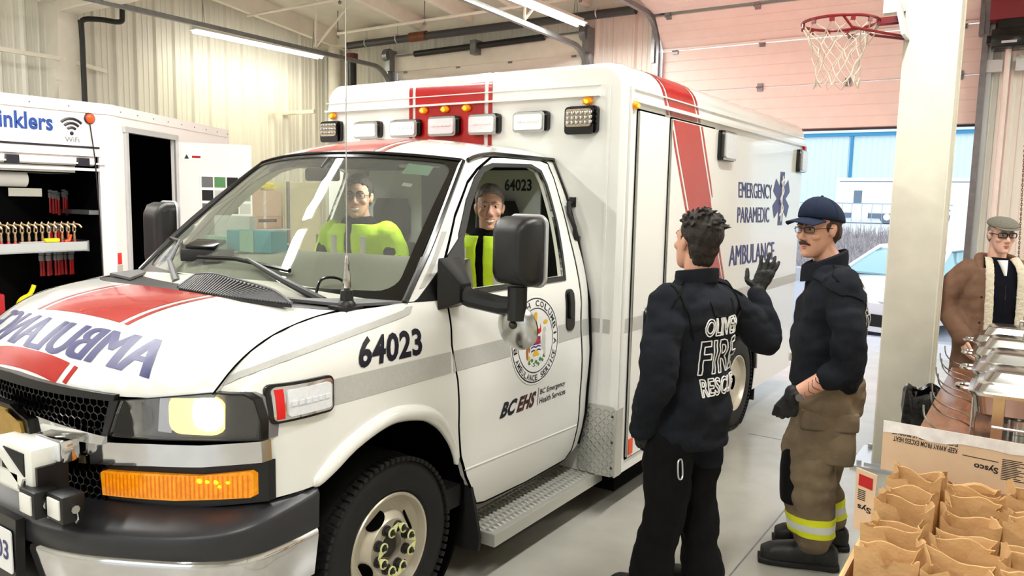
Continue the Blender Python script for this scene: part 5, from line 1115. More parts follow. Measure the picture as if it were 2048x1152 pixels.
nb_ = P(.040, 0, 1.530); mb = MB(); mb.loft([[nb_+g.F*(math.cos(t)*r_+.005)+g.L*math.sin(t)*r_+Z*(z_-.042*math.cos(t)) for t in [2*math.pi*i/28 for i in range(28)]] for r_, z_ in ((.110, -.055), (.110, -.01), (.106, .024), (.096, .032), (.093, .0), (.093, -.05))], closed=True); mb.build('collar', 'navy_fleece', jk)
for q in (1, -1): cast_line(jk, [[P(.10, q*.10, 1.46), P(.06, q*.20, 1.44), P(.0, q*.26, 1.40), P(-.08, q*.24, 1.36), P(-.15, q*.20, 1.25)], [P(.02, q*.10, 1.52), P(.0, q*.16, 1.48), P(-.01, q*.21, 1.44)]], .0045, 'black_trousers', jk, 'shoulder_seam')
cast_text(jk, [('OLIVER', -.13, .19, .13, .26), ('FIRE', -.14, .03, .14, .17), ('RESCUE', -.13, -.06, .13, .01)], P(-.5, 0, 1.20), -g.L, Z, g.F, 'paper', jk, 'back_lettering')
mb = MB(); g.torso(mb, [(.78, .20, .16, -.01), (.86, .215, .18, -.01), (.94, .205, .175, -.01), (.97, .20, .165, -.01)])
for q, ft, kn in FT: limb(mb, [P(0, q*.105, .82), kn+Z*.12, kn-Z*.08, kn.lerp(ft, .62), ft+Z*.085], [.150, .138, .126, .118, .108])
tr = g.garment(mb, 'turnout_trousers', 'turnout_tan', .0095, .016, 6, 21, 4, (1, 1, 1.5))
for q, ft, kn in FT:
    for z0, z1, mm, nm in ((.252, .285, 'trim_yellow', 'yellow_band'), (.218, .252, 'reflective_tape', 'silver_band'), (.186, .218, 'trim_yellow', 'yellow_band')):
        mb = MB(); bv = BVHTree.FromPolygons([v.co for v in tr.data.vertices], [p.vertices for p in tr.data.polygons]); rings = []
        c = kn.lerp(ft, .45)
        for zz in (z0, (z0+z1)/2, z1):
            cc = kn.lerp(ft, min(max((kn.z-zz)/(kn.z-ft.z), 0), 1)); cc = Vector((cc.x, cc.y, zz)); rg = []
            for i in range(36):
                t = 2*math.pi*i/36; d = g.F*math.cos(t)+g.L*math.sin(t); h = bv.ray_cast(cc+d*.14, -d); hit_ = h[0] if h[0] is not None and (h[0]-cc).length < .138 else cc+d*.11
                rg.append(hit_+d*.005)
            rings.append(rg)
        rings2 = [[p.lerp(Vector((c.x, c.y, p.z)), .06) for p in rg] for rg in reversed(rings)]
        mb.loft(rings+rings2, closed=True); mb.build(nm, mm, tr, ang=60)
    mb = MB(); kf = kn+g.F*.118; sect(mb, [(kn+Z*z+g.F*(.082+.012*math.cos(z*9)), g.L*.085, g.F*.052) for z in (-.16, -.10, 0, .09, .13)], 18, 2.6); g.garment(mb, 'knee_patch', 'black_trousers', .009, .004)
    mb = MB(); o_ = P(0, q*.12, 0); sect(mb, [(P(-.0, q*.19, z), g.F*.125, g.L*w) for z, w in ((.56, .035), (.575, .055), (.66, .066), (.74, .058), (.755, .03))], 20, 4); g.garment(mb, 'cargo_pocket', 'turnout_tan', .009, .006)
    mb = MB(); sect(mb, [(P(.0, q*.20, z), g.F*.135, g.L*w) for z, w in ((.735, .03), (.745, .062), (.80, .06), (.83, .04))], 20, 4); g.garment(mb, 'pocket_flap', 'turnout_tan', .009, .004)
    f0 = ft-Z*.09; mb = MB(); sect(mb, [(f0+g.F*f+Z*z, g.L*w, Z*h) for f, z, w, h in ((-.125, .055, .04, .05), (-.10, .065, .054, .064), (.0, .07, .055, .068), (.11, .06, .060, .058), (.20, .052, .056, .05), (.245, .045, .04, .036))], 18, 2.8); limb(mb, [f0+Z*.08, f0+Z*.25], [.068, .075]); bt = g.garment(mb, 'boot', 'boot', .008, .003, 12)
    mb = MB(); sect(mb, [(f0+g.F*f+Z*.017, g.L*w, Z*.017) for f, w in ((-.13, .045), (-.10, .06), (0, .058), (.11, .066), (.21, .06), (.255, .042))], 16, 4); mb.build('sole', 'rubber', bt)
mb = MB(); mb.tube([P(.19*math.cos(t)-.01, .21*math.sin(t), .915) for t in [2*math.pi*i/32 for i in range(32)]], .012, 6, closed=True) if 0 else None
for w_, nrm in ((wrL, -g.L), (wrR, g.L)):
    gm = MB(); hand(gm, w_, hl_, nrm, g.F, (1.0, 1.1, .7), 1.1, .5, .07, .3, 1.12, 1.05); limb(gm, [w_-hl_*.02, w_+hl_*.02], [.037, .036]); g.garment(gm, 'glove', 'glove', .0045, .0025, 35, 4, 2)
mb = MB(); c = elL.lerp(wrL, .90); d = (wrL-elL).normalized(); mb.lathe([(.036, -.012), (.0395, -.01), (.0395, .01), (.036, .012)], c, d, 20, closed=True); wt = mb.build('wrist_watch', 'black_plastic', g.t); mb = MB(); mb.cyl(c+g.L*.036-d.cross(g.L)*.01, c+g.L*.05-d.cross(g.L)*.01, .018, n=16); mb.build('watch_case', 'galv', wt)
g.face('hair_brown'); g.hair('hair_brown', (-.020, 0, .046), (.096, .0795, .083), True, 0, 2); g.specs('black_gloss', .0, .0018, .025, .013)
mb = MB(); limb(mb, [g.H(.086, -.030, -.062), g.H(.102, -.014, -.050), g.H(.106, 0, -.048), g.H(.102, .014, -.050), g.H(.086, .030, -.062)], [.004, .0075, .0075, .0075, .004]); g.garment(mb, 'moustache', 'hair_brown', .003, .0015, 60, 1, 1)
mb = MB(); cr = MB(); cr.sph((0, 0, 0), 1, n=32, k=20); mb.add([g.H(-.014+v[0]*.114, v[1]*.095, .050+.022*v[0]+(v[2]*.104 if v[2] > 0 else v[2]*.012)) for v in cr.v], cr.f); cp = mb.build('cap', 'navy_cap', g.t, ang=60)
mb = MB(); rows = []
for i in range(9):
    t = -1+2*i/8; x0 = .088-.030*t*t; rows.append(t)
top = lambda a, t: g.H(.072-.03*t*t+a*(.118-.040*t*t), t*.084*(1-.10*a), .070-.016*a-.022*t*t)
mb.grid(lambda a, q: top(a, -1+2*q), 8, 12); mb.grid(lambda a, q: top(a, -1+2*q)-g.hz*.004, 8, 12); n_ = 9*13
for i in range(12): mb.f += [(8*13+i, 8*13+i+1, n_+8*13+i+1, n_+8*13+i)]; mb.m.append(0)
mb.build('brim', 'navy_cap', cp, ang=60); mb = MB(); mb.sph(g.H(-.014, 0, .154), .008, n=10, k=6)
for q in range(6): a = math.pi/6+q*math.pi/3; mb.tube([g.H(-.014+.1145*math.cos(a)*math.sin(t), .0955*math.sin(a)*math.sin(t), .050+.022*math.cos(a)*math.sin(t)+.1045*math.cos(t)) for t in [math.pi/2*j/8 for j in range(9)]], .0012, 4)
mb.build('cap_seams', 'navy_cap', cp)
# ------------------------------------------------ old man by the door
g = Fig('older person in a grey flat cap and open brown coat behind the steel dishes', (2.85, 4.22, 0), 176, 172, -4, 1.625, (.03, .0), .98)
P = g.P; g.head(); b = g.body
g.torso(b, [(.86, .17, .12, 0), (1.0, .17, .13, 0), (1.2, .18, .13, 0), (1.36, .18, .11, 0), (1.44, .1, .08, 0)])
AR = ((1, P(0, .20, 1.37), P(-.04, .29, 1.10), P(.10, .23, .90)), (-1, P(0, -.20, 1.37), P(-.04, -.29, 1.10), P(.10, -.23, .90)))
for q, a_, e_, w_ in AR: limb(b, [a_, e_, w_], [.052, .042, .031]); hand(b, w_, g.F*.4-Z, g.L*-q, g.F, (.4, .4, .3), .95)
for q in (1, -1): limb(b, [P(0, q*.09, .88), P(.02, q*.1, .48), P(-.02, q*.11, .09)], [.088, .06, .045]); limb(b, [P(-.02, q*.11, .06), P(.12, q*.12, .045)], [.042, .035])
g.done('skin_pale')
mb = MB(); g.torso(mb, [(.80, .165, .13, .01), (1.0, .18, .145, .01), (1.2, .185, .142, .01), (1.34, .18, .12, .01), (1.42, .12, .095, .0), (1.47, .07, .07, 0)]); sw = g.garment(mb, 'sweater', 'sweater', .009, .006, 7)
mb = MB(); mb.b2((-1, -1, -1), (-.99, -.99, -.99)) if 0 else None
mb.tube([P(.137, 0, 1.28), P(.150, 0, 1.18)], .004, 6); mb.build('zip', 'black_gloss', sw)
mb = MB(); sect(mb, [(P(.07, 0, 1.455), g.L*.038, g.F*.028), (P(.098, 0, 1.41), g.L*.022, g.F*.026), (P(.122, 0, 1.35), g.L*.006, g.F*.02)], 14, 2); mb.build('undershirt', 'tee_white', g.t)
for q in (1, -1):   # coat fronts hang open
    mb = MB(); secs = []
    for z, r, w in ((.60, .215, .17), (.80, .215, .165), (1.0, .212, .16), (1.2, .212, .155), (1.33, .20, .14), (1.40, .17, .125)):
        rg = []
        a0, a1 = .50-.06*(1.4-z), math.pi+.06
        A1 = [a0+(a1-a0)*i/16 for i in range(17)]
        rg = [P(math.cos(t)*w*1.08, q*math.sin(t)*(r+.035), z) for t in A1]+[P(math.cos(t)*(w*1.08-.025), q*math.sin(t)*(r+.01), z) for t in reversed(A1)]
        secs.append(rg)
    mb.loft(secs); a_, e_, w_ = AR[0 if q > 0 else 1][1:]; limb(mb, [a_-g.L*q*.02, P(-.02, q*.275, 1.25), e_, e_.lerp(w_, .6), w_], [.088, .088, .085, .078, .07])
    g.garment(mb, 'coat_half', 'coat_brown', .0095, .010, 7, 4+q)
    mb = MB(); mb.tube(smooth_path([P(.055, q*.085, 1.47), P(.125, q*.105, 1.38), P(.152, q*.105, 1.15), P(.162, q*.10, .75), P(.162, q*.105, .6)], 6), .032, 12, flat=g.F); g.garment(mb, 'sherpa_lining', 'sherpa', .006, .0025, 45)
    mb = MB(); limb(mb, [P(-.075, q*.03, 1.475), P(-.05, q*.095, 1.47), P(.03, q*.135, 1.43), P(.085, q*.15, 1.37)], [.022, .030, .034, .02]); g.garment(mb, 'collar', 'coat_brown', .008, .004)
    for z in (1.2, 1.02, .84): mb = MB(); mb.sph(P(.165, q*.165, z), .009, n=8, k=5); mb.build('button', 'iris', g.t)
mb = MB(); g.torso(mb, [(.78, .165, .13, 0), (.95, .17, .13, 0)])
for q in (1, -1): limb(mb, [P(0, q*.095, .84), P(.02, q*.1, .48), P(-.02, q*.11, .07)], [.105, .082, .075])
g.garment(mb, 'trousers', 'black_trousers', .01, .008)
for q in (1, -1): mb = MB(); limb(mb, [P(-.06, q*.11, .045), P(.02, q*.115, .05), P(.15, q*.125, .04)], [.042, .048, .036]); g.garment(mb, 'shoe', 'boot', .008, .0)
g.face('hair_grey'); g.hair('hair_grey', (-.022, 0, .040), (.092, .080, .075), True, 0, 5); g.specs('black_gloss', .004, .0032, .027, .016)
mb = MB(); cr = MB(); cr.sph((0, 0, 0), 1, n=32, k=18); mb.add([g.H(.002+v[0]*.122, v[1]*.098, .082+.018*(-v[0])+(v[2]*.050 if v[2] > 0 else v[2]*.030)) for v in cr.v], cr.f); cp = mb.build('flat_cap', 'tweed', g.t, ang=60)
mb = MB(); mb.add([g.H(.082+v[0]*.056, v[1]*.080, .064-.25*max(v[0], 0)*.056+v[2]*.008) for v in cr.v], cr.f); mb.build('peak', 'tweed', cp, ang=60)
# ------------------------------------------------ the crew in the cab
def crew(label, pos, yaw, hyaw, hc, hairm, hk, glasses, lean, seed, roll=0):
    g = Fig(label, pos, yaw, hyaw, 2, hc, (lean, 0), .98, roll); P = g.P; g.head(1); b = g.body; s0 = hc-.62
    g.torso(b, [(s0-.02, .16, .11, 0), (s0+.15, .16, .11, 0), (s0+.30, .175, .115, lean*.5), (s0+.42, .165, .09, lean*.8), (s0+.48, .09, .07, lean)])
    for q in (1, -1):
        limb(b, [P(lean*.7, q*.20, s0+.40), P(.06, q*.27, s0+.17), P(.26, q*.20, s0+.10)], [.052, .044, .032]); hand(b, P(.26, q*.20, s0+.10), g.F, -Z, -g.L*q, (.5, .5, .4), .95)
        limb(b, [P(0, q*.09, s0+.02), P(.38, q*.1, s0+.03), P(.46, q*.1, s0-.36)], [.088, .062, .045])
    g.done('skin_pale')
    mb = MB(); g.torso(mb, [(s0+.0, .17, .125, 0), (s0+.2, .175, .125, 0), (s0+.32, .19, .125, lean*.5), (s0+.42, .185, .11, lean*.75), (s0+.47, .12, .09, lean*.9), (s0+.515, .075, .078, lean)])
    for q in (1, -1): limb(mb, [P(lean*.7, q*.195, s0+.40), P(.06, q*.27, s0+.17), P(.24, q*.205, s0+.10)], [.074, .062, .048])
    g.garment(mb, 'uniform_shirt', 'sweater', .009, .006, 8, seed)
    mb = MB()
    for q in (1, -1):
        for a0, a1 in ((.10, math.pi-.1),):
            A1 = [a0+(a1-a0)*i/14 for i in range(15)]; secs = []
            for z, r, w, cf in ((s0+.05, .185, .137, 0), (s0+.2, .190, .137, 0), (s0+.32, .222, .140, lean*.5), (s0+.41, .222, .130, lean*.75), (s0+.475, .150, .108, lean*.9)):
                secs.append([P(cf+math.cos(t)*w*1.06, q*math.sin(t)*r, z) for t in A1]+[P(cf+math.cos(t)*(w*1.06-.018), q*math.sin(t)*(r-.016), z) for t in reversed(A1)])
            mb.loft(secs)
    for q in (1, -1): limb(mb, [P(lean*.7, q*.185, s0+.405), P(.02, q*.235, s0+.30), P(.045, q*.262, s0+.20)], [.086, .080, .075])
    vs_ = g.garment(mb, 'hi_vis_vest', 'hi_vis', .008, .005, 8, seed)
    for q in (1, -1):
        mb = MB(); bv = BVHTree.FromPolygons([v.co for v in vs_.data.vertices], [p.vertices for p in vs_.data.polygons]); pts = []
        for z in (s0+.08, s0+.16, s0+.24, s0+.32, s0+.40):
            h = bv.ray_cast(P(.5, q*.10, z), -g.F)
            if h[0] is not None: pts.append(h[0]+g.F*.004)
        if len(pts) > 1: mb.tube(pts, .026, 8, flat=g.L) if 0 else mb.tube(pts, [.022]*len(pts), 6, flat=g.F); mb.build('reflective_band', 'reflective_tape', vs_)
    mb = MB(); h = bv.ray_cast(P(.5, -.10, s0+.28), -g.F)
    if h[0] is not None: mb.box(h[0]+g.F*.006, (.07, .012, .03), rot=Matrix((g.L, g.F, Z)).transposed()); mb.build('name_badge', 'ink', vs_)
    g.face(hairm, 1); g.hair(hairm, *hk, True, 0, seed)
    if glasses: g.specs('iris', .0, .0018, .024, .015)
    return g
crew('smiling grey haired person in a yellow hi-vis vest at the open driver window', (.52, 1.29, .40), 156, 184, 1.355, 'hair_grey', ((-.014, 0, .056), (.103, .084, .090)), False, .03, 8)
crew('smiling person with glasses in a hi-vis vest on the passenger seat, behind the windscreen', (-.29, 1.10, .40), 158, 178, 1.40, 'hair_dark', ((-.015, 0, .055), (.105, .088, .094)), True, .05, 9)
# ============================================================ sprinkler trailer by the ribbed wall
T = thing('tool_trailer', 'white enclosed trailer with an open shutter full of red tools and an open door', 'trailer', (-5.2, 0, 0))
XT, ZT = -4.26, 2.60
vc, vd = Vector((XT, 1.78, 0)), Vector((-1.44, 2.32, 0)).normalized(); vn = Vector((vd.y, -vd.x, 0))
TS = lambda u, v, w: Vector((XT+w, u, v))
TV = lambda u, v, w: vc+vd*u+vn*w+Vector((0, 0, v))
OP = [(-1.2, .62), (1.655, .62), (1.655, 2.13), (-1.2, 2.13)]
m = MB(); panel(m, [(-3.4, .45), (1.78, .45), (1.78, ZT), (-3.4, ZT)], TS, .03, holes=[OP], du=0, dv=0); panel(m, [(0, .45), (2.75, .45), (2.75, ZT), (0, ZT)], TV, .03, holes=[[(.27, .6), (1.24, .6), (1.24, 2.375), (.27, 2.375)]], du=0, dv=0)
e = TV(2.75, 0, 0); m.add([e, (-6.5, e.y, 0), (-6.5, -3.4, 0), (XT, -3.4, 0)]+[(p[0], p[1], .45) for p in ()], [])
for a, b in ((e, Vector((-6.5, e.y, 0))), (Vector((-6.5, e.y, 0)), Vector((-6.5, -3.4, 0))), (Vector((-6.5, -3.4, 0)), Vector((XT, -3.4, 0)))): m.add([(a.x, a.y, .45), (b.x, b.y, .45), (b.x, b.y, ZT), (a.x, a.y, ZT)], [(0, 1, 2, 3)])
for z in (.45, ZT): m.add([(XT, -3.4, z), (XT, 1.78, z), (e.x, e.y, z), (-6.5, e.y, z), (-6.5, -3.4, z)], [(0, 1, 2, 3, 4)])
body = sub(m, 'body_shell', 'trailer_white', T, smooth=False)
m = MB(); m.b2((XT-.02, -3.4, ZT-.085), (XT+.012, 1.79, ZT+.012))
def vbox(mb, u0, u1, z0, z1, w0, w1, mm=0): mb.add([TV(u, z, w) for z in (z0, z1) for u, w in ((u0, w0), (u1, w0), (u1, w1), (u0, w1))], [(3, 2, 1, 0), (4, 5, 6, 7), (0, 1, 5, 4), (1, 2, 6, 5), (2, 3, 7, 6), (3, 0, 4, 7)], mm)
vbox(m, -.005, 2.76, ZT-.085, ZT+.012, -.02, .012); m.b2((XT-.01, 1.70, .45), (XT+.006, 1.785, ZT-.09)); vbox(m, 0, .10, .45, ZT-.09, -.01, .007); vbox(m, 2.70, 2.76, .45, ZT, -.02, .01); sub(m, 'edge_trim', 'trailer_white', T, smooth=False)
m = MB()
for i in range(14): m.sph((XT+.013, -2.9+i*.33, ZT-.04), .008, n=6, k=4)
for i in range(9): m.sph(TV(.15+i*.32, ZT-.04, .013), .008, n=6, k=4)
sub(m, 'rivets', 'galv', T)
m = MB(); vbox(m, .20, 1.31, 2.375, 2.43, -.02, .03); vbox(m, .215, .265, .55, 2.38, -.02, .025); vbox(m, 1.245, 1.30, .55, 2.38, -.02, .025); sub(m, 'door_frame', 'galv_bright', T, smooth=False)
m = MB(); hp, hd = Vector((-4.965, 2.90, 0)), Vector((.37, .635, 0)).normalized(); hn = Vector((hd.y, -hd.x, 0))
TL = lambda u, v, w: hp+hd*u+hn*w+Vector((0, 0, v))
panel(m, [(.02, .55), (.80, .55), (.80, 2.36), (.02, 2.36)], TL, .04, du=0, dv=0, w=.02); leaf = sub(m, 'open_door', 'trailer_white', T, smooth=False)
m = MB(); m.cyl(TL(.0, .6, .03), TL(.0, 2.34, .03), .018, n=8)
for z in (.8, 1.5, 2.2): m.cyl(TL(.0, z, .03), TL(.0, z+.14, .03), .026, n=8)
sub(m, 'hinge', 'galv_bright', leaf)
ph_ = [('pale_green', .62), ('cardboard', .4), ('grey_plastic', .5)]
m = MB(); panel(m, [(.24, 1.55), (.80, 1.55), (.80, 2.02), (.24, 2.02)], TL, .004, du=0, dv=0, w=.025); ps = sub(m, 'photo_sheet', 'paper', leaf); 
for i in range(4):
    for j in range(3):
        m = MB(); u0, z0 = .255+i*.135, 1.565+j*.15; panel(m, [(u0, z0), (u0+.12, z0), (u0+.12, z0+.12), (u0, z0+.12)], TL, 0, du=0, dv=0, w=.0265); sub(m, 'photo_print', ('grey_plastic', 'coat_green', 'rubber', 'retro')[(i+j*2) % 4], ps)
m = MB(); panel(m, [(.06, 2.16), (.28, 2.16), (.28, 2.33), (.06, 2.33)], TL, .003, du=0, dv=0, w=.023); nt_ = sub(m, 'notice', 'paper', leaf); m = MB(); panel(m, [(.16, 2.19), (.25, 2.19), (.25, 2.215), (.16, 2.215)], TL, 0, du=0, dv=0, w=.025); sub(m, 'red_bar', 'amb_red', nt_); m = MB(); panel(m, [(.08, 2.18), (.13, 2.18), (.105, 2.23)], TL, 0, du=0, dv=0, w=.025); sub(m, 'warning_mark', 'ink', nt_)
# lettering, wifi sign, rule
m = MB()
text(m, 'inklers', [(.815, 2.325), (1.252, 2.325), (1.252, 2.475), (.815, 2.475)], TS, bold=.03, w=.004, du=0); sub(m, 'blue_lettering', 'blue_text', body)
m = MB(); wc = (1.413, 2.318)
m.sph(TS(*wc, .004), (.004, .018, .018), n=12, k=6)
for r in (.05, .088, .126): m.tube([TS(wc[0]+r*math.sin(a)*1.0, wc[1]+r*math.cos(a)*1.05, .004) for a in [-.78+1.56*i/10 for i in range(11)]], .012, 6)
sub(m, 'wifi_symbol', 'ink', body); m = MB(); text(m, 'WiFi', [(1.352, 2.238), (1.478, 2.238), (1.478, 2.285), (1.352, 2.285)], TS, w=.003, du=0, bold=0); sub(m, 'wifi_lettering', 'galv', body)
m = MB(); m.b2((XT, -1.4, 2.192), (XT+.006, 1.66, 2.21)); sub(m, 'black_rule', 'ink', body, smooth=False)
m = MB(); m.sph((XT+.02, 1.575, 2.465), (.025, .04, .045), n=16, k=8); mk = sub(m, 'clearance_lamp', 'orange_refl', T); m = MB(); m.lathe([(.043, -.006), (.052, 0), (.043, .008)], (XT+.012, 1.575, 2.465), (1, 0, 0), 20, closed=True); m.tube([(XT+.012, 1.575, 2.42), (XT+.03, 1.60, 2.1), (XT+.03, 1.62, 1.6), (XT+.02, 1.635, 1.0)], .006, 6); sub(m, 'lamp_gasket', 'ink', mk)
m = MB(); m.cyl((XT-.06, -1.25, 2.085), (XT-.06, 1.62, 2.085), .055, n=18); m.b2((XT-.1, -1.25, 2.12), (XT+.01, 1.67, 2.15)); m.b2((XT-.02, -1.25, 1.985), (XT+.012, 1.65, 2.01)); m.b2((XT-.01, -1.25, 2.045), (XT+.02, 1.70, 2.06)); sh = sub(m, 'rolled_shutter', 'trailer_white', T)
for y in (-.4, .9, 1.5): m = MB(); m.b2((XT-.02, y-.05, 2.03), (XT+.03, y+.05, 2.1)); sub(m, 'shutter_latch', 'ink', sh)
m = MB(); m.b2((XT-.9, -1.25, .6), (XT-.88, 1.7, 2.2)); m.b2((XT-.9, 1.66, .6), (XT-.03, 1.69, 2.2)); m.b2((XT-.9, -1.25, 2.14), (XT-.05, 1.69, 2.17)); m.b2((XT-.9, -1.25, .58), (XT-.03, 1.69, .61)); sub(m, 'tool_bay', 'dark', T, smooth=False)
m = MB(); vbox(m, .1, 1.5, .5, .52, -1.0, -.05); vbox(m, -.9, 2.6, .5, 2.55, -.66, -.64); sub(m, 'doorway_shade_sheet', 'dark', T, smooth=False)  # near-black sheets stand for the shade inside the trailer doorway
for z, x1, y1, mm in ((1.245, -.02, 1.53, 'galv_bright'), (1.73, -.25, 1.25, 'diamond_plate'), (1.955, -.1, 1.48, 'diamond_plate')):
    m = MB(); m.b2((XT-.85, -1.22, z), (XT+x1, y1, z+.012)); m.b2((XT+x1-.012, -1.22, z), (XT+x1, y1, z+(.085 if z < 1.9 and z > 1.3 else .07 if z > 1.9 else .088))); sub(m, 'shelf', mm, T, smooth=False)
m = MB(); m.b2((XT-.5, 1.52, 1.24), (XT-.02, 1.54, 1.34)); m.b2((XT-.85, 1.56, 1.58), (XT-.04, 1.66, 1.62)); sub(m, 'shelf_end', 'galv', T, smooth=False)
m = MB(); vbox(m, .015, .085, 1.10, 1.21, .004, .010); sub(m, 'red_marker', 'red_lens', T, smooth=False); m = MB(); vbox(m, -.0, .10, .92, 1.09, .006, .010); sub(m, 'tread_guard', 'diamond_plate', T, smooth=False)
m = MB(); m.b2((XT-.9, -3.3, .30), (XT-.2, 1.6, .45)); m.b2((XT-2.1, -3.3, .30), (XT-1.4, 1.6, .45)); sub(m, 'chassis', 'dark', T, smooth=False)
for x in (XT-.15, XT-2.05):
    for y in (-2.2, -1.3): m = MB(); m.lathe([(.16, -.2), (.33, -.19), (.35, -.1), (.33, 0), (.16, .01), (.15, -.05)], (x, y, .35), (1, 0, 0), 28, closed=True); sub(m, 'wheel', 'rubber', T)
m = MB(); m.tube([TV(2.75, .40, -.3), (-5.9, 4.9, .42), (-5.95, 5.2, .42)], .05, 8); m.cyl((-5.9, 5.0, .0), (-5.9, 5.0, .5), .03, n=8); sub(m, 'tow_bar', 'dark', T)
# goods inside the bay
t = thing('paper_roll', 'white paper roll lying on the upper shelf of the trailer bay', 'roll', (XT-.3, .85, 1.967))
MB().cyl((XT-.2, .64, 1.895), (XT-.2, 1.09, 1.895), .068, n=22).build('roll', 'paper', t); MB().cyl((XT-.2, .62, 1.895), (XT-.2, .645, 1.895), .08, n=20).build('end_disc', 'dark', t)
rg = random.Random(11)
def sprinkler(y):
    t = thing('sprinkler_nozzle', 'red and brass sprinkler nozzle standing in the row on the red lit trailer shelf', 'sprinkler', (XT-.10, y, 1.258), 'sprinkler nozzles on the trailer shelf')
    m = MB(); m.lathe([(.0, 0), (.020, 0), (.022, .03), (.019, .06), (.013, .085), (.010, .09)], (XT-.10, y, 1.258), (0, 0, 1), 12); m.build('red_base', 'tool_red', t)
    m = MB(); m.lathe([(.023, .018), (.024, .02), (.024, .035), (.023, .037)], (XT-.10, y, 1.258), (0, 0, 1), 12, closed=True); m.build('white_band', 'paper', t)
    m = MB(); m.lathe([(.010, .088), (.013, .10), (.009, .14), (.012, .16), (.007, .17)], (XT-.10, y, 1.258), (0, 0, 1), 10); m.tube([(XT-.10, y, 1.40), (XT-.08, y-.022, 1.43), (XT-.09, y-.012, 1.50), (XT-.10, y, 1.515), (XT-.11, y+.012, 1.50), (XT-.12, y+.022, 1.43), (XT-.10, y, 1.40)], .006, 6); m.tube([(XT-.10, y+.0, 1.50), (XT-.06, y+.03, 1.485), (XT-.05, y+.045, 1.46)], .009, 6); m.build('brass_head', 'brass', t)
    return t
sp0 = sprinkler(.545)
for i in range(1, 17): clone(sp0, (rg.uniform(-.004, .004), i*.0565, 0))
def wrench(y, z, h, x=-.55):
    t = thing('pipe_wrench', 'red pipe wrench hanging at the back of the trailer bay', 'wrench', (XT+x, y, z), 'red wrenches hanging in the trailer bay')
    m = MB(); m.loft([[Vector((XT+x+a, y+b*k, z-dz)) for a, b in rrect(-.008, -.011, .008, .011, .004, 2)] for dz, k in ((0, .8), (.02, 1), (h*.7, 1.0), (h, 1.25))]); m.build('handle', 'tool_red', t)
    m = MB(); m.b2((XT+x-.008, y-.020, z-.005), (XT+x+.012, y+.008, z+.045)); m.b2((XT+x-.008, y-.018, z+.05), (XT+x+.012, y+.016, z+.07)); m.build('jaw', 'galv', t); return t
w0 = wrench(1.27, 1.72, .15)
for i in range(1, 14): clone(w0, (rg.uniform(-.04, .04), i*.027, rg.uniform(-.02, .02)))
w1 = clone(w0, (0, .03, -.30)); 
for i in range(1, 12): clone(w1, (rg.uniform(-.03, .03), i*.027, 0))
w2 = clone(w0, (.1, .03, -.58))
for i in range(1, 12): clone(w2, (rg.uniform(-.03, .03), i*.026, 0))
t = thing('red_tray', 'red tapered tool tray behind the brass sprinkler nozzles', 'tray', (XT-.5, .9, 1.258)); m = MB(); m.loft([[Vector((XT-.5+a, .95+b, 1.258)) for a, b in ((-.12, -.5), (.12, -.5), (.12, .2), (-.12, .2))], [Vector((XT-.5+a, .95+b, 1.258+h)) for (a, b), h in zip(((-.12, -.5), (.12, -.5), (.12, .2), (-.12, .2)), (.22, .22, .34, .34))]]); m.build('tray_body', 'tool_red', t)
t = thing('tape_measure', 'yellow hand tool lying on the shelf edge in front of the sprinkler nozzles', 'tool', (XT-.03, 1.25, 1.258)); m = MB(); m.b2((XT-.07, 1.15, 1.334), (XT-.015, 1.28, 1.37), bev=.012); m.build('case', 'hose_yellow', t); m = MB(); m.b2((XT-.06, .95, 1.258+.076), (XT-.03, 1.15, 1.345)); m.build('blade', 'galv_bright', t)
t = thing('orange_knife', 'orange curved knife leaning on the shelf end by the yellow hand tool', 'tool', (XT-.04, 1.36, 1.258)); m = MB(); m.tube([(XT-.04, 1.33, 1.335), (XT-.04, 1.37, 1.35), (XT-.04, 1.385, 1.40)], .014, 8); m.build('grip', 'orange_refl', t)
t = thing('tool_box', 'red and black tool case at the bottom of the trailer bay', 'tool box', (XT-.3, .5, .61)); m = MB(); m.b2((XT-.45, .2, .612), (XT-.06, .82, .90), bev=.02); m.build('case', 'tool_red', t); m = MB(); m.b2((XT-.30, .4, .90), (XT-.2, .62, .94), bev=.01); m.b2((XT-.06, .55, .72), (XT-.045, .75, .84)); m.build('handle', 'ink', t)
t = thing('hose_coil', 'yellow hose end standing in the dark lower trailer bay', 'hose', (XT-.25, 1.1, .61)); MB().tube(smooth_path([(XT-.25, .95, .62), (XT-.22, 1.0, .8), (XT-.2, 1.08, .86), (XT-.2, 1.12, .94)]), .02, 8).build('hose', 'hose_yellow', t)
t = thing('fitting_crate', 'dark crate of pipe fittings beside the yellow hose in the trailer bay', 'crate', (XT-.4, 1.3, .61)); m = MB(); m.b2((XT-.6, 1.18, .612), (XT-.15, 1.62, .80)); m.build('crate_body', 'rubber', t)
for i in range(9): m = MB(); c = Vector((XT-.5+(i % 3)*.14, 1.24+(i//3)*.13, .82)); m.tube([c+Vector((-.05, 0, 0)), c+Vector((.0, .02, .02)), c+Vector((.04, .06, 0))], .022, 8); m.build('fitting', ('tool_red', 'galv', 'tool_red')[i % 3], t)
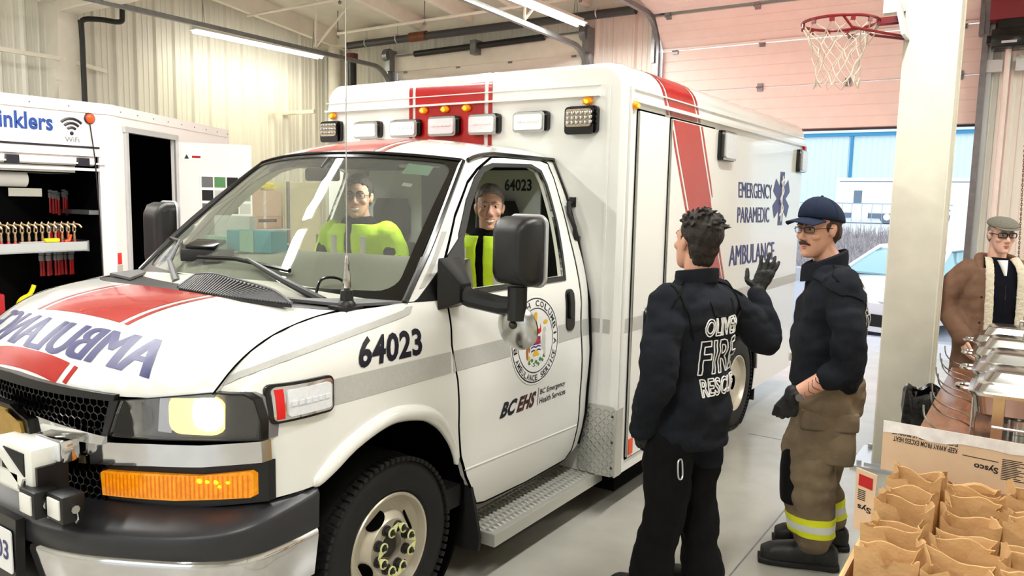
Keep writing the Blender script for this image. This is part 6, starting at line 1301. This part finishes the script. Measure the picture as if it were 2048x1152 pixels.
# ============================================================ shelf and cartons by the wall, seen through the cab
t = thing('storage_rack', 'grey steel rack carrying cartons against the ribbed wall, seen through the windscreen', 'rack', (-7.2, 5.7, 0))
for x in (-7.4, -6.8):
    for y in (5.2, 6.0): MB().b2((x-.02, y-.02, 0), (x+.02, y+.02, 2.0)).build('post', 'galv', t, smooth=False)
for z in (.5, 1.0, 1.235): MB().b2((-7.42, 5.18, z), (-6.78, 6.02, z+.025)).build('shelf', 'galv_bright', t, smooth=False)
def carton(name, lab, a, b, mm='cardboard', lid=True):
    t = thing(name, lab, 'carton', ((a[0]+b[0])/2, (a[1]+b[1])/2, a[2])); MB().b2(a, b, bev=.006).build('carton_body', mm, t)
    m = MB(); m.b2((a[0]-.002, (a[1]+b[1])/2-.025, a[2]+.0), (b[0]+.002, (a[1]+b[1])/2+.025, b[2]+.002)); m.build('tape', 'tape_clear', t); return t
carton('carton', 'lower brown carton with a dark label on the steel rack, under the upper carton', (-7.3, 5.3, 1.262), (-6.9, 5.95, 1.45), 'cardboard')
q_ = bpy.data.objects['carton']; m = MB(); m.b2((-6.9, 5.5, 1.36), (-6.895, 5.85, 1.41)); m.build('label_strip', 'rubber', q_)
carton('carton', 'upper brown carton carrying a yellow rope coil on the steel rack', (-7.3, 5.32, 1.452), (-6.92, 5.97, 1.85), 'cardboard_light')
t = thing('rope_coil', 'bright yellow hose heaped on the upper carton of the steel rack', 'hose', (-7.1, 5.6, 1.856))
m = MB(); rg = random.Random(5); P_ = [(-7.1+rg.uniform(-.1, .1)+.12*math.cos(i*1.1), 5.64+.22*math.sin(i*1.3)+rg.uniform(-.03, .03), 1.885+.012*i*.45) for i in range(20)]; m.tube(smooth_path(P_, 5), .026, 8); m.build('coil', 'hose_yellow', t)
t = thing('red_strap', 'red strap hanging off the rack corner beside the brown cartons', 'strap', (-6.85, 5.3, 1.5)); m = MB(); m.tube([(-6.9, 5.28, 1.86), (-6.87, 5.27, 1.7), (-6.87, 5.26, 1.55), (-6.88, 5.27, 1.45)], .03, 8, flat=(1, 0, 0)); m.build('webbing', 'tool_red', t)
t = thing('wall_cabinet', 'beige steel cabinet standing by the ribbed wall, seen through the windscreen', 'cabinet', (-7.2, 6.45, 0)); m = MB(); m.b2((-7.6, 6.06, 0), (-7.0, 6.85, 2.0), bev=.01); m.build('cabinet_body', 'beige_cab', t); m = MB(); m.b2((-7.0, 6.08, .05), (-6.985, 6.83, 1.9)); d_ = m.build('door', 'beige_cab', t); m = MB(); m.b2((-6.985, 6.74, 1.0), (-6.965, 6.77, 1.14)); m.build('handle', 'galv', d_)
# things on the dashboard
def on_dash(name, lab, cat, x, y, w, d, h, mm, rz=0, parts=()):
    u = x/.92; b = min(max((y-.05+.24*(1-u*u))/.56, 0), 1); z = dash_z(u, b)+.002; t = thing(name, lab, cat, (x, y, z)); r = Matrix.Rotation(rz, 3, 'Z')
    m = MB(); m.box((x, y, z+h/2), (w, d, h), rot=r, bev=.004); m.build('carton_body', mm, t); return t, Vector((x, y, z)), r
t, p, r = on_dash('tissue_box', 'turquoise carton on the dashboard behind the windscreen', 'box', -.20, .26, .29, .12, .105, 'teal', .15); m = MB(); m.box(p+r @ Vector((-.01, -.0615, .052)), (.09, .004, .106), rot=r); m.build('green_panel', 'pale_green', t)
t, p, r = on_dash('glove_carton', 'pale green carton on the dashboard beside the turquoise carton', 'box', -.475, .27, .17, .11, .075, 'pale_green', .2)
t, p, r = on_dash('paper_stack', 'white paper tray standing behind the pale green carton on the dashboard', 'paper', -.54, .385, .26, .05, .16, 'paper', .15)
t, p, r = on_dash('dash_terminal', 'black wedge shaped terminal on the dashboard above the vent', 'device', -.36, .085, .22, .13, .06, 'black_plastic', .3); m = MB(); m.box(p+r @ Vector((0, -.01, .085)), (.17, .10, .02), rot=r @ Matrix.Rotation(.3, 3, 'X'), bev=.004); m.build('screen', 'black_gloss', t)
# ============================================================ basketball hoop on the pillar
t = thing('basketball_hoop', 'red basketball hoop with a white cord net fixed high on the white pillar', 'hoop', (2.22, 3.4, 3.0))
hc_ = Vector((1.885, 3.28, 3.005)); m = MB(); m.tube([hc_+Vector((.235*math.cos(a), .235*math.sin(a), 0)) for a in [2*math.pi*i/40 for i in range(40)]], .010, 8, closed=True); rim = m.build('rim', 'hoop_red', t)
for i in range(12): m = MB(); a = 2*math.pi*i/12; c = hc_+Vector((.235*math.cos(a), .235*math.sin(a), -.018)); m.box(c, (.012, .03, .03), rot=Matrix.Rotation(a, 3, 'Z')); m.build('net_hook', 'hoop_red', rim)
m = MB(); m.tube([(1.95, 3.06, 3.0), (2.0, 3.08, 2.93), (2.25, 3.36, 2.90)], .009, 6); m.tube([(1.98, 3.50, 3.0), (2.05, 3.50, 2.95), (2.25, 3.46, 2.90)], .009, 6); m.b2((2.10, 3.31, 2.985), (2.23, 3.325, 3.02)); m.b2((2.10, 3.39, 2.985), (2.23, 3.405, 3.02)); m.build('brace', 'hoop_red', t)
m = MB(); m.box((2.235, 3.42, 3.02), (.02, .30, .26), rot=Matrix.Rotation(-.25, 3, 'Y')); m.build('mounting_plate', 'galv_bright', t); m = MB(); m.b2((2.10, 3.52, 3.09), (2.24, 3.6, 5.2)); m.build('mounting_post', 'pillar_paint', t)
m = MB(); NR = [(0, .235), (.06, .205), (.13, .17), (.20, .150), (.27, .138), (.34, .132), (.395, .136)]
def np_(i, k): a = 2*math.pi*(i+.5*(k % 2))/12; z, r = NR[k]; wob = .012*math.sin(3.1*i+1.7*k); return hc_+Vector((r*math.cos(a)+wob, r*math.sin(a)+wob*.6, -z-.015-.012*math.sin(i*2.2)*(k/6)))
for k in range(len(NR)-1):
    for i in range(12):
        p, a_, b_ = np_(i, k), np_(i, k+1), np_(i-1 if k % 2 == 0 else i+1, k+1)
        m.tube([p, (p+a_)/2+Vector((0, 0, -.004)), a_], .0036, 5); m.tube([p, (p+b_)/2+Vector((0, 0, -.004)), b_], .0036, 5)
m.build('net', 'net_cord', t)
# ============================================================ chain hoist at the door
t = thing('chain_hoist', 'maroon chain hoist with a black gearbox beside the open door', 'hoist', (2.66, 7.8, 3.4))
MB().b2((2.47, 7.70, 3.82), (3.0, 8.0, 4.25), bev=.01).build('housing', 'maroon', t); m = MB(); m.b2((2.50, 7.66, 3.52), (2.95, 7.98, 3.72), bev=.02); m.b2((2.46, 7.72, 3.58), (2.52, 7.88, 3.66)); m.b2((2.55, 7.72, 3.70), (2.9, 7.95, 3.84)); gb = m.build('gearbox', 'black_gloss', t); m = MB(); m.b2((2.60, 7.652, 3.56), (2.74, 7.662, 3.585)); m.build('plate', 'galv_bright', gb)
for a, b in ((2.46, 2.62), (2.74, 2.95)): m = MB(); m.b2((a, 7.9, 3.30), (b, 7.99, 3.43)); m.build('bracket', 'galv_bright', t)
m = MB(); m.cyl((2.665, 7.84, 1.7), (2.665, 7.84, 3.54), .028, n=10); m.build('conduit', 'door_panel', t)
m = MB()
for i in range(90):
    z = 3.5-i*.026; c = Vector((2.86+.0009*i, 7.80, z)); a = (1, 0, 0) if i % 2 else (0, 1, 0); o = Vector(a)
    m.tube([c+o*.007*math.cos(q)+Z*.018*math.sin(q) for q in [2*math.pi*j/8 for j in range(8)]], .0035, 4, closed=True)
m.build('chain', 'copper_rust', t)
# ============================================================ buffet table
t = thing('buffet_table', 'long table with a shiny brown top carrying the steel dishes', 'table', (3.2, 1.6, 0))
MB().b2((2.665, .95, .705), (3.72, 3.68, .74), bev=.006).build('table_top', 'table_wood', t)
for x in (2.9, 3.6):
    for y in (1.2, 3.4): MB().cyl((x, y, 0), (x, y, .705), .02, n=10).build('leg', 'galv', t)
t = thing('serving_table', 'pale wooden table under the cardboard box of paper bags', 'table', (3.2, -.2, 0))
MB().b2((2.66, -1.1, .70), (3.75, .93, .738), bev=.004).build('table_top', 'pine', t)
for x in (2.8, 3.65):
    for y in (-1.0, .8): MB().b2((x-.03, y-.03, 0), (x+.03, y+.03, .70)).build('leg', 'pine', t, smooth=False)
DL = ['steel chafing dish with a glass-smooth lid, first from the cardboard box', 'second steel chafing dish from the cardboard box', 'third steel chafing dish from the cardboard box', 'steel chafing dish at the far table end, before the person in the brown coat']
def chafer(x, y, lab):
    t = thing('chafing_dish', lab, 'chafing dish', (x, y, .74), 'chafing dishes on the brown table')
    W, D = .60, .36; R = lambda u, v, z, k=0, r=.05: [Vector((x+a, y+b, z)) for a, b in rrect(k, -D/2+k, W-k, D/2-k, r, 4)]
    m = MB(); m.loft([R(0, 0, .985), R(0, 0, .992), R(0, 0, .992, .012), R(0, 0, .978, .016), R(0, 0, .90, .03), R(0, 0, .885, .05)]); pan = m.build('water_pan', 'steel', t)
    m = MB(); m.loft([R(0, 0, .993, -.006), R(0, 0, 1.000, -.006), R(0, 0, 1.003, .012), R(0, 0, 1.035, .028, .05), R(0, 0, 1.043, .05, .04), R(0, 0, 1.086, .070, .05), R(0, 0, 1.092, .085, .05)]); lid = m.build('lid', 'steel', t, ang=25)
    m = MB(); m.tube([(x+.30-.07, y-.02, 1.09), (x+.23, y-.02, 1.13), (x+.37, y-.02, 1.13), (x+.37, y-.02, 1.09)], .008, 8); m.build('lid_handle', 'steel', lid)
    for q in (-1, 1):
        m = MB(); m.tube(smooth_path([(x+.006, y+q*.05, .985), (x-.035, y+q*.05, .985), (x-.055, y+q*.03, .985), (x-.055, y, .985)], 4)+[], .010, 8, flat=None); m.build('grip', 'steel', pan)
        m = MB(); yy = y+q*.155; m.tube(smooth_path([(x+.02, yy, .745), (x-.03, yy, .775), (x-.12, yy, .80), (x-.165, yy, .845), (x-.175, yy, .90)], 4), .0045, 6); m.tube([(x+.02, yy, .745), (x+.02, yy, .97)], .0045, 6); m.build('lid_holder', 'steel', t)
        for xx in (.12, .5): m = MB(); m.b2((x+xx-.022, y+q*.165-.006, .741), (x+xx+.022, y+q*.165+.006, .985)); m.b2((x+xx-.026, y+q*.165-.016, .74), (x+xx+.026, y+q*.165+.016, .746)); m.build('leg', 'steel', t)
    m = MB(); m.b2((x+.1, y-.16, .79), (x+.52, y+.16, .796)); m.tube([(x+.1, y-.175, .85), (x+.52, y-.175, .85)], .006, 6); m.build('burner_shelf', 'steel', t)
    for xx in (.2, .42): m = MB(); m.cyl((x+xx, y, .797), (x+xx, y, .86), .042, n=16); m.build('fuel_can', 'steel', t)
    return t
ch0 = chafer(2.868, 1.885, DL[0])
for i, (x, y) in enumerate(((2.852, 2.40), (2.825, 2.90), (2.80, 3.40))): clone(ch0, (x-2.868, y-1.885, 0), DL[i+1])
# ============================================================ box of paper bags
t = thing('cardboard_box', 'open cardboard food box with raised flaps holding the brown paper bags', 'box', (2.9, .05, .738))
bx0, bx1, by0, by1 = 2.735, 3.37, -.42, .56
m = MB()
m.b2((bx0, by0, .74), (bx0+.006, by1, .925)); m.b2((bx1-.006, by0, .74), (bx1, by1, .925)); m.b2((bx0, by1-.006, .74), (bx1, by1, .925)); m.b2((bx0, by0, .74), (bx1, by0+.006, .925)); m.b2((bx0, by0, .739), (bx1, by1, .744)); m.build('box_body', 'cardboard', t, smooth=False)
fq = lambda u, v, w: Vector((u, by1+.005+(v-.925)*.18-w, v))
m = MB(); bx0, bx1 = 2.69, 3.125; panel(m, [(bx0-.005, .925), (bx1+.01, .925), (bx1+.012, 1.082), (bx0-.01, 1.088)], fq, .005, du=0, dv=0); fl = m.build('far_flap', 'cardboard_light', t, smooth=False)
m = MB(); rg = random.Random(2); tp = [(bx0-.008, 1.087)]+[(bx0+.045*i, 1.048+rg.uniform(-.006, .006)) for i in range(1, 10)]+[(bx1+.01, 1.04), (bx1+.012, 1.0825)]
panel(m, [(bx0-.008, 1.05)]+tp[1:-1]+[(bx1+.012, 1.083), (bx0-.01, 1.089)], fq, .002, du=0, dv=0, w=.002); m.build('packing_tape', 'tape_clear', fl, smooth=False)
m = MB(); flip = lambda a, b, c, d: [(c, d), (a, d), (a, b), (c, b)]
text(m, 'KEEP AWAY FROM EXCESS HEAT', [(2.905, 1.036), (2.715, 1.043), (2.715, 1.026), (2.905, 1.019)], fq, w=.0015, du=0, bold=.02); text(m, 'EVITER D\'EXPOSER LE PRODUIT', [(2.905, 1.057), (2.71, 1.064), (2.71, 1.048), (2.905, 1.041)], fq, w=.0015, du=0, bold=.02)
text(m, 'Sysco', [(3.022, 1.003), (2.955, 1.006), (2.955, .982), (3.022, .978)], fq, w=.0015, du=0, bold=.03)
for i in range(12): panel(m, [(3.03, .965+i*.0055), (3.095-(i*7 % 5)*.006, .965+i*.0055), (3.095-(i*7 % 5)*.006, .9675+i*.0055), (3.03, .9675+i*.0055)], fq, 0, du=0, dv=0, w=.0012)
panel(m, [(2.92, 1.018), (3.02, 1.014), (3.02, 1.0165), (2.92, 1.0205)], fq, 0, du=0, dv=0, w=.0012); m.build('printing', 'rubber', fl, smooth=False)
lq = lambda u, v, w: Vector((bx0-.035+u, .30-u*.5-w, v))
m = MB(); panel(m, [(0, .80), (.055, .80), (.062, .995), (-.004, .998)], lq, .005, du=0, dv=0); lf = m.build('side_flap', 'cardboard_light', t, smooth=False); m = MB(); panel(m, [(.006, .945), (.05, .943), (.05, .98), (.006, .982)], lq, 0, du=0, dv=0, w=.001); m.build('red_patch', 'amb_red', lf, smooth=False)
m = MB(); text(m, 'Sys', [(.05, .89), (.008, .89), (.008, .866), (.05, .866)], lq, w=.001, du=0, bold=.03)
for i in range(6): panel(m, [(.006, .90+i*.006), (.03, .90+i*.006), (.03, .903+i*.006), (.006, .903+i*.006)], lq, 0, du=0, dv=0, w=.001)
m.build('printing', 'rubber', lf, smooth=False)
rg = random.Random(21)
def bag(i, j):
    cx, cy = 2.822+j*.150+rg.uniform(-.005, .005), .44-i*.118+rg.uniform(-.010, .010); W, D = .136+rg.uniform(-.006, .008), .066+rg.uniform(-.008, .012); h = .985+rg.uniform(-.02, .025)-(.012 if j == 1 else 0); rz = Matrix.Rotation(rg.uniform(-.16, .16), 3, 'Z'); sk = rg.uniform(-.2, .2)
    n = 32; base = []
    for k in range(n):                                   # gusseted rectangle outline
        q = k/n*4; sd, f = int(q), q-int(q)
        if sd == 0: p = (-.5+f, -.5)
        elif sd == 1: p = (.5-.16*(1-abs(2*f-1)), -.5+f)
        elif sd == 2: p = (.5-f, .5)
        else: p = (-.5+.16*(1-abs(2*f-1)), .5-f)
        base.append(p)
    ph, ph2 = rg.uniform(0, 6), rg.uniform(0, 6); rings = []
    for z, kk, op in ((.75, 1.0, .8), (.83, 1.0, .9), (.90, 1.02, 1), (.95, 1.03, 1.05), (h, 1.06, 1.15)):
        rg_ = []
        for k, (a, b) in enumerate(base):
            th = 2*math.pi*k/n; top = max(0, (z-.85)/.15)
            wv = 1+.10*top*math.sin(3*th+ph)
            dz = top*(.013*math.sin(2*th+ph2)+.008*math.sin(5*th+ph)+(-.035 if (z > .96 and abs(a) < .09 and b < 0) else 0)+(.012 if abs(a) > .4 else 0))
            rg_.append(Vector((cx, cy, 0))+rz @ Vector((a*W*kk+sk*b*.02, b*D*op*wv, 0))+Vector((0, 0, z+dz)))
        rings.append(rg_)
    inner = [[Vector((cx+(p.x-cx)*.965, cy+(p.y-cy)*.94, p.z-(.0015 if r == 0 else 0))) for p in rr] for r, rr in enumerate(reversed(rings))]
    m = MB(); nr = len(rings); vs = [p for r in rings+inner for p in r]; fs = []
    for a in range(2*nr-1):
        for k in range(n): fs.append((a*n+k, a*n+(k+1) % n, (a+1)*n+(k+1) % n, (a+1)*n+k))
    fs.append(tuple(range(n-1, -1, -1))); fs.append(tuple((2*nr-2)*n+n+k for k in range(n)))
    m.add(vs, fs); o = m.build('paper_bag', 'kraft', None, ang=28, recalc=False)
    nth = ('first', 'second', 'third', 'fourth', 'fifth', 'sixth', 'seventh')
    return tag(o, 'brown paper bag, %s from the far flap, in the file %s' % (nth[i], ('beside the red patch', 'second from the red patch', 'third from the red patch', 'farthest off the red patch')[j]), 'paper bag', 'brown paper bags in the cardboard box')
for i in range(7):
    for j in range(4): bag(i, j)
# ============================================================ bin under the table end
t = thing('rubbish_bin', 'rubbish bin with a crumpled black bin bag between pillar and table', 'bin', (2.63, 3.2, 0))
m = MB(); m.lathe([(.0, .0), (.15, .0), (.175, .62), (.165, .62), (.14, .02), (0, .02)], (2.63, 3.2, 0), (0, 0, 1), 28); m.build('bin_body', 'grey_plastic', t)
m = MB(); rings = []
for r, z in ((.168, .40), (.182, .44), (.188, .55), (.190, .645), (.182, .66), (.165, .645), (.15, .5), (.12, .3)): rings.append([Vector((2.63+(r+.010*math.sin(5*a+z*20)+.006*math.sin(11*a))*math.cos(a), 3.2+(r+.010*math.sin(5*a+z*20)+.006*math.sin(11*a))*math.sin(a), z+.016*math.sin(7*a+1))) for a in [2*math.pi*i/48 for i in range(48)]])
m.loft(rings, caps=False); m.add(rings[-1], [tuple(range(48))]); m.build('bin_bag', 'bag_black', t)
# ============================================================ outside the open door
def put_struct(mb, name, mm, **k): return struct(mb.build(name, mm, **k))
t = thing('warehouse', 'long pale warehouse with a blue roof edge across the yard', 'building', (-5, 76, 0))
m = MB(); m.b2((-45, 76, -.3), (30, 90, 8.7)); m.build('wall', 'building_white', t, smooth=False)
m = MB()
for i in range(150): m.b2((-45+i*.5, 75.95, -.3), (-44.92+i*.5, 76, 8.2))
m.build('wall_ribs', 'building_white', t, smooth=False); m = MB(); m.b2((-45, 75.7, 8.15), (30, 76, 8.45)); m.build('blue_edge', 'blue_trim', t, smooth=False); m = MB(); m.b2((-45, 75.6, 8.45), (30, 90, 9.3)); m.build('roof', 'building_white', t, smooth=False)
m = MB(); m.cyl((-11.65, 75.85, .5), (-11.65, 75.85, 8.3), .14, n=8); m.build('downpipe', 'blue_trim', t)
# planted bank and kerb
m = MB(); m.b2((-20, 20.5, -.36), (20, 20.8, .02)); put_struct(m, 'kerb', 'apron', smooth=False)
m = MB(); m.grid(lambda a, b: Vector((-25+50*a, 24+8*b, -.33+.95*min(1, b*1.6)+.05*noise.noise(Vector((a*40, b*9, 0))))), 80, 12); put_struct(m, 'ground_bank', 'grass_dry')
m = MB(); m.b2((-40, 32, -.3), (40, 75, .60)); put_struct(m, 'ground_upper_yard', 'apron', smooth=False)
m = MB(); rg = random.Random(4)
for i in range(5200):
    x, y = rg.uniform(-5.5, 3.5), rg.uniform(24.3, 29.5); b = (y-24)/8; z = -.33+.95*min(1, b*1.6); h = rg.uniform(.15, .5); a = rg.uniform(0, 6.28); d = Vector((math.cos(a), math.sin(a), 0))*.022; tip = Vector((x+rg.uniform(-.15, .15), y+rg.uniform(-.15, .15), z+h)); p = Vector((x, y, z-.05))
    m.add([p-d, p+d, tip+d*.3, tip-d*.3], [(0, 1, 2, 3)])
o = m.build('dry_grass', 'grass_dry', smooth=False, recalc=False); tag(o, 'dry tufted grass on the bank behind the white car', 'grass', kind='stuff')
# fence
t = thing('yard_fence', 'steel rail fence along the top of the grass bank', 'fence', (-2, 34, .6)); m = MB()
for i in range(60): m.b2((-16+i*.4, 34, .6), (-15.98+i*.4, 34.02, 1.9))
m.b2((-16, 33.99, 1.86), (8, 34.03, 1.90)); m.build('rails', 'fence_steel', t, smooth=False)
# motorhome
t = thing('motorhome', 'white motorhome with grey skirt parked behind the fence', 'motorhome', (-3.5, 55, .6))
m = MB(); m.loft([[Vector((x, 55+a, b)) for a, b in rrect(-1.2, 1.25+dz, 1.2, 3.62, .12)] for x, dz in ((-8.3, .25), (-8.1, 0), (1.6, 0), (2.6, .3))]); m.build('coachwork', 'rv_white', t, ang=30)
m = MB(); m.b2((-8.2, 53.85, .95), (1.8, 56.1, 1.42)); m.build('skirt', 'rv_grey', t); m = MB(); m.b2((-8.1, 53.76, 3.35), (1.8, 53.8, 3.40)); m.build('awning_rail', 'rv_grey', t)
for x, z, w_, h_ in ((-6.9, 2.35, .5, .85), (.1, 2.75, .25, .4), (.55, 2.75, .25, .4)): m = MB(); m.b2((x-w_/2, 53.77, z-h_/2), (x+w_/2, 53.81, z+h_/2)); m.build('window', 'rv_grey', t)
for x in (-4.6, .6): m = MB(); m.b2((x-.25, 53.77, 3.05), (x+.25, 53.81, 3.25)); m.build('vent', 'rv_grey', t)
m = MB(); m.b2((-7.2, 53.76, .85), (-6.2, 53.80, 1.6)); m.build('step_frame', 'rv_white', t)
for x in (-5.05, .2): m = MB(); m.lathe([(.2, -.1), (.42, -.08), (.46, .0), (.42, .1), (.2, .1)], (x, 53.95, 1.06), (0, -1, 0), 28, closed=True); wl = m.build('wheel', 'rv_grey', t); m = MB(); m.cyl((x, 53.9, 1.06), (x, 53.82, 1.06), .22, n=20); m.build('hub', 'rv_white', wl)
m = MB()
for z in (1.2, 1.6, 2.0, 2.4, 2.8, 3.2): m.tube([(-8.4, 54.4, z), (-8.4, 55.6, z)], .03, 6)
for y in (54.4, 55.6): m.tube([(-8.4, y, 1.1), (-8.4, y, 3.4)], .03, 6)
m.build('ladder', 'rv_grey', t)
# ---- white car facing the hall
c0 = Vector((1.35, 13.2, -.33)); hd2 = Vector((-.34, -.94, 0)).normalized(); lf2 = Vector((-hd2.y, hd2.x, 0))
CP = lambda f, l, z: c0+hd2*f+lf2*l+Vector((0, 0, z))
t = thing('white_car', 'white saloon car parked outside the open door', 'car', tuple(c0))
prof = [(2.25, .35, .62, .78), (2.15, .28, .70, .86), (1.8, .22, .80, .90), (1.1, .20, .92, .91), (.75, .20, .98, .92), (-.6, .20, 1.0, .92), (-1.4, .20, 1.02, .92), (-2.0, .24, 1.02, .88), (-2.28, .32, .92, .80)]
m = MB(); m.loft([[CP(f, a*hw, z0+(z1-z0)*b) for a, b in ((-1, .12), (-.96, 0), (.96, 0), (1, .12), (1.0, .55), (.97, .85), (.80, 1), (0, 1.03), (-.80, 1), (-.97, .85), (-1.0, .55))] for f, z0, z1, hw in prof]); m.build('car_body', 'car_white', t, ang=40)
cab = [(1.0, .96, .99, .78), (.35, .96, 1.30, .72), (-.1, .96, 1.43, .62), (-.9, .96, 1.43, .62), (-1.5, .96, 1.22, .70), (-1.9, .96, 1.03, .75)]
m = MB(); m.loft([[CP(f, a*(.80 if b < .5 else hw), z0+(z1-z0)*b) for a, b in ((-1, 0), (1, 0), (1, .55), (.9, 1), (-.9, 1), (-1, .55))] for f, z0, z1, hw in cab]); m.build('cabin_glass', 'car_glass', t, ang=30)
m = MB(); m.loft([[CP(f, a, z) for a in (-.60, .60)]+[CP(f, a, z-.03) for a in (.62, -.62)] for f, z in ((.12, 1.39), (-.1, 1.45), (-.9, 1.45), (-1.15, 1.38))]); m.build('roof', 'car_white', t, ang=40)
m = MB()
for q in (1, -1):
    m.tube([CP(.98, q*.78, 1.0), CP(.12, q*.62, 1.41), CP(-.9, q*.62, 1.44), CP(-1.9, q*.74, 1.03)], .035, 6); m.tube([CP(-.3, q*.84, .98), CP(-.35, q*.63, 1.42)], .03, 6)
m.build('pillars', 'car_white', t)
for q in (1, -1):
    m = MB(); m.sph(CP(.62, q*1.03, 1.03), (.09, .09, .075), n=14, k=8); m.build('mirror', 'black_gloss', t); m = MB(); m.sph(CP(2.12, q*.66, .66), (.16, .14, .07), n=14, k=8); m.build('headlamp', 'red_lens' if q < 0 else 'clear_lens', t)
    for f in (1.38, -1.38): m = MB(); m.lathe([(.19, -.18), (.30, -.18), (.325, -.1), (.30, .0), (.19, .01), (.17, -.03), (.05, -.01), (0, -.01)], CP(f, q*.90, .325), tuple(lf2*q), 28); m.build('wheel', 'rubber', t)
m = MB(); m.loft([[CP(f, a, z) for a, z in rrect(-.72, .25, .72, .45, .08)] for f in (2.1, 2.275)]); m.build('grille', 'rubber', t); m = MB(); m.loft([[CP(f, a, z) for a, z in rrect(-.86, .18, .86, .26, .03)] for f in (2.0, 2.3)]); m.build('bumper', 'car_white', t)
# ---- red and white service truck behind it
t = thing('service_truck', 'white truck with a red fender parked beyond the white car', 'truck', (2.28, 19.2, -.33)); K = Vector((2.28, 19.2, -.33))
m = MB(); m.loft([[K+Vector((a, y, b)) for a, b in rrect(-w_, z0, w_, z1, .12)] for y, w_, z0, z1 in ((-.55, .80, .55, 1.18), (-.45, .85, .5, 1.28), (.55, .98, .5, 1.45), (.6, 1.02, .5, 1.45))]); m.build('hood', 'rv_white', t, ang=40)
m = MB(); m.loft([[K+Vector((a, y, b)) for a, b in rrect(-w_, .5, w_, z1, .12)] for y, w_, z1 in ((.55, 1.04, 1.46), (.95, 1.0, 2.2), (1.1, .98, 2.3), (2.2, .98, 2.32), (2.3, 1.0, 2.25))]); cab_ = m.build('cab', 'rv_white', t, ang=40)
m = MB(); m.add([K+Vector(p) for p in ((-.88, .60, 1.50), (.88, .60, 1.50), (.80, .925, 2.13), (-.80, .925, 2.13), (-.88, .62, 1.49), (.88, .62, 1.49), (.80, .945, 2.13), (-.80, .945, 2.13))], [(0, 1, 2, 3), (7, 6, 5, 4), (0, 4, 5, 1), (2, 6, 7, 3), (1, 5, 6, 2), (3, 7, 4, 0)]); m.build('windscreen', 'car_glass', t)
m = MB(); m.loft([[K+Vector((a, y, b)) for a, b in rrect(-1.16, .45, -.74, z1, .12)] for y, z1 in ((-.5, 1.0), (-.3, 1.15), (.3, 1.2), (.55, 1.0))]); m.loft([[K+Vector((a, y, b)) for a, b in rrect(.74, .45, 1.16, z1, .12)] for y, z1 in ((-.5, 1.0), (-.3, 1.15), (.3, 1.2), (.55, 1.0))]); m.build('fender', 'truck_red', t)
m = MB(); m.b2(K+Vector((-.5, -.60, .62)), K+Vector((.5, -.54, 1.12))); gr_ = m.build('grille', 'rv_grey', t); m = MB(); m.b2(K+Vector((-.15, -.62, .82)), K+Vector((.15, -.59, .90))); m.build('badge', 'truck_red', gr_); m = MB(); m.b2(K+Vector((-1.1, -.75, .35)), K+Vector((1.1, -.52, .58)), bev=.03); m.build('bumper', 'galv_bright', t)
for q in (-1, 1):
    for y in (.1, 3.5): m = MB(); m.lathe([(.2, -.25), (.45, -.25), (.48, -.12), (.45, .0), (.2, 0)], K+Vector((q*1.0, y, .48)), (q, 0, 0), 24, closed=True); m.build('wheel', 'rubber', t)
    m = MB(); m.tube([K+Vector((q*1.02, .8, 1.5)), K+Vector((q*1.3, .7, 1.5)), K+Vector((q*1.3, .7, 2.05)), K+Vector((q*1.02, .9, 2.05))], .02, 6); m.b2(K+Vector((q*1.3-.09, .68, 1.6)), K+Vector((q*1.3+.09, .74, 1.98))); m.build('mirror', 'rv_grey', t)
m = MB(); m.b2(K+Vector((-1.15, 2.45, .7)), K+Vector((1.15, 4.4, 1.6))); m.build('box_bed', 'rv_white', t)
